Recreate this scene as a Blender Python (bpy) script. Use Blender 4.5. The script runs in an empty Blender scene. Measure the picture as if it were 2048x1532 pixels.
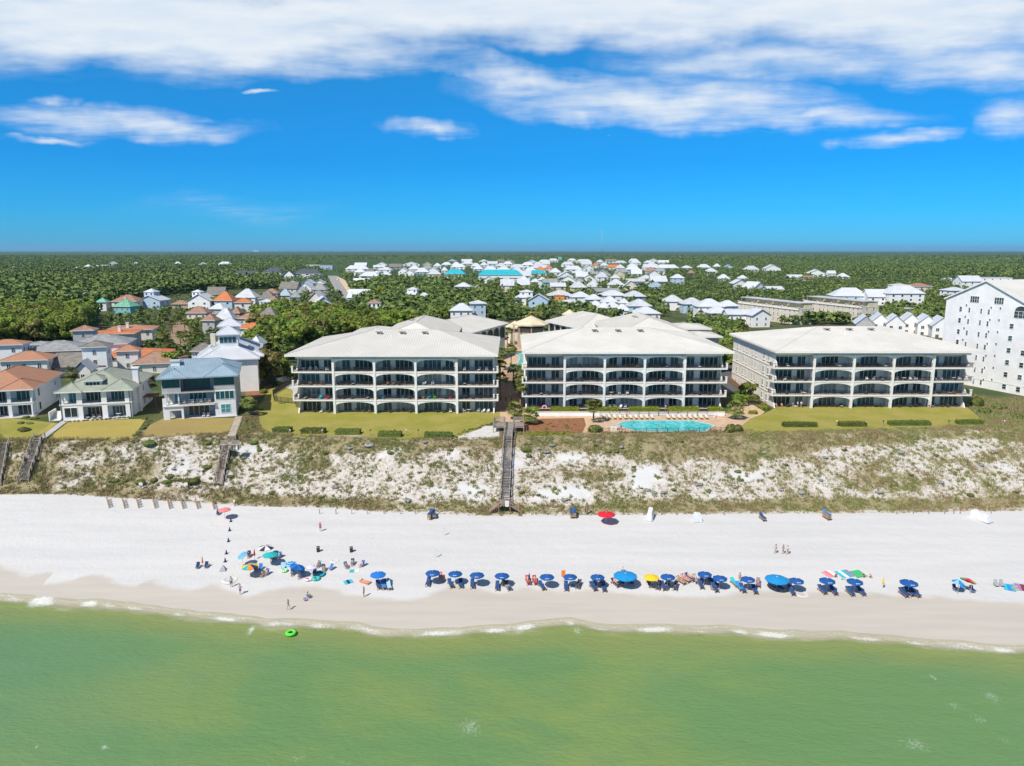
import bpy, math, random
import numpy as np
from mathutils import Vector, Matrix, noise as mnoise
R = math.radians
random.seed(7)
rng = np.random.default_rng(7)
scene = bpy.context.scene
COL = scene.collection

# ------------------------------------------------------------------ camera
FPX, PIT, CAMH = 1450.0, R(10.4), 54.0
cam_d = bpy.data.cameras.new("camera")
cam_d.sensor_width = 36.0
cam_d.lens = FPX / 2048 * 36.0
cam_d.clip_start = 1.0
cam_d.clip_end = 80000.0
cam = bpy.data.objects.new("camera", cam_d)
cam.location = (0, 0, CAMH)
cam.rotation_euler = (R(90) - PIT, 0, 0)
COL.objects.link(cam)
scene.camera = cam
scene.view_settings.view_transform = 'Standard'
scene.view_settings.look = 'None'
scene.view_settings.exposure = EXPOSURE = 0.25
scene.view_settings.gamma = 1.0
scene.cycles.max_bounces = 5
scene.cycles.diffuse_bounces = 2
scene.cycles.glossy_bounces = 2
scene.cycles.transparent_max_bounces = 6

cp, sp = math.cos(PIT), math.sin(PIT)
def ray(px, py):
    a = (px - 1024) / FPX; b = (py - 766) / FPX
    return Vector((a, cp - b * sp, -sp - b * cp))
def P(px, py, z):                     # photo pixel -> point at height z
    d = ray(px, py); t = (z - CAMH) / d.z
    return Vector((d.x * t, d.y * t, z))
def PY(px, py, Y):                    # photo pixel -> point at distance Y
    d = ray(px, py); t = Y / d.y
    return Vector((d.x * t, Y, CAMH + d.z * t))

# ------------------------------------------------------------------ sun and sky
SUN_EL, SUN_AZ = R(51), R(39)         # sun stands behind and left of the camera
sun_dir = Vector((-math.sin(SUN_AZ) * math.cos(SUN_EL), -math.cos(SUN_AZ) * math.cos(SUN_EL), math.sin(SUN_EL)))
sl = bpy.data.lights.new("sun", 'SUN')
sl.energy = 4.3
sl.angle = R(0.55)
sl.color = (1.0, 0.945, 0.86)
so = bpy.data.objects.new("sun", sl)
so.location = (-60, -60, 150)
so.rotation_euler = (-sun_dir).to_track_quat('-Z', 'Y').to_euler()
COL.objects.link(so)

world = bpy.data.worlds.new("World")
scene.world = world
world.use_nodes = True
world.cycles.sampling_method = 'MANUAL'; world.cycles.sample_map_resolution = 256
wt = world.node_tree
wt.nodes.clear()
class NT:
    """tiny node helper"""
    def __init__(s, tree): s.t = tree
    def n(s, typ, **kw):
        nd = s.t.nodes.new(typ)
        for k, v in kw.items():
            if k == 'ins':
                for kk, vv in v.items():
                    if hasattr(vv, 'is_output') or isinstance(vv, bpy.types.NodeSocket):
                        s.t.links.new(vv, nd.inputs[kk])
                    else:
                        nd.inputs[kk].default_value = vv
            else:
                setattr(nd, k, v)
        return nd
    def math(s, op, a, b=0.0, c=None, clamp=False):
        ins = {0: a, 1: b}
        if c is not None: ins[2] = c
        return s.n('ShaderNodeMath', operation=op, use_clamp=clamp, ins=ins).outputs[0]
    def noise(s, vec, scale, detail=3.0, rough=0.55, dist=0.0):
        ins = {'Scale': scale, 'Detail': detail, 'Roughness': rough, 'Distortion': dist}
        if vec is not None: ins['Vector'] = vec
        return s.n('ShaderNodeTexNoise', ins=ins).outputs[0]
    def smooth(s, v, a, b, lo=0.0, hi=1.0):
        return s.n('ShaderNodeMapRange', interpolation_type='SMOOTHSTEP',
                   ins={'Value': v, 'From Min': a, 'From Max': b, 'To Min': lo, 'To Max': hi}).outputs[0]
    def mix(s, f, a, b):
        nd = s.n('ShaderNodeMix', data_type='RGBA')
        for k, v in ((0, f), (6, a), (7, b)):
            if isinstance(v, bpy.types.NodeSocket): s.t.links.new(v, nd.inputs[k])
            else: nd.inputs[k].default_value = v if k == 0 else (*v[:3], 1)
        return nd.outputs[2]
    def link(s, a, b): s.t.links.new(a, b)

W = NT(wt)
sky = W.n('ShaderNodeTexSky', sky_type='NISHITA', sun_disc=False, sun_elevation=SUN_EL,
          sun_rotation=math.pi + SUN_AZ, altitude=50.0, air_density=1.0, dust_density=0.3, ozone_density=3.0)
tc = W.n('ShaderNodeTexCoord').outputs['Generated']
sx = W.n('ShaderNodeSeparateXYZ', ins={0: tc})
X_, Y_, Z_ = sx.outputs
az = W.math('ARCTAN2', X_, Y_)
el = W.math('ARCSINE', Z_)
ae = W.n('ShaderNodeCombineXYZ', ins={0: az, 1: el}).outputs[0]
def azel(px, py):
    d = ray(px, py).normalized()
    return math.atan2(d.x, d.y), math.asin(d.z)
# clouds lie on a high flat layer: noise in layer coordinates
zc = W.math('ADD', W.math('MAXIMUM', Z_, 0.0), 0.06)
lay = W.n('ShaderNodeCombineXYZ', ins={0: W.math('DIVIDE', X_, zc), 1: W.math('DIVIDE', Y_, zc)}).outputs[0]
lay2 = W.n('ShaderNodeMapping', ins={'Vector': lay, 'Rotation': (0, 0, 0.25), 'Scale': (0.75, 1.15, 1)}).outputs[0]
n1 = W.noise(lay2, 1.6, 6.0, 0.56, 0.3)
n2 = W.noise(lay2, 5.0, 4.0, 0.55)
warp = W.n('ShaderNodeTexNoise', ins={'Vector': ae, 'Scale': 9.0, 'Detail': 4.0, 'Roughness': 0.55}).outputs[1]
wv = W.n('ShaderNodeVectorMath', operation='SUBTRACT', ins={0: warp, 1: (0.5, 0.5, 0.5)}).outputs[0]
wv = W.n('ShaderNodeVectorMath', operation='MULTIPLY', ins={0: wv, 1: (0.17, 0.055, 0)}).outputs[0]
aew = W.n('ShaderNodeVectorMath', operation='ADD', ins={0: ae, 1: wv}).outputs[0]
CLOUDS = [  # px, py, radius x, radius y, tilt (deg, + = right end lower), weight
    (330, 40, 900, 135, -3, 1.5), (1000, 10, 900, 105, -2, 1.5), (1650, 20, 800, 120, 4, 1.5), (1990, 120, 420, 70, 10, 0.75),
    (1560, 120, 420, 60, 3, 0.8),
    (1290, 205, 440, 66, 5, 1.05), (1060, 165, 260, 40, 12, 0.75), (1560, 245, 280, 32, 2, 0.75),
    (280, 248, 310, 38, -2, 0.85), (100, 230, 190, 32, 0, 0.6), (130, 205, 60, 16, 0, 0.6),
    (850, 262, 110, 27, 0, 0.85), (1790, 280, 128, 23, -3, 0.75), (2030, 236, 140, 48, 8, 0.75), (535, 187, 55, 6, 5, 0.8),
    (480, 415, 260, 34, 0, 0.14), (90, 275, 150, 10, 0, 0.7),
]
dens = None
for (cx, cy, rx, ry, tilt, wgt) in CLOUDS:
    u, v = azel(cx, cy)
    u2, _ = azel(cx + rx * 0.5, cy); u1, _ = azel(cx - rx * 0.5, cy)
    _, v2 = azel(cx, cy - ry * 0.5); _, v1 = azel(cx, cy + ry * 0.5)
    m = W.n('ShaderNodeMapping', vector_type='TEXTURE',
            ins={'Vector': aew, 'Location': (u, v, 0), 'Rotation': (0, 0, R(-tilt)), 'Scale': (abs(u2 - u1), abs(v2 - v1), 1)}).outputs[0]
    ln = W.n('ShaderNodeVectorMath', operation='LENGTH', ins={0: m}).outputs[1]
    d_ = W.math('MULTIPLY', W.math('SUBTRACT', 1.0, ln, clamp=True), wgt)
    dens = d_ if dens is None else W.math('MAXIMUM', dens, d_)
nn = W.math('ADD', W.math('MULTIPLY', W.math('SUBTRACT', n1, 0.5), 1.15), W.math('MULTIPLY', W.math('SUBTRACT', n2, 0.5), 0.7))
gate = W.smooth(dens, 0.0, 0.22)
cl = W.math('ADD', W.math('MULTIPLY', dens, 1.15), W.math('MULTIPLY', nn, gate))
cl = W.math('POWER', W.smooth(cl, -0.10, 1.20), 0.9)
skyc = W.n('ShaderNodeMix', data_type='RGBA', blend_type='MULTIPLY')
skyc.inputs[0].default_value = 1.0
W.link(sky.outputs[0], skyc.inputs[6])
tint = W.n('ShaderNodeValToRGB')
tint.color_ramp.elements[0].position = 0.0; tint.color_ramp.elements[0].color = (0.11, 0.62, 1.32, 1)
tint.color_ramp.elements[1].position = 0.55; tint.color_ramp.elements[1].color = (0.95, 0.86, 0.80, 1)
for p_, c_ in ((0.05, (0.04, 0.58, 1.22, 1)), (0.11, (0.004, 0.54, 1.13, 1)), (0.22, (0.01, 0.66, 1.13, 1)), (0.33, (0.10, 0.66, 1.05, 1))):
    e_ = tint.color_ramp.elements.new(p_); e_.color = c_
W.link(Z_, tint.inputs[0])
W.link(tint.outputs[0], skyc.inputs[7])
SKY_STRENGTH = 0.1
cloud_shade = W.mix(W.smooth(n2, 0.3, 0.75), (0.60 / SKY_STRENGTH, 0.685 / SKY_STRENGTH, 0.78 / SKY_STRENGTH), (0.71 / SKY_STRENGTH, 0.755 / SKY_STRENGTH, 0.80 / SKY_STRENGTH))
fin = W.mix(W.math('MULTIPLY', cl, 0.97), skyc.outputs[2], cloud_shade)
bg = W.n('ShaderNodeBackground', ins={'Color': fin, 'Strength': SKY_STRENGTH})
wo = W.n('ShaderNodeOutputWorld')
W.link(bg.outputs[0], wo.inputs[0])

# ------------------------------------------------------------------ materials
MATS = {}
def new_mat(name):
    m = bpy.data.materials.new(name); m.use_nodes = True
    t = m.node_tree
    b = t.nodes['Principled BSDF']
    return m, NT(t), b
def mat(name, col, rough=0.6, var=0.08, scale=1.5, bump=0.0, bscale=8.0, metal=0.0, spec=0.5, col2=None, objvar=0.0):
    """plain surface with a soft mottled colour (wear, dust) and optional bump"""
    if name in MATS: return MATS[name]
    m, T, b = new_mat(name)
    pos = T.n('ShaderNodeNewGeometry').outputs['Position']
    f = T.noise(pos, scale, 4.0, 0.6)
    c2 = col2 or tuple(max(0.0, c * (1 - 3.0 * var)) for c in col)
    c1 = col if col2 else tuple(min(1.0, c * (1 + var)) for c in col)
    c = T.mix(T.smooth(f, 0.3, 0.72), c1, c2)
    if objvar:
        oi = T.n('ShaderNodeObjectInfo').outputs['Random']
        hs = T.n('ShaderNodeHueSaturation', ins={'Color': c, 'Value': T.math('ADD', 1 - objvar, T.math('MULTIPLY', oi, 2 * objvar))})
        c = hs.outputs[0]
    T.link(c, b.inputs['Base Color'])
    b.inputs['Roughness'].default_value = rough
    b.inputs['Metallic'].default_value = metal
    b.inputs['Specular IOR Level'].default_value = spec
    if bump:
        h = T.noise(pos, bscale, 3.0, 0.6)
        bn = T.n('ShaderNodeBump', ins={'Strength': bump, 'Distance': 0.05, 'Height': h})
        T.link(bn.outputs[0], b.inputs['Normal'])
    MATS[name] = m
    return m
def leaf_mat(name, c_dark, c_light, scale=0.35, objvar=0.25, hue=0.018, transl=0.25):
    if name in MATS: return MATS[name]
    m, T, b = new_mat(name)
    pos = T.n('ShaderNodeNewGeometry').outputs['Position']
    oi = T.n('ShaderNodeObjectInfo').outputs['Random']
    ri = T.n('ShaderNodeNewGeometry').outputs['Random Per Island']
    f = T.noise(pos, scale, 3.0, 0.6)
    f2 = T.math('ADD', T.math('MULTIPLY', f, 0.65), T.math('MULTIPLY', ri, 0.35))
    c = T.mix(T.smooth(f2, 0.28, 0.72), c_dark, c_light)
    hs = T.n('ShaderNodeHueSaturation', ins={'Color': c,
        'Hue': T.math('ADD', 0.5 - hue, T.math('MULTIPLY', oi, 2 * hue)),
        'Value': T.math('ADD', 1 - objvar, T.math('MULTIPLY', oi, 2 * objvar))})
    T.link(hs.outputs[0], b.inputs['Base Color'])
    b.inputs['Roughness'].default_value = 0.6
    b.inputs['Specular IOR Level'].default_value = 0.25
    if transl:
        tr = T.n('ShaderNodeBsdfTranslucent', ins={'Color': hs.outputs[0]})
        ms = T.n('ShaderNodeMixShader', ins={0: transl, 1: b.outputs[0], 2: tr.outputs[0]})
        out = [n for n in T.t.nodes if n.type == 'OUTPUT_MATERIAL'][0]
        T.link(ms.outputs[0], out.inputs[0])
    MATS[name] = m
    return m
def M(name): return MATS[name]

# ------------------------------------------------------------------ mesh building
class MB:
    def __init__(s): s.v = []; s.f = []; s.m = []; s.mats = []; s.sm = []; s.T = None
    def mi(s, m):
        if m not in s.mats: s.mats.append(m)
        return s.mats.index(m)
    def av(s, p):
        p = Vector(p)
        if s.T is not None: p = s.T @ p
        s.v.append((p.x, p.y, p.z)); return len(s.v) - 1
    def face(s, pts, m, smooth=False):
        s.f.append([s.av(p) for p in pts]); s.m.append(s.mi(m)); s.sm.append(smooth)
    def idx(s, ids, m, smooth=False):
        s.f.append(list(ids)); s.m.append(s.mi(m)); s.sm.append(smooth)
    def box(s, x0, x1, y0, y1, z0, z1, m):
        c = [s.av(p) for p in ((x0,y0,z0),(x1,y0,z0),(x1,y1,z0),(x0,y1,z0),(x0,y0,z1),(x1,y0,z1),(x1,y1,z1),(x0,y1,z1))]
        for q in ((0,3,2,1),(4,5,6,7),(0,1,5,4),(1,2,6,5),(2,3,7,6),(3,0,4,7)): s.idx([c[i] for i in q], m)
    def beam(s, a, b, w, h, m):            # box beam between two points
        a, b = Vector(a), Vector(b); d = (b - a)
        if d.length < 1e-6: return
        d.normalize()
        side = d.cross(Vector((0, 0, 1)))
        if side.length < 1e-3: side = Vector((1, 0, 0))
        side.normalize(); up = side.cross(d)
        c = []
        for p in (a, b):
            for (i, j) in ((-1,-1),(1,-1),(1,1),(-1,1)): c.append(s.av(p + side * (i * w / 2) + up * (j * h / 2)))
        for q in ((0,1,2,3),(7,6,5,4),(0,4,5,1),(1,5,6,2),(2,6,7,3),(3,7,4,0)): s.idx([c[i] for i in q], m)
    def tube(s, a, b, r0, r1, n, m, caps=True, smooth=True):
        a, b = Vector(a), Vector(b); d = (b - a).normalized()
        side = d.cross(Vector((0, 0, 1)))
        if side.length < 1e-3: side = Vector((1, 0, 0))
        side.normalize(); up = side.cross(d)
        r_ = []
        for p, r in ((a, r0), (b, r1)):
            r_.append([s.av(p + (side * math.cos(2*math.pi*k/n) + up * math.sin(2*math.pi*k/n)) * r) for k in range(n)])
        for k in range(n): s.idx((r_[0][k], r_[0][(k+1) % n], r_[1][(k+1) % n], r_[1][k]), m, smooth)
        if caps: s.idx(r_[0][::-1], m); s.idx(r_[1], m)
    def lathe(s, prof, n, m, ms=None, c=(0, 0, 0), smooth=True, cap=False):
        rings = []
        for (r, z) in prof: rings.append([s.av((c[0] + r*math.cos(2*math.pi*k/n), c[1] + r*math.sin(2*math.pi*k/n), c[2] + z)) for k in range(n)])
        for i in range(len(rings) - 1):
            for k in range(n):
                mm = ms[k % len(ms)] if ms else m
                s.idx((rings[i][k], rings[i][(k+1) % n], rings[i+1][(k+1) % n], rings[i+1][k]), mm, smooth)
        if cap: s.idx(rings[-1], m)
    def prism(s, poly, z0, z1, m, msides=None):
        lo = [s.av((p[0], p[1], z0)) for p in poly]; hi = [s.av((p[0], p[1], z1)) for p in poly]
        n = len(poly)
        s.idx(hi, m); s.idx(lo[::-1], m)
        for k in range(n): s.idx((lo[k], lo[(k+1) % n], hi[(k+1) % n], hi[k]), msides or m)
    def blob(s, c, r, m, n=8, k=5, amp=0.15, seed=0, smooth=True):
        rings = []
        for i in range(k + 1):
            th = math.pi * i / k; ring = []
            for j in range(n):
                ph = 2*math.pi*j/n
                d = Vector((math.sin(th)*math.cos(ph), math.sin(th)*math.sin(ph), math.cos(th)))
                q = 1 + amp * mnoise.noise(d * 1.7 + Vector((seed * 3.1, seed, 0)))
                ring.append(s.av((c[0] + d.x*r[0]*q, c[1] + d.y*r[1]*q, c[2] + d.z*r[2]*q)))
            rings.append(ring)
        for i in range(k):
            for j in range(n): s.idx((rings[i][j], rings[i+1][j], rings[i+1][(j+1) % n], rings[i][(j+1) % n]), m, smooth)
    def mesh(s, name):
        me = bpy.data.meshes.new(name)
        me.from_pydata(s.v, [], s.f)
        for mm in s.mats: me.materials.append(mm)
        me.polygons.foreach_set('material_index', s.m)
        me.polygons.foreach_set('use_smooth', s.sm)
        me.update()
        return me
    def build(s, name, parent=None, loc=(0, 0, 0), rz=0.0):
        return add(name, s.mesh(name), parent, loc, rz)
def add(name, me, parent=None, loc=(0, 0, 0), rz=0.0):
    o = bpy.data.objects.new(name, me); COL.objects.link(o)
    o.location = loc; o.rotation_euler = (0, 0, rz)
    if parent is not None: o.parent = parent
    return o
def np_mesh(name, V, Fc, mats, smooth=False, midx=None):
    """fast mesh from numpy arrays; Fc is (n,3) or (n,4)"""
    me = bpy.data.meshes.new(name)
    k = Fc.shape[1]
    me.vertices.add(len(V)); me.vertices.foreach_set('co', np.ascontiguousarray(V, dtype=np.float32).ravel())
    me.loops.add(Fc.size); me.loops.foreach_set('vertex_index', np.ascontiguousarray(Fc, dtype=np.int32).ravel())
    me.polygons.add(len(Fc)); me.polygons.foreach_set('loop_start', np.arange(0, Fc.size, k, dtype=np.int32))
    for mm in mats: me.materials.append(mm)
    if midx is not None: me.polygons.foreach_set('material_index', np.asarray(midx, dtype=np.int32))
    me.polygons.foreach_set('use_smooth', np.full(len(Fc), smooth))
    me.update(calc_edges=True); me.validate()
    return me
def thing(name, label, cat, loc=(0, 0, 0), rz=0.0, group=None):
    o = bpy.data.objects.new(name, None); COL.objects.link(o)
    o.location = loc; o.rotation_euler = (0, 0, rz); o.empty_display_size = 0.3
    return tag(o, label, cat, group)
def tag(o, label=None, cat=None, group=None, kind=None):
    if label: o['label'] = label
    if cat: o['category'] = cat
    if group: o['group'] = group
    if kind: o['kind'] = kind
    return o
def kids(o): return KIDS.get(o.name) or [c for c in o.children]
KIDS = {}
def copy_tree(o, loc=None, rz=None, scale=None, parent=None):
    c = o.copy(); COL.objects.link(c)
    if loc is not None: c.location = loc
    if rz is not None: c.rotation_euler = (0, 0, rz)
    if scale is not None: c.scale = scale if hasattr(scale, '__len__') else (scale,) * 3
    if parent is not None: c.parent = parent
    for ch in o.children: copy_tree(ch, parent=c)
    return c
def vnoise(x, y, seed=0):
    """vectorised value noise in 0..1"""
    x = np.asarray(x, dtype=np.float64); y = np.asarray(y, dtype=np.float64)
    xi = np.floor(x).astype(np.int64); yi = np.floor(y).astype(np.int64)
    fx = x - xi; fy = y - yi
    fx = fx*fx*(3-2*fx); fy = fy*fy*(3-2*fy)
    def h(a, b):
        n = (a * 374761393 + b * 668265263 + seed * 974711) & 0x7fffffff
        n = ((n ^ (n >> 13)) * 1274126177) & 0x7fffffff
        return ((n ^ (n >> 16)) & 0xffff) / 65535.0
    return (h(xi, yi)*(1-fx) + h(xi+1, yi)*fx)*(1-fy) + (h(xi, yi+1)*(1-fx) + h(xi+1, yi+1)*fx)*fy
def fbm(x, y, seed=0, o=4):
    s = 0; a = 0.5; tot = 0
    for i in range(o):
        s = s + a * vnoise(np.asarray(x) * 2**i, np.asarray(y) * 2**i, seed + i); tot += a; a *= 0.5
    return s / tot
# ------------------------------------------------------------------ people: bodies grown over a posed skeleton
skin_l = mat('skin_light', (0.58, 0.36, 0.26), 0.55, 0.05, 6.0); skin_t = mat('skin_tanned', (0.42, 0.235, 0.15), 0.55, 0.05, 6.0); skin_d = mat('skin_brown', (0.22, 0.115, 0.07), 0.55, 0.05, 6.0)
hair_b = mat('brown_hair', (0.06, 0.035, 0.02), 0.7, 0.1, 9.0); hair_y = mat('blond_hair', (0.45, 0.30, 0.13), 0.7, 0.1, 9.0); hair_k = mat('black_hair', (0.015, 0.012, 0.012), 0.7, 0.1, 9.0)
def cloth(name, c): return mat('cloth_' + name, c, 0.9, 0.06, 5.0, 0.2, 30.0)
CL = {n: cloth(n, c) for n, c in dict(red=(.55,.03,.05), navy=(.02,.035,.12), white=(.78,.78,.78), blue=(.05,.2,.55), light_blue=(.4,.6,.75), teal=(.03,.42,.45), pink=(.75,.3,.36), purple=(.33,.2,.42), black=(.02,.02,.025), green=(.06,.45,.16), yellow=(.85,.52,.03), orange=(.85,.25,.04), tan=(.5,.38,.25), grey=(.35,.36,.38), maroon=(.22,.03,.05), coral=(.80,.20,.19), lime=(.12,.75,.06), royal=(.02,.075,.22), sky=(.02,.27,.66), cyan=(.03,.50,.62), lilac=(.42,.4,.62), cream=(.7,.62,.48)).items()}
def J(**k): return k
POSE = {}
def base_pose():
    j = dict(pelvis=(0,0,.95,.125), spine=(0,.01,1.13,.115), chest=(0,.01,1.34,.135), neck=(0,.0,1.49,.055), head=(0,-.02,1.60,.088), crown=(0,-.01,1.68,.075))
    for s, n in ((1,'R'),(-1,'L')):
        j.update({'sh'+n:(.165*s,.01,1.41,.06),'el'+n:(.215*s,.04,1.13,.042),'wr'+n:(.215*s,-.03,.89,.029),'ha'+n:(.215*s,-.05,.82,.033),
                  'hi'+n:(.09*s,0,.88,.088),'kn'+n:(.10*s,-.02,.49,.056),'an'+n:(.10*s,.02,.09,.038),'to'+n:(.115*s,-.12,.04,.034)})
    return j
EDG = [('pelvis','spine'),('spine','chest'),('chest','neck'),('neck','head'),('head','crown')]
for n in 'RL': EDG += [('chest','sh'+n),('sh'+n,'el'+n),('el'+n,'wr'+n),('wr'+n,'ha'+n),('pelvis','hi'+n),('hi'+n,'kn'+n),('kn'+n,'an'+n),('an'+n,'to'+n)]
def setj(j, **k):
    for n, v in k.items(): j[n] = (*v, j[n][3])
    return j
POSE['stand'] = base_pose()
POSE['walk'] = setj(base_pose(), knR=(.1,-.2,.52), anR=(.1,-.22,.10), toR=(.11,-.36,.08), knL=(-.1,.06,.5), anL=(-.1,.30,.14), toL=(-.11,.2,.04), elR=(.22,.16,1.15), wrR=(.2,.12,.92), haR=(.2,.1,.85), elL=(-.22,-.06,1.15), wrL=(-.2,-.22,.98), haL=(-.2,-.27,.92))
POSE['hips'] = setj(base_pose(), elR=(.38,.08,1.17), wrR=(.19,-.03,1.0), haR=(.14,-.09,.99), elL=(-.38,.08,1.17), wrL=(-.19,-.03,1.0), haL=(-.14,-.09,.99))
POSE['recline'] = setj(base_pose(), pelvis=(0,0,.47), spine=(0,.17,.52), chest=(0,.36,.62), neck=(0,.49,.71), head=(0,.58,.79), crown=(0,.63,.86), shR=(.165,.40,.64), elR=(.27,.2,.50), wrR=(.22,-.02,.50), haR=(.2,-.08,.51), shL=(-.165,.40,.64), elL=(-.27,.2,.50), wrL=(-.22,-.02,.50), haL=(-.2,-.08,.51),
    hiR=(.09,-.06,.46), knR=(.11,-.44,.60), anR=(.11,-.82,.46), toR=(.12,-.88,.58), hiL=(-.09,-.06,.46), knL=(-.11,-.45,.48), anL=(-.11,-.84,.45), toL=(-.12,-.90,.57))
POSE['sit'] = setj(base_pose(), pelvis=(0,0,.44), spine=(0,.05,.62), chest=(0,.09,.83), neck=(0,.08,.98), head=(0,.05,1.09), crown=(0,.06,1.17), shR=(.165,.09,.90), elR=(.24,.02,.66), wrR=(.17,-.2,.60), haR=(.14,-.27,.59), shL=(-.165,.09,.90), elL=(-.24,.02,.66), wrL=(-.17,-.2,.60), haL=(-.14,-.27,.59),
    hiR=(.09,-.06,.43), knR=(.12,-.46,.50), anR=(.12,-.52,.09), toR=(.13,-.66,.04), hiL=(-.09,-.06,.43), knL=(-.12,-.46,.50), anL=(-.12,-.58,.09), toL=(-.13,-.72,.04))
POSE['lie'] = setj(base_pose(), pelvis=(0,0,.12), spine=(0,.18,.12), chest=(0,.39,.14), neck=(0,.53,.15), head=(0,.64,.15), crown=(0,.72,.15), shR=(.165,.42,.12), elR=(.3,.56,.07), wrR=(.16,.72,.06), haR=(.1,.74,.07), shL=(-.165,.42,.12), elL=(-.3,.56,.07), wrL=(-.16,.72,.06), haL=(-.1,.74,.07),
    hiR=(.09,-.07,.12), knR=(.11,-.46,.10), anR=(.12,-.86,.07), toR=(.12,-1.0,.05), hiL=(-.09,-.07,.12), knL=(-.11,-.46,.10), anL=(-.12,-.86,.07), toL=(-.12,-1.0,.05))
def grow(name, verts, edges, m, root_i=0, sub=1):
    me = bpy.data.meshes.new(name); me.from_pydata([v[:3] for v in verts], edges, []); me.update()
    o = bpy.data.objects.new(name, me); COL.objects.link(o)
    o.modifiers.new('skin', 'SKIN'); 
    if not me.skin_vertices: me.attributes  # layer is created with the modifier
    import bmesh
    bm = bmesh.new(); bm.from_mesh(me); lay = bm.verts.layers.skin.verify(); bm.verts.ensure_lookup_table()
    for i, v in enumerate(verts): bm.verts[i][lay].radius = (v[3], v[3]); bm.verts[i][lay].use_root = (i == root_i)
    bm.to_mesh(me); bm.free()
    s = o.modifiers.new('sub', 'SUBSURF'); s.levels = sub; s.render_levels = sub
    dg = bpy.context.evaluated_depsgraph_get()
    out = bpy.data.meshes.new_from_object(o.evaluated_get(dg))
    out.name = name; out.materials.clear(); out.materials.append(m)
    out.polygons.foreach_set('use_smooth', [True] * len(out.polygons))
    bpy.data.objects.remove(o); bpy.data.meshes.remove(me)
    return out
PM = {}
for pn, j in POSE.items():
    names = list(j); ix = {n: i for i, n in enumerate(names)}
    V_ = [j[n] for n in names]; E_ = [(ix[a], ix[b]) for a, b in EDG]
    for n, s in (('R', 1), ('L', -1)):          # five fingers on each hand
        h, w = Vector(j['ha'+n][:3]), Vector(j['wr'+n][:3]); d = (h - w).normalized(); sd = d.cross(Vector((0, 1, 0.3))).normalized() * s
        fi = d.cross(sd) * .35
        for k, (off, ln) in enumerate(((.03, .075), (.011, .085), (-.008, .08), (-.027, .065))):
            p1 = h + d * .035 + sd * off; p2 = p1 + (d + fi * .3 * s).normalized() * ln
            V_ += [(*p1, .010), (*p2, .008)]; E_ += [(ix['ha'+n], len(V_) - 2), (len(V_) - 2, len(V_) - 1)]
        p1 = h + sd * .045 - d * .01; V_.append((*(p1 + d * .04), .010)); E_.append((ix['ha'+n], len(V_) - 1))
    body = grow('body', V_, E_, skin_l, ix['pelvis'])
    def sub_(keys, sc, pairs, m, nm, cut={}):
        kk = {n: i for i, n in enumerate(keys)}; vv = []
        for n in keys:
            if n in cut:
                a, b_, t = cut[n]; A, Bv = Vector(j[a][:3]), Vector(j[b_][:3]); p = A.lerp(Bv, t); r_ = j[a][3] * (1 - t) + j[b_][3] * t
                vv.append((*p, r_ * sc))
            else: vv.append((*j[n][:3], j[n][3] * sc))
        return grow(nm, vv, [(kk[a], kk[b_]) for a, b_ in pairs], m)
    shirt = sub_(['pelvis','spine','chest','shR','shL','eR','eL'], 1.16, [('pelvis','spine'),('spine','chest'),('chest','shR'),('chest','shL'),('shR','eR'),('shL','eL')], CL['white'], 'shirt', {'eR':('shR','elR',.6),'eL':('shL','elL',.6)})
    suit = sub_(['pelvis','spine','chest','hR','hL'], 1.10, [('pelvis','spine'),('spine','chest'),('pelvis','hR'),('pelvis','hL')], CL['navy'], 'swimsuit', {'hR':('hiR','knR',.05),'hL':('hiL','knL',.05)})
    shorts = sub_(['spine2','pelvis','hiR','hiL','kR','kL'], 1.2, [('spine2','pelvis'),('pelvis','hiR'),('pelvis','hiL'),('hiR','kR'),('hiL','kL')], CL['navy'], 'shorts', {'spine2':('pelvis','spine',.35),'kR':('hiR','knR',.7),'kL':('hiL','knL',.7)})
    hd, cw = Vector(j['head'][:3]), Vector(j['crown'][:3]); up = (cw - hd).normalized()
    fw = Vector((0, -1, 0)) if pn not in ('recline', 'lie') else (Vector((0, -.6, .8)) if pn == 'recline' else Vector((0, 0, -1)))
    fw = (fw - up * fw.dot(up)).normalized()
    hm = MB(); c_ = hd + up * .055 - fw * .022; hm.blob(tuple(c_), (.098, .098, .092), hair_b, 10, 7, .08, 3)
    hm.blob(tuple(c_ - up * .09 - fw * .05), (.075, .06, .09), hair_b, 8, 6, .08, 4)
    fm = MB(); rt_ = up.cross(fw)
    for s in (-1, 1): fm.blob(tuple(hd + fw * .083 + rt_ * .034 * s + up * .02), (.013, .013, .009), hair_k, 6, 4, 0)
    fm.blob(tuple(hd + fw * .098 - up * .008), (.013, .016, .02), skin_l, 6, 4, 0)
    fm.blob(tuple(hd + fw * .088 - up * .045), (.024, .01, .007), CL['maroon'], 6, 4, 0)
    for s in (-1, 1): fm.blob(tuple(hd + rt_ * .092 * s), (.016, .022, .03), skin_l, 6, 4, 0)
    bh_ = MB(); bh_.lathe([(.2, -.005), (.19, .01), (.10, .02), (.095, .09), (.001, .11)], 14, CL['tan'])
    bh_.v = [tuple(hd + up * (.05 + v[2]) + rt_ * v[0] + fw * v[1]) for v in bh_.v]
    PM[pn] = dict(body=body, shirt=shirt, swimsuit=suit, shorts=shorts, hair=hm.mesh('hair'), face=fm.mesh('face'), hat=bh_.mesh('sun_hat'))
def setmat(o, m, slot=0):
    o.material_slots[slot].link = 'OBJECT'; o.material_slots[slot].material = m
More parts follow.
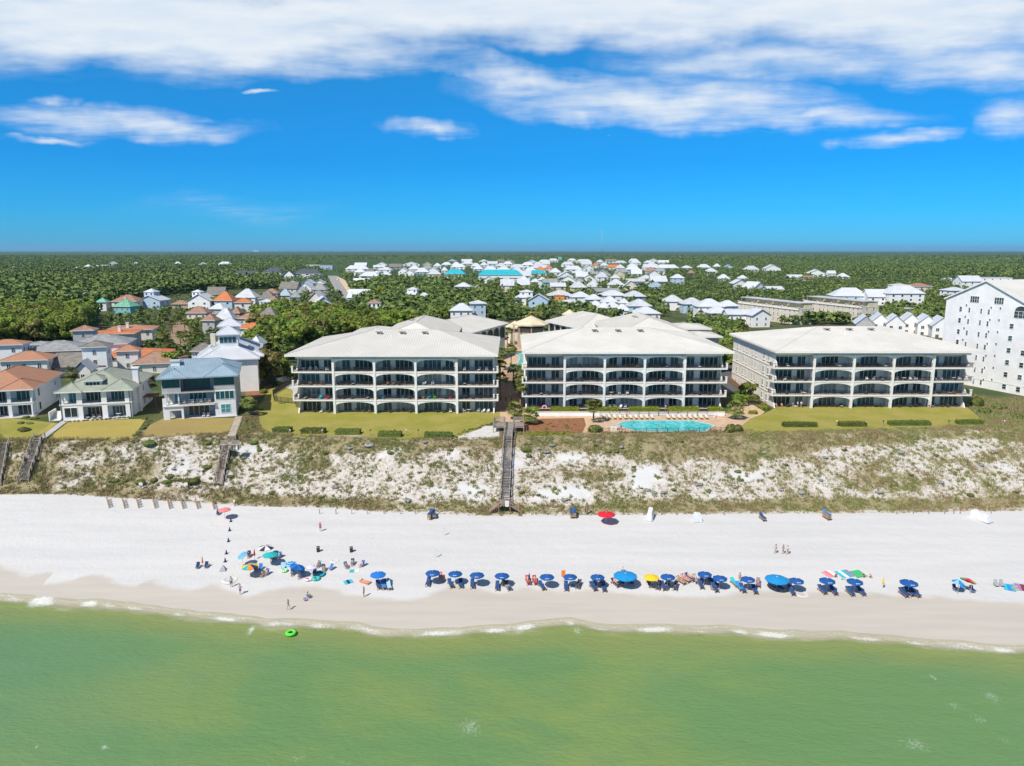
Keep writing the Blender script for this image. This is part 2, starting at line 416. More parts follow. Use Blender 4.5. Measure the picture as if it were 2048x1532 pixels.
def person(loc, rz, pose, label, skin=None, top=None, bottom=None, suit=None, hair=None, sc=1.0, hat=None, group=None):
    t = thing('person', label, 'person', loc, rz, group); t.scale = (sc,) * 3
    m = PM[pose]; sk = skin or skin_l
    setmat(add('body', m['body'], t), sk)
    f = add('face', m['face'], t)
    if top: setmat(add('shirt', m['shirt'], t), CL[top])
    if bottom: setmat(add('shorts', m['shorts'], t), CL[bottom])
    if suit: setmat(add('swimsuit', m['swimsuit'], t), CL[suit])
    setmat(add('hair', m['hair'], t), hair or hair_b)
    if hat: setmat(add('sun_hat', m['hat'], t), CL[hat])
    return t
# ------------------------------------------------------------------ the lie of the land
def _line(pts):                     # pixel points with heights -> sorted x, y, z arrays
    q = sorted([tuple(P(a, b, z)) for a, b, z in pts])
    return np.array([p[0] for p in q]), np.array([p[1] for p in q]), np.array([p[2] for p in q])
_shore = _line([(0,1206,0),(60,1208,0),(200,1214,0),(300,1222,0),(400,1238,0),(512,1246,0),(620,1255,0),(800,1267,0),(920,1272,0),(1024,1260,0),(1140,1250,0),(1200,1258,0),(1320,1262,0),
                (1450,1264,0),(1580,1275,0),(1700,1278,0),(1850,1290,0),(1960,1300,0),(2048,1306,0)])
_toe = _line([(0,985,6.0),(120,985,5.8),(250,992,5.2),(400,1000,4.6),(512,1008,4.2),(650,1012,3.8),(800,1022,3.5),(1024,1028,3.3),(1200,1025,3.3),(1536,1022,3.4),(1800,1020,3.5),(2048,1015,3.6)])
_crest = _line([(0,886,13.4),(100,882,13.5),(300,878,13.6),(420,872,13.7),(520,868,13.7),(700,878,13.7),(900,880,13.7),(1000,878,13.7),(1200,874,13.7),(1400,874,13.7),(1600,868,13.7),(1800,864,13.7),(2048,858,13.7)])
_wet = _line([(0,1128,1.5),(60,1150,1.3),(85,1165,1.2),(110,1145,1.3),(190,1148,1.3),(270,1172,1.0),(300,1160,1.1),(380,1178,1.0),(430,1168,1.0),(500,1190,.9),(550,1178,.9),(640,1170,1.),(700,1192,.8),(800,1200,.8),(860,1190,.8),
              (900,1176,.9),(960,1178,.9),(1000,1190,.8),(1050,1176,.9),(1120,1182,.9),(1220,1184,.9),(1330,1190,.8),(1400,1196,.8),(1500,1180,.9),(1600,1190,.8),(1680,1186,.9),(1800,1194,.8),(1920,1200,.8),(2048,1210,.8)])
def shore_y(x): return np.interp(x, _shore[0], _shore[1])
ZP = 13.7                            # lawn / plateau level
def gzv(x, y):
    x = np.asarray(x, dtype=np.float64); y = np.asarray(y, dtype=np.float64)
    ys = shore_y(x); yt = np.interp(x, _toe[0], _toe[1]); zt = np.interp(x, _toe[0], _toe[2])
    yc = np.interp(x, _crest[0], _crest[1]); zc_ = np.interp(x, _crest[0], _crest[2])
    s = (y - ys) / (yt - ys)
    z_sea = np.maximum(-4.0, 0.085 * (y - ys))
    z_beach = zt * np.clip(s, 0, 1) ** 0.92
    t = np.clip((y - yt) / (yc - yt), 0, 1)
    prof = np.where(t < 0.12, t * 0.6, np.where(t < 0.86, 0.072 + (t - 0.12) * 1.12, 0.0))
    prof = np.where(t >= 0.86, 0.9008 + (t - 0.86) * 0.7086, prof)
    z_dune = zt + (zc_ - zt) * np.clip(prof, 0, 1)
    bump = (fbm(x / 5.0, y / 4.0, 5) - 0.5) * 1.5 + (fbm(x / 1.5, y / 1.5, 9, 2) - 0.5) * 0.5
    z_dune = z_dune + bump * np.clip(4 * t * (1 - t), 0, 1) ** 0.5 * 0.8
    z_beach = z_beach + (fbm(x / 2.2, y / 1.4, 3, 3) - 0.5) * 0.10 * np.clip((s - 0.3) * 3, 0, 1) 
    far = np.clip((y - 255) / 260.0, 0, 1)
    z_in = ZP - 3.0 * far * far * (3 - 2 * far)
    k = np.clip((y - yc) / 6.0, 0, 1)
    z_in = zc_ * (1 - k) + z_in * k
    return np.where(s < 0, z_sea, np.where(y < yt, z_beach, np.where(y < yc, z_dune, z_in)))
def gz(x, y): return float(gzv(np.array([x]), np.array([y]))[0])
def PG(px, py, lo=60.0, hi=4000.0):  # photo pixel -> point on the ground
    d = ray(px, py)
    ys = np.concatenate([np.arange(lo, 260, 0.25), np.arange(260, hi, 4.0)])
    t = ys / d.y
    h = CAMH + d.z * t - gzv(d.x * t, ys)
    i = int(np.argmax(h < 0))
    if h[i] >= 0: i = len(ys) - 1
    a, b = (ys[i-1], ys[i]) if i else (ys[0], ys[0])
    for _ in range(12):
        m_ = (a + b) / 2; tt = m_ / d.y
        if CAMH + d.z * tt - gz(d.x * tt, m_) < 0: b = m_
        else: a = m_
    tt = b / d.y
    return Vector((d.x * tt, b, gz(d.x * tt, b)))
def graded(dense0, dense1, step, lo, hi, g=1.09):
    c = list(np.arange(dense0, dense1 + 1e-6, step))
    s = step; v = dense1
    while v < hi: s *= g; v += s; c.append(min(v, hi))
    s = step; v = dense0
    while v > lo: s *= g; v -= s; c.insert(0, max(v, lo))
    return np.array(c)
def grid_mesh(name, xs, ys, zf, mats, smooth=True):
    X, Y = np.meshgrid(xs, ys)
    Z = zf(X, Y)
    V = np.stack([X.ravel(), Y.ravel(), Z.ravel()], 1)
    nx, ny = len(xs), len(ys)
    i = (np.arange(ny - 1)[:, None] * nx + np.arange(nx - 1)[None, :]).ravel()
    Fc = np.stack([i, i + 1, i + nx + 1, i + nx], 1)
    return np_mesh(name, V, Fc, mats, smooth), X.ravel(), Y.ravel()
def fattr(me, name, vals):
    a = me.attributes.new(name, 'FLOAT', 'POINT')
    a.data.foreach_set('value', np.ascontiguousarray(vals, dtype=np.float32))
def veg_density(x, y):
    """how thickly dune plants grow, 0..1 (0 on open beach and lawn)"""
    yt = np.interp(x, _toe[0], _toe[1]); yc = np.interp(x, _crest[0], _crest[1])
    t = (y - yt) / (yc - yt)
    n = fbm(x / 7.0, y / 4.0, 21); n2 = fbm(x / 2.5, y / 1.8, 31, 3)
    tb = 0.74 - 0.18 * np.exp(-((x - 45) / 32) ** 2) - 0.10 * np.exp(-((x + 45) / 14) ** 2)
    top = np.clip((t - tb) / 0.16, 0, 1)
    bot = np.clip((0.24 - t) / 0.12, 0, 1) * np.clip((t + 0.06) / 0.08, 0, 1)
    left = np.clip((-62 - x) / 8, 0, 1)                      # house dunes on the left
    hard_l = np.clip((-82 - x) / 10, 0, 1)
    open_l = np.clip(1 - abs(x + 73) / 15, 0, 1)            # open sand beside the wooden stairs
    right = np.clip((x - 60) / 15, 0, 1)
    mid = 0.36 + 0.1 * right
    d = np.maximum(np.maximum(top * 0.95, bot * 0.92 * (1 - 0.55 * open_l)), mid)
    d = d * (1 - left) + left * np.maximum(0.80 * hard_l + 0.48 * (1 - hard_l), np.maximum(top * 0.95 * (1 - 0.7 * open_l), bot * 0.8))
    d = d + (n - 0.5) * 1.15 + (n2 - 0.5) * 0.5
    return np.clip(d, 0, 1) * (t > -0.06) * (t < 1.5)

# ground material: dry sand, wet sand, plant litter on the dune, scrub floor inland
gm, T, b = new_mat('ground_surface')
pos = T.n('ShaderNodeNewGeometry').outputs['Position']
at = lambda n: T.n('ShaderNodeAttribute', attribute_name=n).outputs['Fac']
wet_, veg_, inl_ = at('wet'), at('veg'), at('inland')
st = T.n('ShaderNodeMapping', ins={'Vector': pos, 'Scale': (0.03, 0.35, 1)}).outputs[0]
c_dry = T.mix(T.smooth(T.noise(st, 1.0, 5.0, 0.6), 0.3, 0.75), (0.590, 0.582, 0.568), (0.535, 0.53, 0.52))
c_dry = T.mix(T.math('MULTIPLY', T.smooth(T.noise(pos, 3.2, 5.0, 0.75), 0.5, 0.72), 0.42), c_dry, (0.40, 0.395, 0.385))
c_wet = T.mix(T.smooth(T.noise(st, 2.0, 4.0), 0.3, 0.7), (0.51, 0.465, 0.40), (0.465, 0.43, 0.38))
nz = T.noise(pos, 0.8, 3.0)
wf = T.smooth(T.math('ADD', wet_, T.math('MULTIPLY', T.math('SUBTRACT', nz, 0.5), 0.35)), 0.12, 0.95)
c = T.mix(wf, c_dry, c_wet)
nv = T.noise(pos, 1.7, 5.0, 0.65)
vf = T.smooth(T.math('ADD', veg_, T.math('MULTIPLY', T.math('SUBTRACT', nv, 0.5), 1.1)), 0.42, 0.75)
c_lit = T.mix(T.noise(pos, 0.5, 3.0), (0.24, 0.185, 0.10), (0.21, 0.20, 0.075))
c_lit = T.mix(T.smooth(T.noise(pos, 3.5, 4.0, .7), .4, .65), c_lit, (0.36, 0.30, 0.21))
c_dune = T.mix(T.smooth(T.noise(pos, 2.2, 5.0, 0.75), 0.42, 0.66), T.mix(0.5, c, (0.56, 0.50, 0.45)), (0.37, 0.30, 0.225))
c = T.mix(T.smooth(veg_, 0.05, 0.3), c, c_dune)
c = T.mix(vf, c, c_lit)
c_in = T.mix(T.smooth(T.noise(pos, 0.08, 5.0, 0.6), 0.35, 0.65), (0.045, 0.075, 0.022), (0.12, 0.115, 0.05))
c_in = T.mix(T.smooth(T.n('ShaderNodeSeparateXYZ', ins={0: pos}).outputs[1], 300.0, 1500.0), c_in, (0.055, 0.098, 0.034))
c = T.mix(inl_, c, c_in)
T.link(c, b.inputs['Base Color'])
b.inputs['Specular IOR Level'].default_value = 0.2
T.link(T.smooth(wf, 0, 1, 0.95, 0.55), b.inputs['Roughness'])
bh = T.math('ADD', T.noise(pos, 2.5, 4.0, 0.6), T.math('MULTIPLY', T.noise(pos, 0.7, 2.0), 1.2))
bn = T.n('ShaderNodeBump', ins={'Strength': 0.5, 'Distance': 0.12, 'Height': T.math('MULTIPLY', bh, T.math('SUBTRACT', 1.0, wf))})
T.link(bn.outputs[0], b.inputs['Normal'])

xs = graded(-125, 125, 0.8, -30000, 30000, 1.12)
ysr = np.concatenate([np.array([-3000, -800, -200, 0, 40, 60, 70, 78, 84]), np.arange(86, 170, 0.5), graded(170, 260, 3.0, 170, 45000, 1.12)[1:]])
me, GX, GY = grid_mesh('ground', xs, ysr, gzv, [gm])
ywet = np.interp(GX, _wet[0], _wet[1]) + (fbm(GX / 3.0, GY / 3.0, 44, 3) - 0.5) * 2.0
fattr(me, 'wet', np.clip((ywet - GY) / 2.2 + 0.5, 0, 1))
fattr(me, 'veg', veg_density(GX, GY))
ycr = np.interp(GX, _crest[0], _crest[1])
fattr(me, 'inland', np.clip((GY - ycr - 4.0) / 4.0, 0, 1))
tag(add('ground', me), kind='structure')

# ------------------------------------------------------------------ sea
sm, T, b = new_mat('sea_water')
pos = T.n('ShaderNodeNewGeometry').outputs['Position']
sd = T.n('ShaderNodeAttribute', attribute_name='offshore').outputs['Fac']
fo = T.n('ShaderNodeAttribute', attribute_name='foam').outputs['Fac']
stp = T.n('ShaderNodeMapping', ins={'Vector': pos, 'Rotation': (0, 0, -0.3), 'Scale': (0.5, 1.0, 1)}).outputs[0]
big = T.noise(stp, 0.055, 4.0, 0.55, 0.6)
mid_ = T.noise(stp, 0.22, 4.0, 0.6)
deep = T.mix(T.smooth(big, 0.38, 0.66), (0.128, 0.245, 0.085), (0.195, 0.275, 0.080))
deep = T.mix(T.math('MULTIPLY', T.smooth(mid_, 0.45, 0.75), 0.5), deep, (0.145, 0.25, 0.105))
px_ = T.n('ShaderNodeSeparateXYZ', ins={0: pos})
tl = T.math('MULTIPLY', T.smooth(px_.outputs[0], -25.0, -75.0), T.smooth(sd, 3.0, 14.0))
rip = T.noise(T.n('ShaderNodeMapping', ins={'Vector': pos, 'Rotation': (0, 0, -0.45), 'Scale': (0.5, 1.6, 1)}).outputs[0], 1.1, 5.0, 0.7)
deep = T.mix(T.math('MULTIPLY', T.smooth(rip, 0.5, 0.8), 0.22), deep, (0.17, 0.28, 0.10))
deep = T.mix(T.math('MULTIPLY', tl, 0.55), deep, (0.105, 0.235, 0.12))
sdn = T.math('ADD', sd, T.math('MULTIPLY', T.math('SUBTRACT', mid_, 0.5), 5.0))
c = T.mix(T.smooth(sdn, 1.0, 9.0), (0.215, 0.265, 0.085), deep)
c = T.mix(T.smooth(sdn, -0.6, 1.6), (0.42, 0.39, 0.28), c)
fn = T.noise(pos, 3.5, 6.0, 0.75, 0.8)
fv = T.math('MULTIPLY', T.smooth(T.math('ADD', fo, T.math('MULTIPLY', T.math('SUBTRACT', fn, 0.5), 1.7)), 0.34, 1.15), 0.9)
fcol = T.mix(fv, c, (0.82, 0.83, 0.82))
T.link(fcol, b.inputs['Base Color'])
T.link(T.smooth(fv, 0, 1, 0.22, 0.8), b.inputs['Roughness'])
b.inputs['IOR'].default_value = 1.33
r1 = T.noise(T.n('ShaderNodeMapping', ins={'Vector': pos, 'Rotation': (0, 0, 0.5), 'Scale': (0.6, 1.4, 1)}).outputs[0], 1.6, 5.0, 0.65, 0.4)
r2 = T.noise(stp, 0.45, 2.0)
bn = T.n('ShaderNodeBump', ins={'Strength': 0.55, 'Distance': 0.3, 'Height': T.math('ADD', T.math('ADD', r1, T.math('MULTIPLY', T.noise(stp, 4.5, 3.0, 0.7), 0.25)), T.math('MULTIPLY', r2, 1.3))})
T.link(bn.outputs[0], b.inputs['Normal'])
# shoreline-following grid: rows are distances offshore, so the edge is one clean wandering line
sx_ = graded(-88, 88, 0.5, -6000, 6000, 1.15)
rows = np.concatenate([np.arange(-1.6, 6, 0.25), np.arange(6, 46, 0.7), np.array([50, 60, 80, 120, 200, 400, 900, 2500, 6000])])
SX, SR = np.meshgrid(sx_, rows)
lob = (fbm(SX / 9.0, SX * 0 + 2.5, 61, 3) - 0.5) * 2.2
SYs = shore_y(SX) + lob
SY = SYs - SR
SZ = 0.05 + 0.10 * (fbm(SX / 6.0, SR / 2.6, 71, 3) - 0.5) * np.clip(SR / 3, 0, 1) + np.where(SR < 0, 0.10 * -SR - 0.005, 0)
SZ = np.maximum(SZ, np.where(SR < 1.5, gzv(SX, SY) + 0.015, -9))
fs_scale = 1
lipz = np.exp(-((SR - 1.2) / 0.8) ** 2) * 0.22 * np.clip(fbm(SX / 8, SX * 0 + .7, 33, 2) * 2 - 0.55, 0, 1)
SZ = SZ + lipz
V = np.stack([SX.ravel(), SY.ravel(), SZ.ravel()], 1)
nx, ny = len(sx_), len(rows)
i = (np.arange(ny - 1)[:, None] * nx + np.arange(nx - 1)[None, :]).ravel()
Fc = np.stack([i, i + nx, i + nx + 1, i + 1], 1)
me = np_mesh('sea', V, Fc, [sm], True)
fattr(me, 'offshore', SR.ravel())
fs = np.zeros_like(SX)
for (a, c0, w, amp, width) in [(85,1205,34,1.2,2.6),(20,1206,40,.7,1.2),(175,1212,24,1.0,1.6),(215,1214,30,.7,1.0),(265,1219,40,.7,1.0),(357,1231,22,.7,.9),(450,1240,40,.85,1.3),(560,1252,60,.8,1.4),(640,1257,50,.7,1.5),
        (740,1262,60,.75,1.6),(880,1268,70,.85,1.5),(990,1262,40,.8,1.5),(1050,1258,30,.9,1.4),(1140,1246,14,.9,1.6),(1200,1256,40,.6,.9),(1310,1258,48,1.0,1.5),(1400,1262,30,.6,.8),(1480,1264,26,.9,1.0),(1545,1270,45,1.1,1.2),
        (1730,1276,40,.8,1.0),(1830,1284,40,.7,.9),(1930,1290,60,.7,1.8),(2010,1302,30,.9,1.3)]:
    p0 = P(a, c0, 0); hw = w * 0.068
    fs = np.maximum(fs, amp * np.exp(-((SX - p0.x) / hw) ** 2) * 1.15 * np.exp(-((SR + 0.15) / (width * 0.7)) ** 2) * (0.55 + 0.6 * fbm(SX / 1.3, SR / .8, 91, 3)))
fs = np.maximum(fs, (0.30 + 0.38 * fbm(SX / 4, SX * 0, 92, 3)) * np.exp(-((SR + 0.6 + .6 * fbm(SX / 3, SX * 0 + 9, 93, 3)) / 0.4) ** 2))
for (a, c0, rx, ry, amp) in [(502,1262,9,13,.75),(940,1455,34,26,.52),(75,1495,7,6,.7),(208,1497,12,7,.8),(186,1500,4,3,.7),(595,1518,30,8,.55),(655,1515,12,5,.65),(1866,1355,7,7,.7),(1985,1395,24,16,.52),(1910,1412,18,10,.55),
        (1960,1440,22,12,.5),(1830,1490,40,20,.5),(1040,1263,14,10,.6),(1155,1262,12,12,.6),(2010,1480,10,18,.45),(690,1525,25,6,.5),(850,1470,10,8,.45)]:
    p0 = P(a, c0, 0); p1 = P(a + rx, c0, 0); p2 = P(a, c0 - ry, 0)
    rr = ((SX - p0.x) / (p1.x - p0.x)) ** 2 + ((SY - p0.y) / (p2.y - p0.y)) ** 2
    fs = np.maximum(fs, amp * np.exp(-rr))
fattr(me, 'foam', np.minimum(fs, .85).ravel())
tag(add('sea', me), kind='structure')

# ------------------------------------------------------------------ sheets laid on the plateau
def sheet(name, pts, m, lift, kind='structure', pix=True, z=None, step=None):
    q = [P(a, b_, ZP) if pix else Vector((a, b_, ZP)) for a, b_ in pts]
    mb = MB()
    mb.face([(p.x, p.y, 0) for p in q], m)
    o = mb.build(name)
    import bmesh
    bm = bmesh.new(); bm.from_mesh(o.data)
    bm.faces.ensure_lookup_table(); bm.normal_update()
    if bm.faces[0].normal.z < 0: bmesh.ops.reverse_faces(bm, faces=bm.faces[:])
    bmesh.ops.triangulate(bm, faces=bm.faces[:])
    if z is None:
        bmesh.ops.subdivide_edges(bm, edges=bm.edges[:], cuts=6, use_grid_fill=True)
        for v in bm.verts: v.co.z = gz(v.co.x, v.co.y) + lift
    else:
        for v in bm.verts: v.co.z = z
    bm.to_mesh(o.data); bm.free()
    tag(o, kind=kind)
    return o
def grassy(name, c1, c2, c3):
    m, T, b = new_mat(name)
    pos = T.n('ShaderNodeNewGeometry').outputs['Position']
    c = T.mix(T.smooth(T.noise(pos, 0.16, 6.0, 0.65), 0.38, 0.62), c1, c2)
    mow = T.n('ShaderNodeTexWave', ins={'Vector': pos, 'Scale': 0.55, 'Distortion': 1.5, 'Detail': 2.0}).outputs['Fac']
    c = T.mix(T.math('MULTIPLY', mow, .18), c, c3)
    c = T.mix(T.math('MULTIPLY', T.smooth(T.noise(pos, 1.6, 5.0, 0.7), 0.4, 0.75), 0.6), c, c3)
    T.link(c, b.inputs['Base Color']); b.inputs['Roughness'].default_value = 0.9; b.inputs['Specular IOR Level'].default_value = 0.1
    bn = T.n('ShaderNodeBump', ins={'Strength': 0.6, 'Distance': 0.06, 'Height': T.noise(pos, 9.0, 3.0, 0.7)})
    T.link(bn.outputs[0], b.inputs['Normal'])
    MATS[name] = m; return m
lawn_m = grassy('lawn_grass', (0.275, 0.265, 0.052), (0.36, 0.305, 0.09), (0.205, 0.215, 0.045))
lawn_dry = grassy('dry_lawn_grass', (0.40, 0.32, 0.07), (0.34, 0.28, 0.07), (0.42, 0.34, 0.14))
lawn_br = grassy('brown_lawn_grass', (0.30, 0.22, 0.075), (0.33, 0.26, 0.07), (0.40, 0.31, 0.17))
paver_m = mat('peach_paving', (0.60, 0.42, 0.27), 0.8, 0.08, 1.2, 0.3, 6.0)
brick_m = mat('brown_brick_paving', (0.34, 0.22, 0.15), 0.85, 0.1, 1.0, 0.3, 6.0)
asphalt_m = mat('asphalt', (0.10, 0.10, 0.105), 0.9, 0.1, 0.6, 0.3, 5.0)
conc_m = mat('pale_concrete', (0.52, 0.50, 0.47), 0.85, 0.06, 0.8, 0.2, 6.0)
mulch_m = mat('red_mulch', (0.30, 0.13, 0.055), 0.95, 0.15, 2.0, 0.8, 9.0)
sandp_m = mat('pale_sand', (0.60, 0.585, 0.56), 0.95, 0.05, 1.0, 0.3, 5.0)
sheet('lawn', [(520,862),(545,868),(700,880),(905,878),(960,858),(1000,836),(1000,822),(592,815),(585,780),(560,770),(540,778),(516,812)], lawn_m, 0.05)
sheet('lawn', [(1470,862),(1560,866),(1980,852),(1935,815),(1560,808),(1540,822),(1500,838)], lawn_m, 0.05)
sheet('lawn', [(0,880),(60,876),(105,868),(130,848),(36,838),(0,836)], lawn_m, 0.05)
sheet('lawn', [(98,878),(265,878),(292,838),(122,843)], lawn_dry, 0.054)
sheet('lawn', [(280,874),(455,868),(470,836),(325,838),(300,850)], lawn_br, 0.054)
sheet('lawn', [(72,872),(92,864),(112,848),(104,846)], lawn_dry, 0.058)
sheet('path', [(1000,852),(1040,852),(1040,842),(1000,842)], paver_m, 0.05)
sheet('path', [(985,846),(1050,842),(1052,815),(1052,756),(1030,742),(1000,756),(990,815)], brick_m, 0.035)
sheet('path', [(992,842),(1058,842),(1062,826),(1000,820)], paver_m, 0.045)
sheet('mulch_bed', [(1036,866),(1165,866),(1172,850),(1168,836),(1060,838),(1042,846)], mulch_m, 0.042)
sheet('sand_patch', [(905,880),(1000,878),(1000,852),(965,852),(935,862)], sandp_m, 0.045)
sheet('pool_deck', [(1165,866),(1200,868),(1490,862),(1512,836),(1530,824),(1500,806),(1480,790),(1462,800),(1468,812),(1455,826),(1062,828),(1062,838),(1168,838)], paver_m, 0.04)
sheet('pool_deck', [(1000,760),(1046,760),(1046,640),(1000,650)], paver_m, 0.03)
sheet('road', [(1440,790),(1480,780),(1470,700),(1440,690),(1430,700)], asphalt_m, 0.03)
sheet('driveway', [(545,803),(590,805),(600,760),(588,757)], conc_m, 0.035)
sheet('mulch_bed', [(488,800),(530,790),(545,770),(520,750),(500,752)], mulch_m, 0.02)
sheet('road', [(655,548),(672,548),(705,592),(680,592)], mat('pale_road', (0.33,0.31,0.29), 0.9, 0.06, 0.2), 0.06)
sheet('sand_verge', [(672,548),(690,556),(712,592),(705,592)], mat('sandy_verge', (0.62,0.47,0.30), 0.95, 0.06, 0.3), 0.05)
sheet('brick_street', [(330,725),(375,725),(378,645),(372,630),(345,640),(338,690)], brick_m, 0.03)

bay_m = mat('bay_water', (0.03, 0.11, 0.22), 0.3, 0.03, 0.001)
mb = MB(); mb.face([(-40000, 17000, 10.9), (40000, 17000, 10.9), (60000, 44000, 10.9), (-60000, 44000, 10.9)], bay_m); tag(mb.build('bay_water'), kind='structure')
# ------------------------------------------------------------------ building materials
wall_w = mat('cream_stucco', (0.82, 0.775, 0.69), 0.8, 0.04, 0.5, 0.15, 14.0)
wall_white = mat('white_stucco', (0.84, 0.825, 0.80), 0.8, 0.03, 0.4, 0.15, 14.0)
trim_w = mat('white_trim', (0.80, 0.775, 0.72), 0.6, 0.03, 1.0)
roof_cream = mat('cream_metal_roof', (0.66, 0.635, 0.58), 0.5, 0.03, 0.15)
roof_white = mat('white_metal_roof', (0.58, 0.60, 0.63), 0.45, 0.03, 0.2)
roof_bluegrey = mat('bluegrey_metal_roof', (0.30, 0.40, 0.47), 0.4, 0.05, 0.3)
roof_terra = mat('terracotta_tiles', (0.44, 0.205, 0.115), 0.8, 0.12, 0.8, 0.5, 4.0, col2=(0.36, 0.19, 0.12))
roof_orange = mat('orange_tiles', (0.56, 0.19, 0.07), 0.8, 0.1, 0.8, 0.4, 4.0)
roof_brown = mat('brown_tiles', (0.34, 0.20, 0.14), 0.85, 0.1, 0.8, 0.4, 4.0)
roof_grey = mat('grey_shingles', (0.30, 0.31, 0.31), 0.9, 0.1, 0.6, 0.4, 5.0)
roof_dark = mat('dark_shingles', (0.075, 0.085, 0.11), 0.85, 0.1, 0.5, 0.3, 5.0)
roof_taupe = mat('taupe_shingles', (0.22, 0.20, 0.175), 0.9, 0.1, 0.6, 0.4, 5.0)
roof_sage = mat('sage_slate', (0.33, 0.36, 0.28), 0.85, 0.1, 0.7, 0.4, 5.0, col2=(0.27, 0.29, 0.235))
roof_lgrey = mat('light_grey_roof', (0.52, 0.54, 0.56), 0.6, 0.06, 0.4)
roof_teal = mat('turquoise_roof', (0.02, 0.42, 0.50), 0.5, 0.08, 0.4)
roof_green = mat('green_roof', (0.17, 0.45, 0.30), 0.6, 0.08, 0.4)
roof_tan = mat('tan_canvas', (0.68, 0.57, 0.40), 0.9, 0.05, 0.4)
wall_blue = mat('pale_blue_siding', (0.45, 0.58, 0.68), 0.8, 0.04, 0.5)
wall_dblue = mat('blue_siding', (0.16, 0.30, 0.42), 0.8, 0.04, 0.5)
wall_beige = mat('beige_stucco', (0.74, 0.66, 0.54), 0.8, 0.05, 0.5)
wall_tan = mat('tan_stucco', (0.50, 0.38, 0.26), 0.8, 0.05, 0.5)
wall_grey = mat('grey_siding', (0.46, 0.46, 0.45), 0.8, 0.05, 0.5)
wall_teal = mat('teal_siding', (0.20, 0.50, 0.50), 0.8, 0.05, 0.5)
wall_red = mat('brick_red_siding', (0.45, 0.13, 0.10), 0.8, 0.05, 0.5)
wall_orange = mat('orange_wall', (0.72, 0.34, 0.08), 0.8, 0.05, 0.5)
wall_pink = mat('pink_stucco', (0.62, 0.45, 0.40), 0.8, 0.05, 0.5)
wall_yellow = mat('pale_yellow_siding', (0.66, 0.58, 0.36), 0.8, 0.05, 0.5)
tile_floor = mat('balcony_tile', (0.42, 0.36, 0.30), 0.7, 0.08, 1.5)
iron_m = mat('black_iron', (0.02, 0.02, 0.022), 0.5, 0.1, 2.0)
wood_grey = mat('weathered_wood', (0.36, 0.30, 0.25), 0.9, 0.12, 1.2, 0.3, 12.0)
wood_dark = mat('dark_wood', (0.085, 0.055, 0.04), 0.85, 0.12, 1.5)
wood_brown = mat('brown_wood', (0.30, 0.17, 0.09), 0.8, 0.12, 1.5)
wicker = mat('dark_wicker', (0.07, 0.055, 0.045), 0.8, 0.15, 4.0)
pipe_m = mat('bronze_pipe', (0.05, 0.04, 0.035), 0.5, 0.1, 1.0)
def glass_mat(name, col, rough=0.06):
    m, T, b = new_mat(name)
    pos = T.n('ShaderNodeNewGeometry').outputs['Position']
    oi = T.n('ShaderNodeObjectInfo').outputs['Random']
    c = T.mix(T.smooth(T.math('ADD', T.math('MULTIPLY', T.noise(pos, 0.9, 2.0), 0.5), T.math('MULTIPLY', oi, 0.5)), 0.4, 0.7), col, tuple(min(1, 3.2 * x + 0.012) for x in col))
    T.link(c, b.inputs['Base Color'])
    b.inputs['Roughness'].default_value = rough; b.inputs['IOR'].default_value = 1.5
    MATS[name] = m; return m
glass_d = glass_mat('dark_glass', (0.012, 0.030, 0.037))
glass_t = glass_mat('teal_glass', (0.012, 0.085, 0.10))
glass_c = glass_mat('curtained_glass', (0.10, 0.105, 0.10)); glass_t2 = glass_mat('blue_tinted_glass', (0.02, 0.06, 0.08))
curtain = mat('pale_curtain', (0.45, 0.43, 0.40), 0.9, 0.1, 2.0)

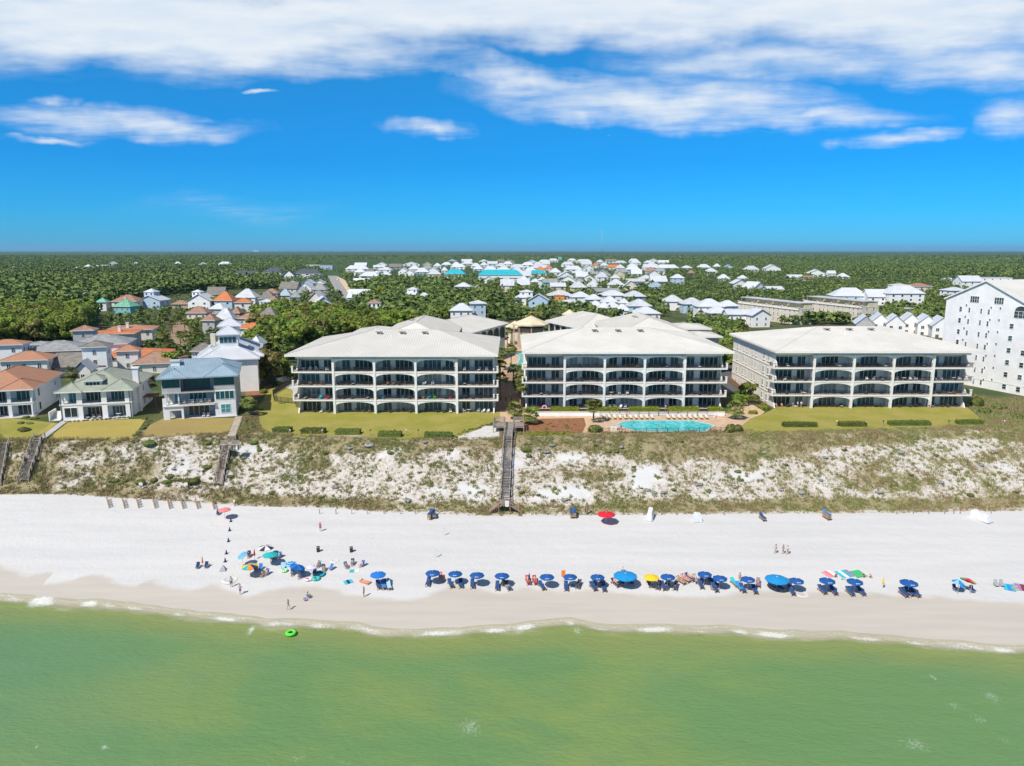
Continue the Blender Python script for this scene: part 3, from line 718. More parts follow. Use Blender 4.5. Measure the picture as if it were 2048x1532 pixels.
# ------------------------------------------------------------------ roofs, windows, railings
def hip(mb, x0, x1, y0, y1, z, h, m, r0=None, r1=None, seam=0.0, thick=0.25, fascia=None, ry=None, seam_m=None, axis='x'):
    """hip roof over a rectangle; ridge from r0 to r1 along the longer axis, fascia band under the eave"""
    if axis == 'y':
        old = mb.T; rot = Matrix(((0, 1, 0, 0), (1, 0, 0, 0), (0, 0, 1, 0), (0, 0, 0, 1)))
        mb.T = (old @ rot) if old is not None else rot
        hip(mb, y0, y1, x0, x1, z, h, m, r0, r1, seam, thick, fascia, ry, seam_m)
        mb.T = old; return
    d = (y1 - y0) / 2
    if r0 is None: r0 = x0 + min(d, (x1 - x0) / 2 - 0.01)
    if r1 is None: r1 = x1 - min(d, (x1 - x0) / 2 - 0.01)
    yc = (y0 + y1) / 2 if ry is None else ry
    A, B, C, D = (x0, y0, z), (x1, y0, z), (x1, y1, z), (x0, y1, z)
    E, G = (r0, yc, z + h), (r1, yc, z + h)
    mb.face([A, B, G, E], m); mb.face([B, C, G], m); mb.face([C, D, E, G], m); mb.face([D, A, E], m)
    f = fascia or m
    for p, q in ((A, B), (B, C), (C, D), (D, A)):
        mb.face([(p[0], p[1], z - thick), (q[0], q[1], z - thick), q, p], f)
    mb.face([(x0, y1, z - thick), (x1, y1, z - thick), (x1, y0, z - thick), (x0, y0, z - thick)], f)
    if seam:
        sm_ = seam_m or m; w = 0.07; t = 0.06
        def zat(x, y):
            a = (y - y0) / (yc - y0) if y <= yc else (y1 - y) / (y1 - yc)
            return z + h * a
        n = int((x1 - x0) / seam)
        for i in range(1, n):
            x = x0 + (x1 - x0) * i / n
            k = min(1.0, (x - x0) / (r0 - x0) if r0 > x0 else 1, (x1 - x) / (x1 - r1) if x1 > r1 else 1)
            for ya in (y0, y1):
                yb = ya + (yc - ya) * k
                mb.beam((x, ya, z + t / 2), (x, yb, z + h * k + t / 2), w, t, sm_)
        n = int((y1 - y0) / seam)
        for i in range(1, n):
            y = y0 + (y1 - y0) * i / n
            k = (y - y0) / (yc - y0) if y <= yc else (y1 - y) / (y1 - yc)
            mb.beam((x0, y, z + t / 2), (x0 + (r0 - x0) * k, y, z + h * k + t / 2), w, t, sm_)
            mb.beam((x1, y, z + t / 2), (x1 + (r1 - x1) * k, y, z + h * k + t / 2), w, t, sm_)
    for p, q in ((A, E), (D, E), (B, G), (C, G), (E, G)):
        if (Vector(p) - Vector(q)).length > 0.3: mb.beam((p[0], p[1], p[2] + .03), (q[0], q[1], q[2] + .03), 0.22, 0.1, seam_m or m)
def gable(mb, x0, x1, y0, y1, z, h, m, wallm, axis='x', over=0.4, thick=0.2, ends=True):
    """gable roof, ridge along axis; fills the gable ends with wall material"""
    old = mb.T
    if axis == 'y':
        rot = Matrix(((0, 1, 0, 0), (1, 0, 0, 0), (0, 0, 1, 0), (0, 0, 0, 1)))
        mb.T = (old @ rot) if old is not None else rot
        x0, x1, y0, y1 = y0, y1, x0, x1
    yc = (y0 + y1) / 2
    if ends:
        k = (y1 - y0) / 2
        for x in (x0 + over, x1 - over):
            s_ = over / k
            mb.face([(x, y0 + over, z), (x, y1 - over, z), (x, yc, z + h * (1 - s_))], wallm)
    for ya in (y0, y1):
        for dz, mm in ((0, m), (-thick, m)):
            mb.face([(x0, ya, z + dz), (x1, ya, z + dz), (x1, yc, z + h + dz), (x0, yc, z + h + dz)], mm)
        mb.face([(x0, ya, z - thick), (x1, ya, z - thick), (x1, ya, z), (x0, ya, z)], m)
        for x in (x0, x1):
            mb.face([(x, ya, z - thick), (x, ya, z), (x, yc, z + h), (x, yc, z + h - thick)], m)
    mb.T = old
WIN = {}
def window(parent, x, y, z, w, h, face='f', panes=2, g=None, frame=None, arch=False, sub=True, name='window', sill=False, rows=1):
    """window part with its panes; (x,y,z) = bottom centre on the wall, face: f front, b back, l left, r right"""
    g = g or glass_d; fr = frame or trim_w
    key = (round(w, 2), round(h, 2), panes, g.name, fr.name, arch, sill, rows, name)
    if key not in WIN:
        a, bq = MB(), MB()
        t = 0.09
        a.box(-w/2, -w/2 + t, -0.07, 0.03, 0, h, fr); a.box(w/2 - t, w/2, -0.07, 0.03, 0, h, fr)
        a.box(-w/2 + t, w/2 - t, -0.07, 0.03, 0, t, fr); a.box(-w/2 + t, w/2 - t, -0.07, 0.03, h - t, h, fr)
        for i in range(1, panes):
            xx = -w/2 + w * i / panes
            a.box(xx - t*0.55, xx + t*0.55, -0.065, 0.02, t, h - t, fr)
        for i in range(1, rows):
            zz = h * i / rows
            a.box(-w/2 + t, w/2 - t, -0.06, 0.02, zz - 0.03, zz + 0.03, fr)
        if sill: a.box(-w/2 - .15, w/2 + .15, -0.2, 0.0, -0.16, -0.002, fr)
        if arch:
            n = 8; pts = [(w/2 * math.cos(math.pi*k/n), w/2 * math.sin(math.pi*k/n) * 0.8) for k in range(n + 1)]
            for k in range(n):
                p, q = pts[k], pts[k+1]
                bq.face([(0, -0.03, h), (p[0]*.9, -0.03, h + p[1]*.9), (q[0]*.9, -0.03, h + q[1]*.9)], g)
                a.beam((p[0]*.95, -0.03, h + p[1]*.95), (q[0]*.95, -0.03, h + q[1]*.95), 0.1, 0.1, fr)
        bq.face([(-w/2 + t, -0.03, t), (w/2 - t, -0.03, t), (w/2 - t, -0.03, h - t), (-w/2 + t, -0.03, h - t)], g)
        WIN[key] = (a.mesh(name), bq.mesh('pane'))
    ma, mg = WIN[key]
    rz = {'f': 0, 'b': math.pi, 'l': -math.pi/2, 'r': math.pi/2}[face]
    o = add(name, ma, parent, (x, y, z), rz)
    add('pane', mg, o)
    return o
def railing_mb(mb, a, b, z, h, m, step=0.16, w=0.03):
    a, b = Vector((*a, z)), Vector((*b, z)); L = (b - a).length
    up = Vector((0, 0, 1))
    mb.beam(a + up*h, b + up*h, 0.07, 0.06, m); mb.beam(a + up*0.12, b + up*0.12, 0.04, 0.04, m)
    n = max(1, int(L / step))
    for i in range(n + 1):
        p = a.lerp(b, i / n); ww = 0.06 if i % 12 == 0 else w
        mb.box(p.x - ww/2, p.x + ww/2, p.y - ww/2, p.y + ww/2, z + (0.0 if i % 12 == 0 else 0.12), z + h, m)

# ------------------------------------------------------------------ the three beachfront condominiums
FH = 3.55
def arch_pts(x0, x1, z0, z1, n=10):
    xc, hw = (x0 + x1) / 2, (x1 - x0) / 2
    return [(xc - hw * math.cos(math.pi * k / n), z0 + (z1 - z0) * math.sin(math.pi * k / n) ** 0.75) for k in range(n + 1)]
BAL = []      # balcony bays: (building word, floor, bay, origin, x0, x1, z)
def condo(name, label, loc, W, D, word, plan, seam_m, sidewin, ridge, roof_x):
    root = thing(name, label, 'condominium', loc)
    bay = (W - 30.6) / 2
    cols = [bay, bay + 10.2, bay + 20.4, bay + 30.6]
    bd = 3.0                                   # balcony depth
    Hh = 4 * FH
    w = MB()                                   # solid block behind the balconies
    w.box(0, W, bd, D, -0.4, Hh + 0.35, wall_w)
    w.build('wall', root)
    fr = MB()                                  # slabs, piers, arches, parapets
    for f in range(5):
        z = f * FH
        if f < 4:
            fr.box(0.0 if f == 0 else -1.0, W + (0.0 if f == 0 else 1.0), -0.45 if f else -1.6, bd - 0.01, z - 0.32, z, trim_w if f else conc_m)
            fr.box(0.02, W - 0.02, -0.1, bd - 0.012, z + 0.001, z + 0.02, tile_floor)
        if f == 0: continue
    fr.box(-0.01, W + 0.01, 0.0, bd - 0.01, Hh - 0.32, Hh + 0.35, trim_w)
    for c in cols:
        fr.box(c - 0.28, c + 0.28, -0.52, 0.2, 0, Hh - 0.33, trim_w)
        for f in range(4):
            z0 = f * FH
            # side partition with an arched opening
            fr.box(c - 0.12, c + 0.12, 1.6, bd - 0.02, z0 + 0.02, z0 + FH - 0.33, wall_w)
            fr.box(c - 0.12, c + 0.12, 0.2, 1.6, z0 + 2.55, z0 + FH - 0.33, wall_w)
    for (xa, xb) in ((cols[0], cols[1]), (cols[1], cols[2]), (cols[2], cols[3])):
        for f in range(4):
            z0 = f * FH; zt = z0 + FH - 0.33
            pts = arch_pts(xa + 0.28, xb - 0.28, z0 + 1.85, z0 + FH - 0.55)
            for k in range(len(pts) - 1):
                (p, pz), (q, qz) = pts[k], pts[k+1]
                for y in (-0.36, -0.06):
                    fr.face([(p, y, pz), (q, y, qz), (q, y, zt), (p, y, zt)], trim_w)
                fr.face([(p, -0.36, pz), (q, -0.36, qz), (q, -0.06, qz), (p, -0.06, pz)], trim_w)
    for f in range(1, 4):                      # corner parapet piers of the end balconies
        z0 = f * FH
        for sx, y1 in ((-1.0, 0), (W + 1.0, 0)):
            s_ = 1 if sx < 0 else -1
            fr.box(min(sx, sx + s_*0.4), max(sx, sx + s_*0.4), -0.47, 0.1, z0 + 0.001, z0 + 1.25, trim_w)
            fr.box(min(sx - s_*.07, sx + s_*0.47), max(sx - s_*.07, sx + s_*0.47), -0.54, 0.17, z0 + 1.251, z0 + 1.38, trim_w)
    fr.build('balcony_frame', root)
    # end walls beside the first and last bay: tapered corner buttress
    for sx, s_ in ((0.0, 1), (W, -1)):
        for f in range(4):
            e = MB(); z0 = f * FH
            pts = [(0.05, z0 + 0.03), (bd, z0 + 0.03), (bd, z0 + FH - 0.35), (1.9, z0 + FH - 0.35), (1.5, z0 + 2.0), (0.5, z0 + 0.9)]
            xa, xb = (sx, sx + 0.3) if s_ > 0 else (sx - 0.3, sx)
            n = len(pts)
            for xx in (xa, xb): e.face([(xx, p[0], p[1]) for p in pts], wall_w)
            for k in range(n):
                p, q = pts[k], pts[(k+1) % n]
                e.face([(xa, p[0], p[1]), (xb, p[0], p[1]), (xb, q[0], q[1]), (xa, q[0], q[1])], wall_w)
            e.build('end_wall', root)
    # doors and railings, bay by bay
    edges = [0.0] + cols + [W]
    for f in range(4):
        z0 = f * FH + 0.03
        for k in range(5):
            xa, xb = edges[k], edges[k+1]
            for (fx, pn, wd) in plan[k]:
                wo_ = window(root, xa + (xb - xa) * fx, bd - 0.03, z0, wd, 2.45, 'f', pn, name='sliding_door')
                if random.random() < .3:      # some doors have drawn curtains behind the glass
                    pn_ = wo_.children[0]; pn_.material_slots[0].link = 'OBJECT'; pn_.material_slots[0].material = random.choice((glass_c, glass_c, glass_t2))
            BAL.append((word, f, k, loc, xa, xb, z0))
            if f:
                r = MB()
                x_a = xa + 0.3 if k else -0.6; x_b = xb - 0.3 if k < 4 else W + 0.6
                railing_mb(r, (x_a, -0.25), (x_b, -0.25), z0, 1.05, iron_m)
                if k == 0: railing_mb(r, (-0.85, 0.1), (-0.85, bd - 0.1), z0, 1.05, iron_m)
                if k == 4: railing_mb(r, (W + 0.85, 0.1), (W + 0.85, bd - 0.1), z0, 1.05, iron_m)
                r.build('railing', root)
    # side walls: string courses and windows
    for f in range(1, 4):
        for (xa, xb) in ((-0.12, -0.003), (W + 0.003, W + 0.12)):
            t = MB(); t.box(xa, xb, bd + .3, D + 0.12, f * FH - 0.28, f * FH - 0.06, trim_w); t.build('string_course', root)
    for side, xx in (('l', -0.01), ('r', W + 0.01)):
        if side not in sidewin: continue
        for f in range(4):
            for (yy, wd, hh, pn) in ((6.0, 1.5, 1.75, 3), (9.6, 1.5, 1.75, 3), (16.0, 0.62, 1.9, 1), (18.6, 0.62, 1.9, 1), (24.0, 0.62, 1.9, 1), (26.6, 0.62, 1.9, 1), (32.5, 0.9, 1.3, 1)):
                if yy < D - 1: window(root, xx, yy, f * FH + 0.75, wd, hh, side, pn, sill=True, rows=2)
    # roof
    rf = MB()
    hip(rf, roof_x[0], W + roof_x[1], -1.5, D + 1.5, Hh + 0.85, 4.2, roof_cream, ridge[0], ridge[1], 0.62, 0.5, trim_w, seam_m=seam_m)
    rfo = rf.build('roof', root)
    for vx in (W * 0.375, W * 0.50, W * 0.62):
        v = MB(); v.T = Matrix.Translation((vx, D / 2 - 3.5, Hh + 0.85 + 4.2 * (1 - 3.5 / (D / 2 + 1.5)) - 0.05))
        v.box(-0.55, 0.55, -0.5, 0.5, 0, 0.55, trim_w); v.box(-0.8, 0.8, -0.7, 0.7, 0.551, 0.72, wood_grey)
        v.box(-0.4, 0.4, -0.52, -0.501, 0.12, 0.45, iron_m)
        v.build('roof_vent', rfo)
    v = MB(); v.tube((W * 0.45, D * .32, Hh + 2.9), (W * 0.45, D * .32, Hh + 4.2), 0.12, 0.12, 8, trim_w); v.build('vent_pipe', rfo)
    for xx in (cols[0] + .42, cols[3] - .42):
        dp = MB(); dp.tube((xx, -0.2, 0.1), (xx, -0.2, Hh), 0.06, 0.06, 6, trim_w); dp.build('downpipe', root)
    return root
PL = lambda s: {'L': [(0.30, 4, 4.6), (0.78, 2, 2.1)], 'R': [(0.22, 2, 2.1), (0.70, 4, 4.6)],
                'a': [(0.25, 2, 2.1), (0.68, 4, 4.4)], 'b': [(0.38, 4, 4.4), (0.80, 2, 2.1)], 'c': [(0.52, 4, 4.4)]}[s]
seam_grey = mat('roof_seam_grey', (0.55, 0.53, 0.485), 0.5, 0.03, 0.2)
condo('condominium', 'cream four-storey condominium with balconies left of the stair, behind the plain lawn', (-53.6, 177.4, ZP), 49.2, 34, 'left', [PL('L'), PL('a'), PL('a'), PL('b'), PL('R')], seam_grey, 'lr', (16.5, 33.5), (-2.2, 1.0))
condo('condominium', 'cream four-storey condominium with balconies behind the outdoor pool', (3.5, 182.5, ZP), 50.4, 34, 'middle', [PL('L'), PL('a'), PL('a'), PL('b'), PL('R')], roof_cream, 'lr', (16.0, 33.5), (-1.0, 2.2))
condo('condominium', 'cream four-storey condominium farthest right, showing its long windowed side wall', (67.9, 183.7, ZP), 49.6, 37, 'right', [PL('L'), PL('c'), PL('c'), PL('b'), PL('R')], roof_cream, 'lr', (17.5, 36.0), (-1.0, 2.2))

# ------------------------------------------------------------------ rear condominium blocks
def arcade(mb, xa, xb, y, z, h, n, m, depth=0.35):
    """row of arched openings in a wall along X at y (faces -Y)"""
    s = (xb - xa) / n
    for k in range(n):
        a, b_ = xa + k * s, xa + (k + 1) * s
        mb.box(a - 0.25, a + 0.25, y, y + depth, z, z + h, m)
        pts = arch_pts(a + 0.25, b_ - 0.25, z + h * 0.55, z + h - 0.35, 8)
        for i in range(8):
            (p, pz), (q, qz) = pts[i], pts[i+1]
            mb.face([(p, y, pz), (q, y, qz), (q, y, z + h), (p, y, z + h)], m)
            mb.face([(p, y, pz), (q, y, qz), (q, y + depth, qz), (p, y + depth, pz)], m)
    mb.box(xb - 0.25, xb + 0.25, y, y + depth, z, z + h, m)
def rear_block(label, ox, oy, rot, L, Wd, ez, rh, ridge=(None, None), arc=None, wings=(), vents=True):
    z0 = gz(ox, oy)
    root = thing('rear_building', label, 'building', (ox, oy, z0), rot)
    e = ez - z0
    w = MB(); w.box(1.4, L - 1.4, 1.4, Wd - 1.4, -0.6, e + 0.1, wall_beige); w.build('wall', root)
    r = MB(); hip(r, 0, L, 0, Wd, e + 0.35, rh, roof_cream, ridge[0], ridge[1], 0.62, 0.45, trim_w, seam_m=seam_grey)
    ro = r.build('roof', root)
    for (a0, a1, b0, b1, e2, h2, ax2) in wings:
        rw = MB(); hip(rw, a0, a1, b0, b1, e2 - z0 + 0.35, h2, roof_cream, seam=0.62, thick=0.45, fascia=trim_w, axis=ax2, seam_m=seam_grey); rw.build('wing_roof', root)
        ww = MB(); ww.box(a0 + 1.2, a1 - 1.2, b0 + 1.2, b1 - 1.2, -0.6, e2 - z0 + 0.12, wall_beige); ww.build('wing_wall', root)
    if arc:
        for (xa, xb, zz, hh, n) in arc:
            m_ = MB(); arcade(m_, xa, xb, 0.9, zz - z0, hh, n, wall_beige)
            m_.box(xa, xb, 1.3, 1.35, zz - z0, zz - z0 + hh - .3, iron_m)
            m_.build('arcade', root)
    if vents:
        for i in range(2):
            v = MB(); v.box(-0.6, 0.6, -0.5, 0.5, 0, 0.6, trim_w); v.box(-0.75, 0.75, -0.65, 0.65, 0.601, 0.75, wood_grey)
            v.build('roof_vent', ro, (L * .42 + 3.5 * i, Wd * .5 + 3.0, e + .35 + rh * (1 - 3.0 / (Wd / 2)) - .05))
    return root
# main rear blocks run away from the beach: local x points inland (rotated 90 degrees)
rear_block('cream-roofed rear block directly behind the left condominium', -17.4, 215, R(90), 48, 24.5, 27.2, 4.6, (8, 32), wings=((20, 44, 20, 37, 26.0, 1.8, 'x'),))
rear_block('cream-roofed rear wing with arcade, angled behind the left condominium, facing the palm court', -15.4, 243, R(70), 42, 24, 25.6, 3.8, (10, 32), arc=[(2, 40, 20.5, 5.0, 6)], vents=False)
rear_block('cream-roofed rear block directly behind the middle condominium', 58.5, 222, R(90), 50, 28, 27.2, 4.8, (14, 34), wings=((12, 26, -10, 3, 26.0, 1.0, 'y'), (36, 54, -13, 3, 26.0, 1.2, 'y')))
rear_block('cream-roofed rear wing with arcade, angled behind the middle condominium, facing the palm court', 13.2, 292, R(-68), 31, 24, 25.6, 4.2, (9, 22), arc=[(2, 29, 20.5, 5.0, 5)], vents=False)
# ------------------------------------------------------------------ houses
FOOT = []                     # footprints (x, y, radius) kept free of trees
HOUSES = []                   # things that still need a label: (root, px, Y, words)
WNAME = {'white_stucco': 'white', 'cream_stucco': 'cream', 'pale_blue_siding': 'pale blue', 'blue_siding': 'blue', 'beige_stucco': 'beige', 'tan_stucco': 'tan', 'grey_siding': 'grey',
         'teal_siding': 'teal', 'brick_red_siding': 'red', 'orange_wall': 'orange', 'pink_stucco': 'pink', 'pale_yellow_siding': 'yellow'}
RNAME = {'white_metal_roof': 'white', 'bluegrey_metal_roof': 'blue-grey', 'terracotta_tiles': 'terracotta', 'orange_tiles': 'orange', 'brown_tiles': 'brown', 'grey_shingles': 'grey', 'dark_shingles': 'dark slate',
         'taupe_shingles': 'taupe', 'sage_slate': 'sage', 'light_grey_roof': 'pale grey', 'turquoise_roof': 'turquoise', 'green_roof': 'green', 'tan_canvas': 'tan', 'cream_metal_roof': 'cream'}
KEY = dict(w=roof_white, b=roof_bluegrey, t=roof_terra, o=roof_orange, n=roof_brown, g=roof_grey, d=roof_dark, p=roof_taupe, s=roof_sage, l=roof_lgrey, q=roof_teal, e=roof_green, c=roof_cream)
WKEY = dict(w=wall_white, c=wall_w, b=wall_blue, B=wall_dblue, e=wall_beige, t=wall_tan, g=wall_grey, q=wall_teal, r=wall_red, o=wall_orange, p=wall_pink, y=wall_yellow)
def wall_windows(root, x0, x1, y0, y1, z0, floors, sh, faces, far, g=None, pitch=3.6, wd=1.1, hh=1.6):
    for fc in faces:
        L = (x1 - x0) if fc in 'fb' else (y1 - y0)
        n = max(1, int(L / (pitch * (1.6 if far else 1.0))))
        if far: n = min(n, 4)
        for f in range(floors):
            for i in range(n):
                u = (i + 0.5) / n
                if fc == 'f': x, y = x0 + L * u, y0 - 0.01
                elif fc == 'l': x, y = x0 - 0.01, y0 + L * u
                else: x, y = x1 + 0.01, y0 + L * u
                w_, h_ = (wd * 1.5, hh) if far else (wd, hh)
                window(root, x, y, z0 + f * sh + 0.75, w_, h_, fc, 1 if far else 2, g, sub=not far)
def house(x0, x1, ye, top, floors, rk, wk, rt='h', rot=0.0, depth=None, tower=None, label=None, over=0.7, extras=None, sh=3.1):
    """one house from its front eave in the photo: x0..x1, eave row ye, roof top row; roof type h hip, g gable front, s gable side, f flat"""
    xc = (x0 + x1) / 2; Y = 300.0
    for _ in range(8):
        zb = gz(P(xc, ye, 18).x if False else PY(xc, ye, Y).x, Y)
        ze = zb + floors * sh + 0.35
        Y = P(xc, ye, ze).y
    c = P(xc, ye, ze)
    Wd = (x1 - x0) / FPX * (Y * cp + (CAMH - ze) * sp)
    D = depth or max(8.0, min(18.0, Wd * 0.85))
    ridge_d = (0 if rt == 'g' else D / 2) + over
    rise = PY(xc, top, Y + ridge_d).z - ze
    rise = max(0.8, min(rise, 0.42 * Wd + 1.0, 7.0))
    far = Y > 480; vfar = Y > 950
    root = thing('house', label or 'house', 'house', (c.x, Y, zb), rot)
    FOOT.append((c.x, Y + D / 2, max(Wd, D) * 0.5 + 1.0, Y, xc))
    hw = Wd / 2 - over
    w = MB(); w.box(-hw, hw, over, D - over, -0.6, ze - zb + (0.0 if rt != 'f' else 0.0), WKEY[wk]); w.build('wall', root)
    r = MB(); rm = KEY[rk]; seam = 0.0 if far or rk in 'gpdtonsl' else 0.8
    z = ze - zb
    if rt == 'h': hip(r, -Wd/2, Wd/2, 0, D, z, rise, rm, seam=seam, thick=0.22, fascia=trim_w, axis='x' if Wd >= D else 'y')
    elif rt == 'g': gable(r, -Wd/2, Wd/2, 0, D, z, rise, rm, WKEY[wk], axis='y', over=over)
    elif rt == 's': gable(r, -Wd/2, Wd/2, 0, D, z, rise, rm, WKEY[wk], axis='x', over=over)
    else: r.box(-Wd/2 + .3, Wd/2 - .3, over - .3, D - over + .3, z + 0.005, z + 0.5, rm)
    ro = r.build('roof', root)
    side = 'r' if xc < 1024 else 'l'
    if vfar: wall_windows(root, -hw, hw, over, D - over, 0, min(floors, 2), sh, 'f', True, pitch=Wd / 5.0, wd=max(1.2, Wd / 12), hh=1.7)
    else: wall_windows(root, -hw, hw, over, D - over, 0, floors, sh, 'f' if abs(xc - 1024) < 150 else 'f' + side, far)
    if tower:                       # (x0, x1, eave row, top row) of a roof tower in the photo
        t0, t1, te, tt = tower
        Yt = Y + D * 0.45
        ze2 = PY((t0 + t1) / 2, te, Yt).z - zb
        k = (Yt * cp + (CAMH - zb - ze2) * sp) / FPX
        tx = PY((t0 + t1) / 2, te, Yt).x - c.x; tw = (t1 - t0) * k / 2
        ze2 = max(ze2, z + 1.5)
        t = MB(); t.box(tx - tw + .4, tx + tw - .4, D*.45 + .4, D*.45 + 2*tw - .4, z + 0.05, ze2, WKEY[wk]); to = t.build('tower', root)
        rt_ = MB(); hip(rt_, tx - tw, tx + tw, D*.45, D*.45 + 2*tw, ze2 + .02, max(.8, PY((t0 + t1) / 2, tt, Yt + tw).z - zb - ze2), rm, thick=0.2, fascia=trim_w); rt_.build('tower_roof', root)
        n_ = 2 if far else 3
        for i in range(n_):
            window(to, tx - tw + .4 + (2*tw - .8) * (i + .5) / n_, D*.45 + .39, ze2 - 2.3, min(1.3, 1.4*tw/n_), 1.7, 'f', 1, sub=False)
    if extras: extras(root, hw, D, z, over)
    if label is None:
        HOUSES.append((root, xc, Y, WNAME[WKEY[wk].name], RNAME[rm.name], {'h': 'hip', 'g': 'gabled', 's': 'gabled', 'f': 'flat'}[rt], floors, bool(tower)))
    return root
def porch(side=1):
    def f(root, hw, D, z, over):
        m = MB(); m.box(-hw + .3, hw - .3, -2.0, over - .02, -0.5, 0.15, trim_w)
        m.box(-hw + .2, hw - .2, -2.0, over - .02, 2.9, 3.1, trim_w)
        for i in range(4):
            x = -hw + .5 + (2 * hw - 1.0) * i / 3
            m.box(x - .12, x + .12, -1.9, -1.66, 0.151, 2.899, trim_w)
        m.build('porch', root)
    return f
def chimney_at(dx, dy, h=2.6, m=None, w=1.0):
    def f(root, hw, D, z, over):
        c = MB(); c.box(dx - w/2, dx + w/2, D * dy, D * dy + w, z - .5, z + h, m or wall_white); c.box(dx - w*.65, dx + w*.65, D*dy - w*.15, D*dy + w*1.15, z + h + .002, z + h + .25, m or wall_white)
        c.build('chimney', root)
    return f
def house_xy(label, corner, W, rot, name='beach_house'):
    return thing(name, label, 'house', corner, rot)
def frame_front(root, xs, openings, z0, z1, y0, y1, wm, lintel=0.4, sill=0.0):
    """front wall of piers with openings between x pairs"""
    m = MB(); prev = xs[0]
    for (a, b_) in openings:
        m.box(prev, a, y0, y1, z0, z1, wm); m.box(a, b_, y0, y1, z1 - lintel, z1, wm)
        if sill: m.box(a, b_, y0, y1, z0, z0 + sill, wm)
        prev = b_
    m.box(prev, xs[1], y0, y1, z0, z1, wm)
    return m.build('front_wall', root)

# --- sage-roofed villa
o = Vector((-108.3, 169.9, ZP)); r2 = house_xy('white villa with sage slate hip roof, chimney and three front bays', o, 15.6, R(14))
m = MB(); m.box(0.02, 15.58, 2.4, 21.5, -0.5, 7.0, wall_white); m.build('wall', r2)
op = [(.8, 3.6), (4.8, 9.0), (10.2, 14.2)]
frame_front(r2, (0, 15.6), op[1:], 0, 3.5, 0, .5, wall_white, 0.35)
frame_front(r2, (0, 15.6), op, 3.85, 7.0, 0, .5, wall_white, 0.3)
m = MB(); m.box(-.15, 15.75, -.12, 2.38, 3.502, 3.848, trim_w); m.build('balcony_slab', r2)
m = MB(); m.box(.5, 15.1, -2.0, 2.38, -.4, .06, conc_m); m.build('patio', r2)
for (a, b_) in op:
    m = MB(); railing_mb(m, (a, .25), (b_, .25), 3.86, 1.0, iron_m); m.build('railing', r2)
window(r2, 2.2, -.02, .6, 2.9, 2.4, 'f', 2, name='window')
for (x, w_, n_) in ((2.2, 1.8, 2), (6.9, 3.6, 4), (12.2, 3.2, 4)):
    window(r2, x, 2.38, 3.9, w_, 2.3, 'f', n_, name='sliding_door', g=glass_t if n_ == 2 else glass_d)
    if x > 3: window(r2, x, 2.38, .07, w_, 2.4, 'f', n_, name='sliding_door')
wall_windows(r2, 0, 15.6, 4, 21, 0, 2, 3.5, 'r', False, pitch=5.5)
m = MB(); hip(m, -.8, 16.4, -.8, 22.3, 7.02, 3.6, roof_sage, thick=.3, fascia=trim_w, axis='y'); hip(m, -.6, 5.2, -1.0, 6, 7.03, 1.7, roof_sage, thick=.3, fascia=trim_w, axis='y'); hip(m, 9.4, 16.5, -1.0, 7, 7.04, 2.0, roof_sage, thick=.3, fascia=trim_w, axis='y')
rf = m.build('roof', r2)
m = MB(); m.box(5.2, 9.0, 1.6, 5.5, 7.2, 9.2, wall_white); m.build('dormer', rf)
window(rf, 7.1, 1.58, 7.9, 3.2, .9, 'f', 4)
m = MB(); hip(m, 4.6, 9.6, 1.0, 6.5, 9.21, 1.3, roof_sage, thick=.2, fascia=trim_w); m.build('dormer_roof', rf)
m = MB(); m.box(14.9, 16.2, 6.0, 7.6, 0, 11.0, wall_white); m.box(14.7, 16.4, 5.8, 7.8, 11.002, 11.3, trim_w); m.build('chimney', r2)
for x in (.15, 15.3):
    m = MB(); m.tube((x, -.1, 0), (x, -.1, 7), .07, .07, 6, pipe_m); m.build('downpipe', r2)
m = MB()
for i in range(9): m.box(-2.2, -.2, -.5 + i*.45, -.05 + i*.45, 0, .18 * (i + 1), trim_w)
m.box(-2.5, -2.25, -.6, 4, 0, 2.2, wall_white); m.build('side_stair', r2)
FOOT.append((-104, 180, 14, 170, 200))
# --- terracotta villa at the left edge
o1 = Vector((-117.9, 174.6, ZP)); a1 = R(17)
r1 = house_xy('white two-storey villa with terracotta roof cut by the left edge', o1, 14, a1)
m = MB(); m.box(-15, -.02, 2.6, 24, -.5, 6.9, wall_white); m.build('wall', r1)
op = [(-13.6, -9.6), (-8.4, -4.9)]; op2 = [(-13.6, -9.6), (-8.4, -4.9), (-3.9, -.5)]
frame_front(r1, (-15, 0), [(-13.6, -9.2), (-8.2, -5.4), (-4.6, -.5)], .0, 3.3, 0, .45, wall_white)
frame_front(r1, (-15, 0), [(-13.6, -9.2), (-8.2, -5.4), (-4.6, -.5)], 3.6, 6.9, 0, .45, wall_white)
m = MB(); m.box(-15.2, .15, -.1, 2.58, 3.302, 3.598, trim_w); m.build('balcony_slab', r1)
m = MB(); m.box(-15, .3, -1.5, 2.58, -.5, .06, conc_m); m.build('patio', r1)
for (a, b_) in ((-13.6, -9.2), (-8.2, -5.4), (-4.6, -.5)):
    m = MB(); railing_mb(m, (a, .2), (b_, .2), 3.61, 1.0, iron_m); m.build('railing', r1)
    window(r1, (a + b_) / 2, 2.58, 3.65, min(3.2, b_ - a - .3), 2.4, 'f', 3, name='sliding_door'); window(r1, (a + b_) / 2, 2.58, .07, min(3.2, b_ - a - .3), 2.4, 'f', 3, name='sliding_door')
for f in range(2):
    window(r1, .0, 5.0, f * 3.5 + .6, 1.4, 2.0, 'r', 1); window(r1, .0, 19, f * 3.5 + .8, .7, 1.2, 'r', 1)
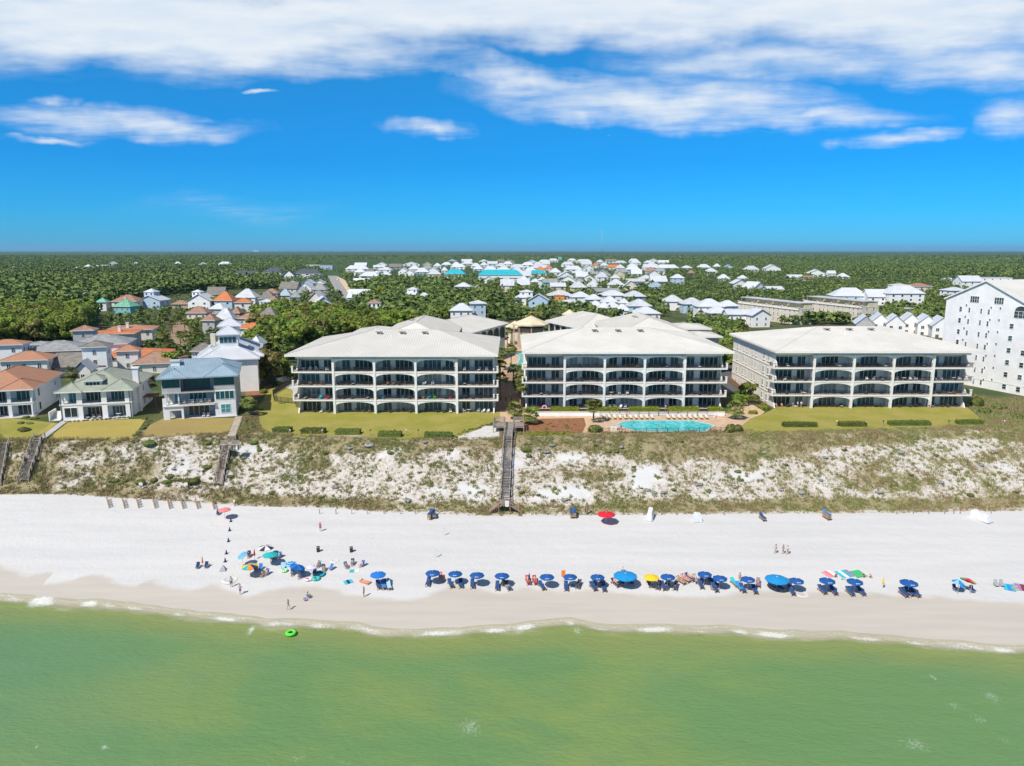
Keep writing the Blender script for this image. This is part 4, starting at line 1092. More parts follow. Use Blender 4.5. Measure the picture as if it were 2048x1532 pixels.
m = MB(); hip(m, -16.3, .9, -.9, 25, 6.92, 3.7, roof_terra, thick=.3, fascia=trim_w, axis='y'); hip(m, -7, .8, -1.0, 8, 6.94, 2.0, roof_terra, thick=.3, fascia=trim_w, axis='y'); m.build('roof', r1)
m = MB(); m.tube((-.1, -.08, 0), (-.1, -.08, 6.9), .07, .07, 6, trim_w); m.build('downpipe', r1)
FOOT.append((-125, 186, 16, 175, 40))
# --- modern three-storey house with blue-grey metal roof
o3 = Vector((-83.8, 170.2, ZP)); r3 = house_xy('modern white three-storey house with blue-grey metal roof and glass top floor', o3, 16.4, R(17))
m = MB(); m.box(.02, 16.38, 3.0, 20, -.5, 10.2, wall_grey); m.build('wall', r3)
m = MB(); m.box(11.6, 16.4, 0, 2.98, -.4, 6.6, wall_white); m.build('bay_wall', r3)
m = MB(); m.box(11.6, 16.4, .05, 2.98, 6.601, 10.2, wall_grey); m.build('bay_wall', r3)
window(r3, 14.0, -.02, .9, 2.2, 2.2, 'f', 2, glass_t, rows=2); window(r3, 14.0, -.02, 4.3, 4.3, 2.1, 'f', 4, glass_t, name='window_band'); window(r3, 14.0, .03, 7.9, 4.6, 2.0, 'f', 2, glass_t, frame=iron_m, name='window_band')
m = MB(); m.box(0, 4.2, 0.05, 2.98, 6.601, 10.2, wall_grey); m.build('bay_wall', r3)
window(r3, 2.1, .03, 7.8, 3.8, 2.1, 'f', 3, glass_t, frame=iron_m, name='window_band')
m = MB(); m.box(0, 11.59, -.3, 2.98, 6.3, 6.6, wall_grey); m.box(0, 11.59, -.6, 2.98, 3.2, 3.5, trim_w); m.box(-.3, 16.6, -.7, 2.98, -.4, .05, conc_m); m.build('balcony_slab', r3)
m = MB()
for x in (1.2, 3.4): m.box(x, x + .3, .1, .4, 3.501, 6.299, trim_w)
for x in (4.0,): m.box(x, x + .5, -.3, .4, .051, 3.199, wall_white)
m.box(0, 1.4, -.3, .2, .051, 3.199, wall_white); m.box(1.401, 3.99, -.3, .2, 2.2, 3.199, wall_white); m.box(0, .9, -.3, .2, 3.501, 5.2, wall_white); m.build('front_wall', r3)
for (x, z, w_) in ((7.5, 6.65, 6.0), (7.6, 3.55, 4.0), (7.6, .08, 4.8)):
    window(r3, x, 2.98, z, w_, 2.5, 'f', 4, glass_d if z != 3.55 else glass_t, frame=iron_m if z > 6 else trim_w, name='sliding_door')
window(r3, 3.0, 2.98, 3.55, 1.6, 2.4, 'f', 1, name='sliding_door', g=glass_t)
m = MB(); railing_mb(m, (4.3, -.2), (11.5, -.2), 6.61, 1.0, iron_m); m.build('railing', r3)
m = MB(); railing_mb(m, (3.6, -.5), (11.5, -.5), 3.51, 1.0, iron_m); m.build('railing', r3)
wall_windows(r3, 0, 16.4, 4, 19, 0, 3, 3.3, 'r', False, pitch=6)
m = MB(); hip(m, -.9, 17.3, -.9, 21, 10.22, 3.0, roof_bluegrey, 4, 12.4, .55, .28, roof_bluegrey); hip(m, -1.0, 6, -1.0, 8, 10.24, 1.6, roof_bluegrey, seam=.55, thick=.28, axis='y'); hip(m, 9.6, 17.5, -1.0, 9, 10.23, 2.3, roof_bluegrey, seam=.55, thick=.28, axis='y'); m.build('roof', r3)
m = MB(); m.box(1.6, 3.6, 6, 8, 10.5, 13.2, wall_white); m.box(1.4, 3.8, 5.8, 8.2, 13.202, 13.5, roof_lgrey); m.build('chimney', r3)
FOOT.append((-80, 181, 14, 172, 400))
# --- white metal-roofed house with lookout tower
o4 = P(392, 722, ZP + 9.6); o4.z = ZP; r4 = house_xy('white house with white metal roofs and two lookout towers', o4, 17, R(17))
m = MB(); m.box(.8, 16.2, .8, 34, -.5, 9.6, wall_white); m.build('wall', r4)
m = MB(); hip(m, 0, 17, 0, 35, 9.62, 4.2, roof_white, seam=.55, thick=.3, axis='y'); hip(m, -1.0, 7.0, 4, 18, 9.64, 2.6, roof_white, seam=.55, thick=.3, axis='y'); hip(m, 9, 18, 5, 20, 9.66, 2.2, roof_white, seam=.55, thick=.3, axis='y'); r4f = m.build('roof', r4)
m = MB(); m.box(5.6, 11.0, 6, 11, 11.5, 16.2, wall_white); t4 = m.build('tower', r4)
window(t4, 8.3, 5.98, 13.6, 4.6, 1.9, 'f', 4, glass_t, name='window_band')
m = MB(); hip(m, 4.9, 11.7, 5.3, 11.7, 16.22, 2.3, roof_white, seam=.55, thick=.25); m.build('tower_roof', r4)
m = MB(); m.box(5.2, 10.4, 21, 26, 12, 17.2, wall_white); t4 = m.build('tower', r4)
window(t4, 7.8, 20.98, 14.8, 3.6, 1.8, 'f', 3)
m = MB(); hip(m, 4.2, 11.4, 20, 27, 17.22, 2.4, roof_white, seam=.55, thick=.25); m.build('tower_roof', r4)
m = MB(); m.box(2.6, 3.9, 16, 17.3, 11, 15.4, wall_beige); m.build('chimney', r4)
wall_windows(r4, .8, 16.2, 3, 33, 0, 3, 3.1, 'r', False, pitch=9)
FOOT.append((-76, 215, 20, 200, 450))

# --- the tall white tower block at the right
c1, c2 = P(2048, 792, ZP), P(1876, 759, ZP)
u = (c1 - c2); u.z = 0; u.normalize()            # local x runs along the visible gable wall from far end to near end
tw = thing('tower_block', 'tall white gabled tower block at the right edge', 'apartment block', (c2.x, c2.y, ZP), math.atan2(u.y, u.x))
def wall_uv(px, py):                          # photo pixel -> (along, height) on the gable wall plane
    d = ray(px, py); n = Vector((-u.y, u.x, 0)); o_ = Vector((c2.x, c2.y, ZP)) - Vector((0, 0, CAMH))
    t = o_.dot(n) / d.dot(n); p = d * t + Vector((0, 0, CAMH))
    return (p - Vector((c2.x, c2.y, ZP))).dot(u), p.z - ZP
s0, He = wall_uv(1883, 594); pxk, zp_ = wall_uv(1975, 561); sr, zr = wall_uv(2048, 603)
Lw = sr + 10; Her = zp_ - (zp_ - zr) * (Lw - pxk) / (sr - pxk)   # right eave
m = MB()
pr_ = [(0, -.5), (Lw, -.5), (Lw, Her), (pxk, zp_), (0, He)]
for y in (0, 22): m.face([(a, y, b_) for a, b_ in pr_], wall_white)
m.face([(0, 0, -.5), (0, 22, -.5), (0, 22, He), (0, 0, He)], wall_white); m.face([(Lw, 0, -.5), (Lw, 22, -.5), (Lw, 22, Her), (Lw, 0, Her)], wall_white)
m.build('wall', tw)
rfm = MB()
for (a, b_) in (((-.5, He - .2), (pxk, zp_ + .15)), ((pxk, zp_ + .15), (Lw + .5, Her - .05))):
    rfm.face([(a[0], -.5, a[1]), (b_[0], -.5, b_[1]), (b_[0], 22.5, b_[1]), (a[0], 22.5, a[1])], roof_cream)
    rfm.face([(a[0], -.5, a[1] - .4), (b_[0], -.5, b_[1] - .4), (b_[0], -.5, b_[1]), (a[0], -.5, a[1])], trim_w)
rfm.build('roof', tw)
def tower_win(cx, cy, w_, h_, panes=1, arch=False, rows=2):   # crop pixel of window centre
    s_, z_ = wall_uv(1536 + cx / 4, 480 + cy / 4)
    w_, h_ = w_ * .88, h_ * .9
    window(tw, s_, -.01, z_ - h_ / 2, w_, h_, 'f', panes, glass_d, arch=arch, rows=rows)
tower_win(1655, 475, 3.3, 2.2, 4); tower_win(1850, 487, 3.3, 2.2, 4)
tower_win(2022, 600, 4.4, 2.2, 3, arch=True)
for (xx, y0, dx, dy, n, w_) in ((1543, 552, -9.6, 90, 3, 1.1), (1516, 815, 0, 0, 1, 1.1), (1612, 560, -10, 91, 4, .75), (1707, 568, -10.3, 93, 4, .75), (1768, 575, -10.7, 94, 8, .8), (1950, 690, -12.2, 96.5, 6, 1.45), (1666, 940, -10.5, 95, 3, .7), (2040, 905, -13, 97, 4, 1.5)):
    for i in range(n): tower_win(xx + dx * i, y0 + dy * i, w_, 1.7)
for (xx, y0, dx, dy, n) in ((1590, 520, -9.5, 92, 4), (1788, 540, -10.6, 96, 7), (1862, 545, -11.5, 95, 7)):
    for i in range(n):
        s_, z_ = wall_uv(1536 + (xx + dx * i) / 4, 480 + (y0 + dy * i) / 4)
        v = MB(); v.box(-.22, .22, -.14, 0, -.3, .3, roof_lgrey); v.box(-.15, .15, -.16, -.141, -.2, .2, iron_m); v.build('wall_vent', tw, (s_, 0, z_))
ww_ = MB(); ww_.box(-.05, Lw, -.06, -.003, 2.4, 2.6, trim_w); ww_.build('string_course', tw)
FOOT.append((150, 215, 30, 200, 1960))

# --- beige townhouse rows with roof terraces
def townrow(label, far_px, near_px, ez, depth, units):
    z0 = 11.8
    a, b_ = P(*far_px, ez), P(*near_px, ez)
    L = (Vector((b_.x, b_.y)) - Vector((a.x, a.y))).length
    root = thing('townhouse_row', label, 'townhouses', (a.x, a.y, z0), math.atan2(b_.y - a.y, b_.x - a.x))
    h = ez - z0; s_ = L / units
    m = MB(); m.box(0, L, 0, depth, -.6, h - .9, wall_beige); m.build('wall', root)
    m = MB(); m.box(-.3, L + .3, -.4, .1, h - 1.4, h - .899, trim_w); m.box(-.3, L + .3, -.1, .2, h - .898, h, wall_beige); m.box(L - .2, L + .1, .201, depth, h - .898, h, wall_beige); m.box(-.1, .2, .201, depth, h - .898, h, wall_beige); m.build('parapet', root)
    for k in range(units):
        x = k * s_
        m = MB(); m.box(x + 1.0, x + s_ - 1.0, depth * .45, depth, h - .897, h + 2.0, wall_yellow)
        m.box(x + .2, x + s_ - .6, depth * .12, depth + .4, h + 2.4, h + 2.7, roof_lgrey)
        for (xx, yy) in ((x + .5, depth * .15), (x + s_ - 1.0, depth * .15)): m.box(xx, xx + .35, yy, yy + .35, h - .897, h + 2.399, wood_grey)
        m.build('roof_terrace', root)
        for f in range(3):
            for i in range(3):
                window(root, x + s_ * (.22 + .28 * i), -.01, f * 3.1 + .5, .8, 1.9, 'f', 1, sub=False)
    for f in range(3):
        for i in range(2): window(root, L + .01, depth * (.3 + .4 * i), f * 3.1 + .6, .8, 1.6, 'r', 1, sub=False)
    for k in range(units + 1):
        m = MB(); m.box(k * s_ - .35, k * s_ + .35, -.5, .3, h + .002, h + .5, trim_w); m.build('finial', root)
    FOOT.append(((a.x + b_.x) / 2, (a.y + b_.y) / 2, L * .45, a.y, 1600))
townrow('left beige townhouse row with roof pergolas, behind the right condominium', (1477, 602), (1597, 616), 21.3, 10, 4)
townrow('right beige townhouse row with roof pergolas, nearer the white tower block', (1608, 600), (1724, 612), 21.3, 12, 4)
# --- sawtooth row of white gables
for i, (px, py) in enumerate([(1717, 632), (1747, 628), (1777, 631), (1808, 628), (1839, 631), (1868, 635)]):
    z0 = 12.2; pkz = z0 + 9.6
    p = P(px, py, pkz)
    root = thing('gabled_townhouse', ['slate-gabled end townhouse of the white sawtooth row beside the tower block', 'second white sawtooth townhouse from the left', 'third white sawtooth townhouse from the left', 'fourth white sawtooth townhouse from the left', 'fifth white sawtooth townhouse, next to last by the tower block', 'last white sawtooth townhouse, half behind the tower block'][i], 'townhouse', (p.x, p.y - 8, z0), R(-20), group='townhouses in the sawtooth row')
    m = MB(); m.box(-4.2, 4.2, .4, 15, -.6, 6.2, wall_white if i else wall_grey); m.build('wall', root)
    m = MB(); gable(m, -4.7, 4.7, 0, 16, 6.2, 4.2, roof_white, wall_white if i else wall_grey, axis='y', over=.4); m.build('roof', root)
    for f in range(2):
        for k in (-1, 1): window(root, k * 2, .39, f * 3 + .6, 1.5, 1.6, 'f', 2)
    FOOT.append((p.x, p.y + 2, 9, p.y, px))

# --- everything else, from the eaves seen in the photo
L_ = R(16)
H_ = [ # x0, x1, eave, top, floors, roof, wall, type, rot, extra
 (108,205,733,703,1,'p','g','s',L_,{}), (144,182,742,722,1,'l','w','g',L_,{'depth':8}),
 (140,250,689,667,2,'g','w','h',L_,{}), (50,162,702,680,2,'g','g','h',L_,{'tower':(72,115,702,688)}), (160,212,694,680,3,'p','w','h',L_,{'depth':8,'label':'slim white corner tower with open top porch and taupe roof, among left villas'}),
 (264,350,727,702,1,'n','c','h',L_,{'label':'cream villa with brown tiled roof and arched windows behind the sage-roofed villa'}), (229,276,702,689,2,'t','w','h',L_,{'depth':7,'label':'small white tower with terracotta tiles and balcony, joined to orange roofs'}), (207,330,713,695,1,'o','w','h',L_,{'label':'low wing with bright orange tiles behind the small terracotta tower'}),
 (0,90,721,701,2,'t','c','h',L_,{}), (-30,41,690,678,3,'t','w','h',L_,{'depth':9}), (142,186,661,650,3,'n','g','h',L_,{'depth':8,'label':'tall grey tower house with brown roof against the left woods'}),
 (180,266,668,660,2,'o','e','h',L_,{'extras':chimney_at(2,.3)}), (212,302,660,649,2,'t','c','h',L_,{'extras':chimney_at(-1,.2)}),
 (460,535,657,645,2,'o','w','h',0,{}), (380,430,702,685,1,'p','w','h',L_,{}), (495,522,690,670,2,'w','w','h',0,{}),
 (190,212,604,595,2,'e','w','h',0,{}), (220,273,603,589,2,'n','c','h',0,{'extras':chimney_at(0,.2)}), (222,262,613,599,2,'e','q','h',0,{}), (272,321,601,591,2,'w','b','g',0,{'tower':(283,306,584,577)}),
 (372,421,602,588,2,'w','w','g',0,{'tower':(381,400,584,579)}), (153,181,594,584,2,'l','g','h',0,{}), (342,376,608,600,1,'n','t','h',0,{}), (370,413,626,612,2,'n','e','h',0,{}), (400,430,641,627,2,'n','g','h',0,{}),
 (415,448,618,606,2,'w','g','h',0,{}), (467,511,595,577,2,'l','w','h',0,{}), (467,502,605,596,2,'o','c','h',0,{}), (470,513,637,626,2,'n','e','h',0,{}), (458,480,626,613,2,'n','t','h',0,{}),
 (507,546,617,607,2,'w','w','h',0,{'tower':(516,540,603,598)}), (522,562,609,592,2,'n','e','h',0,{}), (524,556,586,577,3,'n','t','h',0,{}), (555,581,591,578,2,'b','g','h',0,{}), (579,601,594,583,2,'g','g','h',0,{}),
 (570,593,568,562,2,'l','q','g',0,{}), (600,627,567,559,2,'l','b','g',0,{}), (626,651,566,559,2,'w','w','g',0,{}), (620,653,579,567,2,'g','g','h',0,{}), (617,652,590,580,2,'p','g','h',0,{}), (591,616,586,571,1,'g','g','h',0,{}),
 (625,671,611,593,2,'w','w','g',R(20),{'label':'white modern house with steep white gable beside the straight road'}), (716,763,625,613,2,'n','w','h',0,{'tower':(735,763,606,598)}), (804,835,589,582,2,'w','w','h',0,{'tower':(812,834,579,574)}), (831,864,596,585,2,'l','w','h',0,{}),
 (908,941,573,565,3,'w','b','h',0,{}), (945,967,581,570,2,'l','e','g',0,{}), (898,946,621,606,3,'w','w','h',0,{}), (940,974,607,600,4,'w','b','h',0,{'depth':9,'label':'slim pale blue lookout tower with glazed floors behind the left condominium'}),
 (1029,1054,595,588,2,'w','w','h',0,{'tower':(1038,1066,584,579)}), (1055,1098,601,588,3,'w','b','g',0,{}), (1095,1148,591,580,2,'l','g','h',0,{}), (1108,1131,592,586,2,'o','o','f',0,{'label':'orange unfinished house wall behind the white cottages'}), (1120,1153,605,599,1,'w','w','h',0,{}),
 (1141,1184,594,583,2,'w','w','h',0,{}), (1173,1206,599,588,2,'w','b','h',0,{}), (1205,1238,604,592,2,'w','w','h',0,{}), (1237,1259,606,596,2,'w','w','h',0,{}), (1176,1206,612,601,1,'w','w','h',0,{}), (1195,1222,615,604,1,'w','w','h',0,{}), (1211,1243,616,603,1,'w','w','h',0,{}), (1227,1262,621,608,1,'w','w','h',0,{}),
 (1256,1305,612,598,2,'l','b','h',0,{}), (1202,1256,591,580,2,'w','w','h',0,{}), (1191,1243,583,576,2,'g','g','s',0,{}), (1251,1294,593,581,2,'l','B','h',0,{}), (1266,1323,627,613,1,'w','w','h',0,{}),
 (1325,1369,603,590,2,'l','w','h',0,{}), (1366,1411,608,595,2,'l','b','h',0,{}), (1394,1452,613,597,3,'w','w','h',0,{}), (1441,1480,612,600,3,'w','b','h',0,{}), (1418,1462,626,612,2,'w','w','h',0,{}), (1454,1510,629,618,2,'w','w','s',0,{}), (1503,1546,631,618,2,'w','w','g',0,{}),
 (1668,1739,592,575,2,'w','b','h',0,{'extras':porch()}), (1737,1797,594,578,2,'w','w','s',0,{}), (1778,1852,587,570,3,'w','w','h',0,{'tower':(1790,1822,571,567)}), (1822,1867,573,566,2,'n','e','h',0,{}), (1803,1829,618,614,1,'l','p','f',0,{}),
 (1900,1940,581,574,3,'w','w','h',0,{}), (1924,1968,563,551,3,'w','w','s',0,{}), (1964,2024,556,547,3,'w','w','f',0,{}), (2015,2070,572,560,3,'c','c','h',0,{}),
 # middle and far distance
 (887,931,548,538,2,'q','w','h',0,{}), (956,1046,550,536,3,'q','w','h',0,{'label':'long apartment house with turquoise roof and white dormers in the far distance'}), (1056,1095,547,540,2,'q','w','h',0,{}),
 (900,931,534,525,2,'w','w','h',0,{}), (941,961,532,524,2,'w','w','h',0,{}), (960,976,530,522,2,'w','w','h',0,{}), (974,993,534,525,2,'w','b','g',0,{}), (992,1013,532,524,2,'l','w','h',0,{}), (1005,1026,528,521,2,'w','w','h',0,{}),
 (1020,1051,535,520,2,'l','w','h',0,{}), (1042,1068,530,518,2,'w','w','h',0,{}), (1055,1076,524,518,2,'w','w','g',0,{}), (1062,1098,536,522,2,'l','w','h',0,{}), (1077,1101,524,517,2,'w','b','h',0,{}), (1097,1117,521,514,2,'w','w','h',0,{}), (1116,1124,514,511,4,'l','q','f',0,{}),
 (1122,1148,529,519,2,'l','w','h',0,{}), (1136,1154,521,514,2,'w','w','h',0,{}), (1152,1183,523,513,2,'l','w','h',0,{}), (1071,1092,541,532,2,'o','w','h',0,{}), (1090,1106,537,530,2,'o','w','h',0,{}), (1129,1166,539,528,2,'w','w','h',0,{}), (1167,1188,537,527,2,'w','w','g',0,{}),
 (1185,1198,531,524,2,'o','w','h',0,{}), (1193,1208,524,517,2,'l','b','h',0,{}), (1202,1218,531,525,2,'w','y','h',0,{}), (1217,1241,535,529,2,'o','w','s',0,{}), (1232,1251,536,529,2,'l','w','h',0,{}), (1250,1281,539,526,2,'w','b','h',0,{}), (1147,1171,546,538,2,'w','w','h',0,{}),
 (1117,1148,553,543,2,'w','w','g',0,{}), (1191,1216,542,535,2,'d','w','h',0,{}), (1232,1261,544,537,2,'g','w','h',0,{}), (1220,1241,556,549,2,'l','w','h',0,{}), (1288,1318,535,528,2,'w','w','s',0,{}), (1312,1358,536,529,2,'w','b','h',0,{}), (1294,1313,542,534,2,'t','c','h',0,{}),
 (1307,1331,542,535,2,'g','w','h',0,{}), (1278,1308,557,550,2,'l','w','h',0,{}), (1253,1291,563,557,2,'l','g','s',0,{}), (1298,1331,574,564,1,'b','w','h',0,{}), (1343,1370,556,548,3,'w','b','h',0,{}), (1147,1173,567,557,1,'g','g','h',0,{}), (1010,1034,563,555,2,'w','w','g',0,{}),
 (1038,1056,559,552,2,'w','w','h',0,{}), (1061,1082,564,557,2,'w','b','h',0,{}), (1077,1094,560,554,3,'w','w','h',0,{}), (1085,1116,565,557,3,'g','q','s',0,{}), (1101,1133,573,565,2,'w','y','s',0,{}), (967,987,559,552,2,'w','w','g',0,{}), (882,896,541,533,2,'w','w','h',0,{}),
 (461,521,550,541,2,'d','w','h',0,{}), (522,565,545,531,3,'d','w','h',0,{}), (567,588,550,541,2,'d','w','g',0,{}), (587,641,547,531,2,'d','w','h',0,{}), (612,640,530,527,3,'w','w','f',0,{}), (638,665,531,528,3,'l','b','f',0,{}), (690,737,538,529,2,'w','w','h',0,{}), (746,770,534,530,2,'w','w','s',0,{}),
 (755,783,540,534,2,'l','w','h',0,{}), (716,758,552,543,2,'w','w','h',0,{'tower':(745,757,545,541)}), (760,782,550,543,2,'w','w','h',0,{}), (795,816,543,533,2,'w','w','g',0,{}), (808,829,547,539,2,'w','w','g',0,{}), (805,840,528,521,2,'d','w','g',0,{}), (829,858,544,535,2,'w','b','h',0,{}), (852,878,542,533,2,'w','w','g',0,{}), (866,883,532,526,2,'w','w','h',0,{}),
 (16,33,538,533,2,'w','b','h',0,{}), (86,101,536,533,1,'w','w','s',0,{}), (144,161,537,533,2,'w','w','h',0,{}), (162,181,536,529,2,'w','w','h',0,{}), (186,222,535,530,1,'w','w','s',0,{}), (216,230,528,523,3,'w','b','g',0,{}), (264,275,528,524,2,'w','w','h',0,{}), (345,362,529,523,2,'w','w','h',0,{}), (395,411,529,525,2,'l','e','h',0,{}), (434,461,529,522,2,'w','w','h',0,{}),
 (1365,1387,536,531,2,'w','w','h',0,{}), (1396,1423,535,528,2,'w','w','h',0,{}), (1427,1442,533,527,2,'w','b','h',0,{}), (1411,1436,543,536,2,'l','w','h',0,{}), (1450,1468,535,529,2,'b','b','g',0,{}), (1491,1520,539,531,2,'l','w','h',0,{}), (1530,1563,537,527,3,'w','w','g',0,{}), (1436,1461,557,548,1,'w','w','h',0,{}), (1477,1497,557,550,1,'w','w','h',0,{}),
 (1467,1497,567,559,2,'w','w','g',0,{}), (1500,1541,577,563,1,'w','w','g',R(30),{}), (1535,1571,579,572,1,'w','w','s',0,{}), (1577,1611,555,549,1,'w','e','s',0,{}), (1608,1629,557,551,1,'n','e','s',0,{}), (1616,1653,547,539,2,'w','w','g',0,{}), (1656,1673,547,541,2,'w','w','s',0,{}), (1677,1701,554,546,1,'w','w','h',0,{}), (1376,1390,546,540,2,'n','r','h',0,{}),
 (1748,1758,549,545,1,'w','w','h',0,{}), (1770,1780,549,546,1,'w','w','h',0,{}), (1828,1838,547,545,1,'w','w','g',0,{}), (1890,1912,559,555,1,'w','w','h',0,{}), (506,518,498.6,496.5,6,'w','w','f',0,{'depth':60,'label':'big white building on the horizon, left of the straight road'}),
]
rh = random.Random(21)
taken = [((h_[0] + h_[1]) / 2, h_[2], (h_[1] - h_[0]) / 2) for h_ in H_]
for _ in range(900):                 # the packed far streets: small roofs between the ones drawn above
    px, py = rh.choice(((rh.uniform(900, 1330), rh.uniform(521, 541)), (rh.uniform(690, 900), rh.uniform(529, 549)), (rh.uniform(1000, 1330), rh.uniform(541, 575)), (rh.uniform(560, 720), rh.uniform(566, 600)), (rh.uniform(380, 560), rh.uniform(590, 640))))
    if 655 < px < 712: continue
    s_ = (py - 500) / 40; w_ = rh.uniform(9, 13) * (.65 + s_ * .45)
    if any(abs(px - a) < w_ * .8 + c * .8 and abs(py - b_) < 2 + 3.0 * s_ for a, b_, c in taken): continue
    taken.append((px, py, w_)); H_.append((px - w_, px + w_, py, py - 3 - 5.5 * s_ * rh.uniform(.8, 1.2), rh.choice((1, 2, 2)), rh.choice('wwwwllgp' if px > 560 else 'nnwlgpo'), rh.choice('wwwbgey'), rh.choice('hhgs'), 0, {}))
    if len(taken) > 265: break
for h_ in H_:
    x0, x1, ye, tp, fl, rk, wk, rt, rot, ex = h_
    if ye < 500: ye, tp = 501.6, 500.2
    house(x0, x1, ye, tp, fl, rk, wk, rt, rot if rot else R(random.uniform(-9, 9)), **ex)
# --- telling labels for the rest
def where(px, Y):
    for lim, t in ((135, 'among the far left woods' if Y > 330 else 'at the far left'), (330, 'beyond the left villas'), (455, 'behind the white tower-roofed house'), (650, 'left of the straight road'), (720, 'by the straight road'),
                   (900, 'behind the left condominium'), (1060, 'above the palm court'), (1310, 'behind the middle condominium'), (1480, 'between middle and right condominiums'), (1660, 'left of the right townhouse row'), (1885, 'left of the tower block'), (9999, 'behind the tower block')):
        if px < lim: return t
ORD = ['leftmost', 'second from left', 'third from left', 'fourth from left', 'fifth from left', 'sixth from left', 'seventh from left', 'eighth from left', 'ninth from left', 'tenth from left', 'eleventh from left', 'twelfth from left']
cls = {}
for (root, px, Y, wn, rn, rt, fl, tw_) in HOUSES:
    dist = 'nearby' if Y < 300 else ('mid-distance' if Y < 650 else ('distant' if Y < 1200 else 'far-off'))
    lab = f"{dist} {wn} house{' with tower' if tw_ else ''}, {rn} {rt} roof, {where(px, Y)}"
    cls.setdefault(lab, []).append((px, root))
for lab, lst in cls.items():
    lst.sort(key=lambda q: q[0])
    for i, (px, root) in enumerate(lst):
        if len(lst) == 1: root['label'] = lab
        else:
            root['label'] = lab + ', ' + (ORD[min(i, 11)] if i < len(lst) - 1 else 'rightmost')
            root['group'] = 'houses: ' + lab
for o_, *_ in HOUSES:
    w_ = o_['label'].split()
    if len(w_) > 16: o_['label'] = ' '.join(w_[:16])

# --- pavilions in the palm court and the mast on the horizon
def pavilion(label, px, py, r, z_e, rise, n, wm):
    p = P(px, py, z_e); z0 = gz(p.x, p.y)
    root = thing('pavilion', label, 'pavilion', (p.x, p.y, z0))
    m = MB(); m.lathe([(r, z_e - z0), (r * .5, z_e - z0 + rise * .48), (.02, z_e - z0 + rise)], n, roof_tan, smooth=False); m.lathe([(r, z_e - z0 - .5), (r, z_e - z0)], n, roof_tan, smooth=False); m.build('canopy', root)
    for k in range(n):
        a = 2 * math.pi * k / n
        q = MB(); q.box(-.22, .22, -.22, .22, -.3, z_e - z0, wm); q.build('column', root, (math.cos(a) * r * .88, math.sin(a) * r * .88, 0))
    m = MB(); m.lathe([(r * .7, -.3), (r * .7, z_e - z0 - 1.6)], n, wm, smooth=False); m.build('wall', root)
pavilion('large tan peaked pavilion in the palm court between condominiums', 1062, 647, 8.2, 23.4, 3.4, 8, wall_tan)
pavilion('small cream peaked pavilion left of the large tan pavilion', 1030, 653, 4.6, 20.5, 2.6, 6, wall_beige)
pavilion('small pale peaked roof behind the middle condominium roofs', 1139, 628, 4.0, 21.0, 2.4, 6, wall_beige)
p = P(1062, 628, 17.5); z0 = gz(p.x, p.y)
pg = thing('pergola', 'white timber pergola behind the tan pavilion', 'pergola', (p.x, p.y, z0))
for i in range(4):
    m = MB(); m.box(-.15, .15, -.15, .15, -.2, 4.5, trim_w); m.build('post', pg, ((i % 2) * 5 - 2.5, (i // 2) * 4, 0))
m = MB()
for i in range(9): m.box(-3.2, 3.2, -.6 + i * .62, -.48 + i * .62, 4.5, 4.75, trim_w)
m.build('beams', pg)
p = PY(1203, 512, 5000); z0 = gz(p.x, 5000)
ms = thing('radio_mast', 'thin radio mast rising over the horizon', 'mast', (p.x, 5000, z0))
m = MB(); m.tube((0, 0, 0), (0, 0, 175), 1.1, .9, 6, roof_lgrey); m.build('pole', ms)
m = MB(); m.tube((0, 0, 130), (0, 0, 133), 2.2, 2.2, 6, trim_w); m.build('platform', ms)
# ------------------------------------------------------------------ foliage
leaf_oak = leaf_mat('oak_leaves', (0.105, 0.165, 0.022), (0.290, 0.350, 0.052), objvar=.34)
leaf_pine = leaf_mat('pine_needles', (0.080, 0.140, 0.030), (0.215, 0.290, 0.060), objvar=0.2)
leaf_palm = leaf_mat('palm_fronds', (0.11, 0.15, 0.03), (0.30, 0.31, 0.075), 0.8)
leaf_shrub = leaf_mat('shrub_leaves', (0.11, 0.14, 0.035), (0.26, 0.28, 0.08), 1.5)
leaf_hedge = leaf_mat('hedge_leaves', (0.16, 0.20, 0.016), (0.32, 0.34, 0.03), 1.5, objvar=0.1)
leaf_hedge_d = leaf_mat('dark_hedge_leaves', (0.09, 0.13, 0.026), (0.20, 0.225, 0.05), 1.5, objvar=0.15)
leaf_grey = leaf_mat('silver_leaves', (0.32, 0.34, 0.32), (0.50, 0.50, 0.47), 1.5, objvar=0.12, hue=0.02)
leaf_mound = leaf_mat('dune_shrub_leaves', (0.12, 0.16, 0.03), (0.24, 0.27, 0.07), 1.2, objvar=0.3, hue=0.025)
leaf_olive = leaf_mat('olive_leaves', (0.16, 0.15, 0.04), (0.31, 0.275, 0.08), 0.5, objvar=0.1)
leaf_lime = leaf_mat('lime_leaves', (0.14, 0.21, 0.02), (0.28, 0.36, 0.035), 0.4, objvar=0.12)
grass_m = leaf_mat('dune_grass_blades', (0.170, 0.130, 0.060), (0.300, 0.260, 0.100), 0.16, objvar=0, hue=0, transl=0.2)
bark = mat('bark', (0.16, 0.12, 0.09), 0.95, 0.15, 2.0, 0.5, 8.0)
palm_bark = mat('palm_bark', (0.26, 0.20, 0.15), 0.95, 0.15, 3.0, 0.5, 10.0)

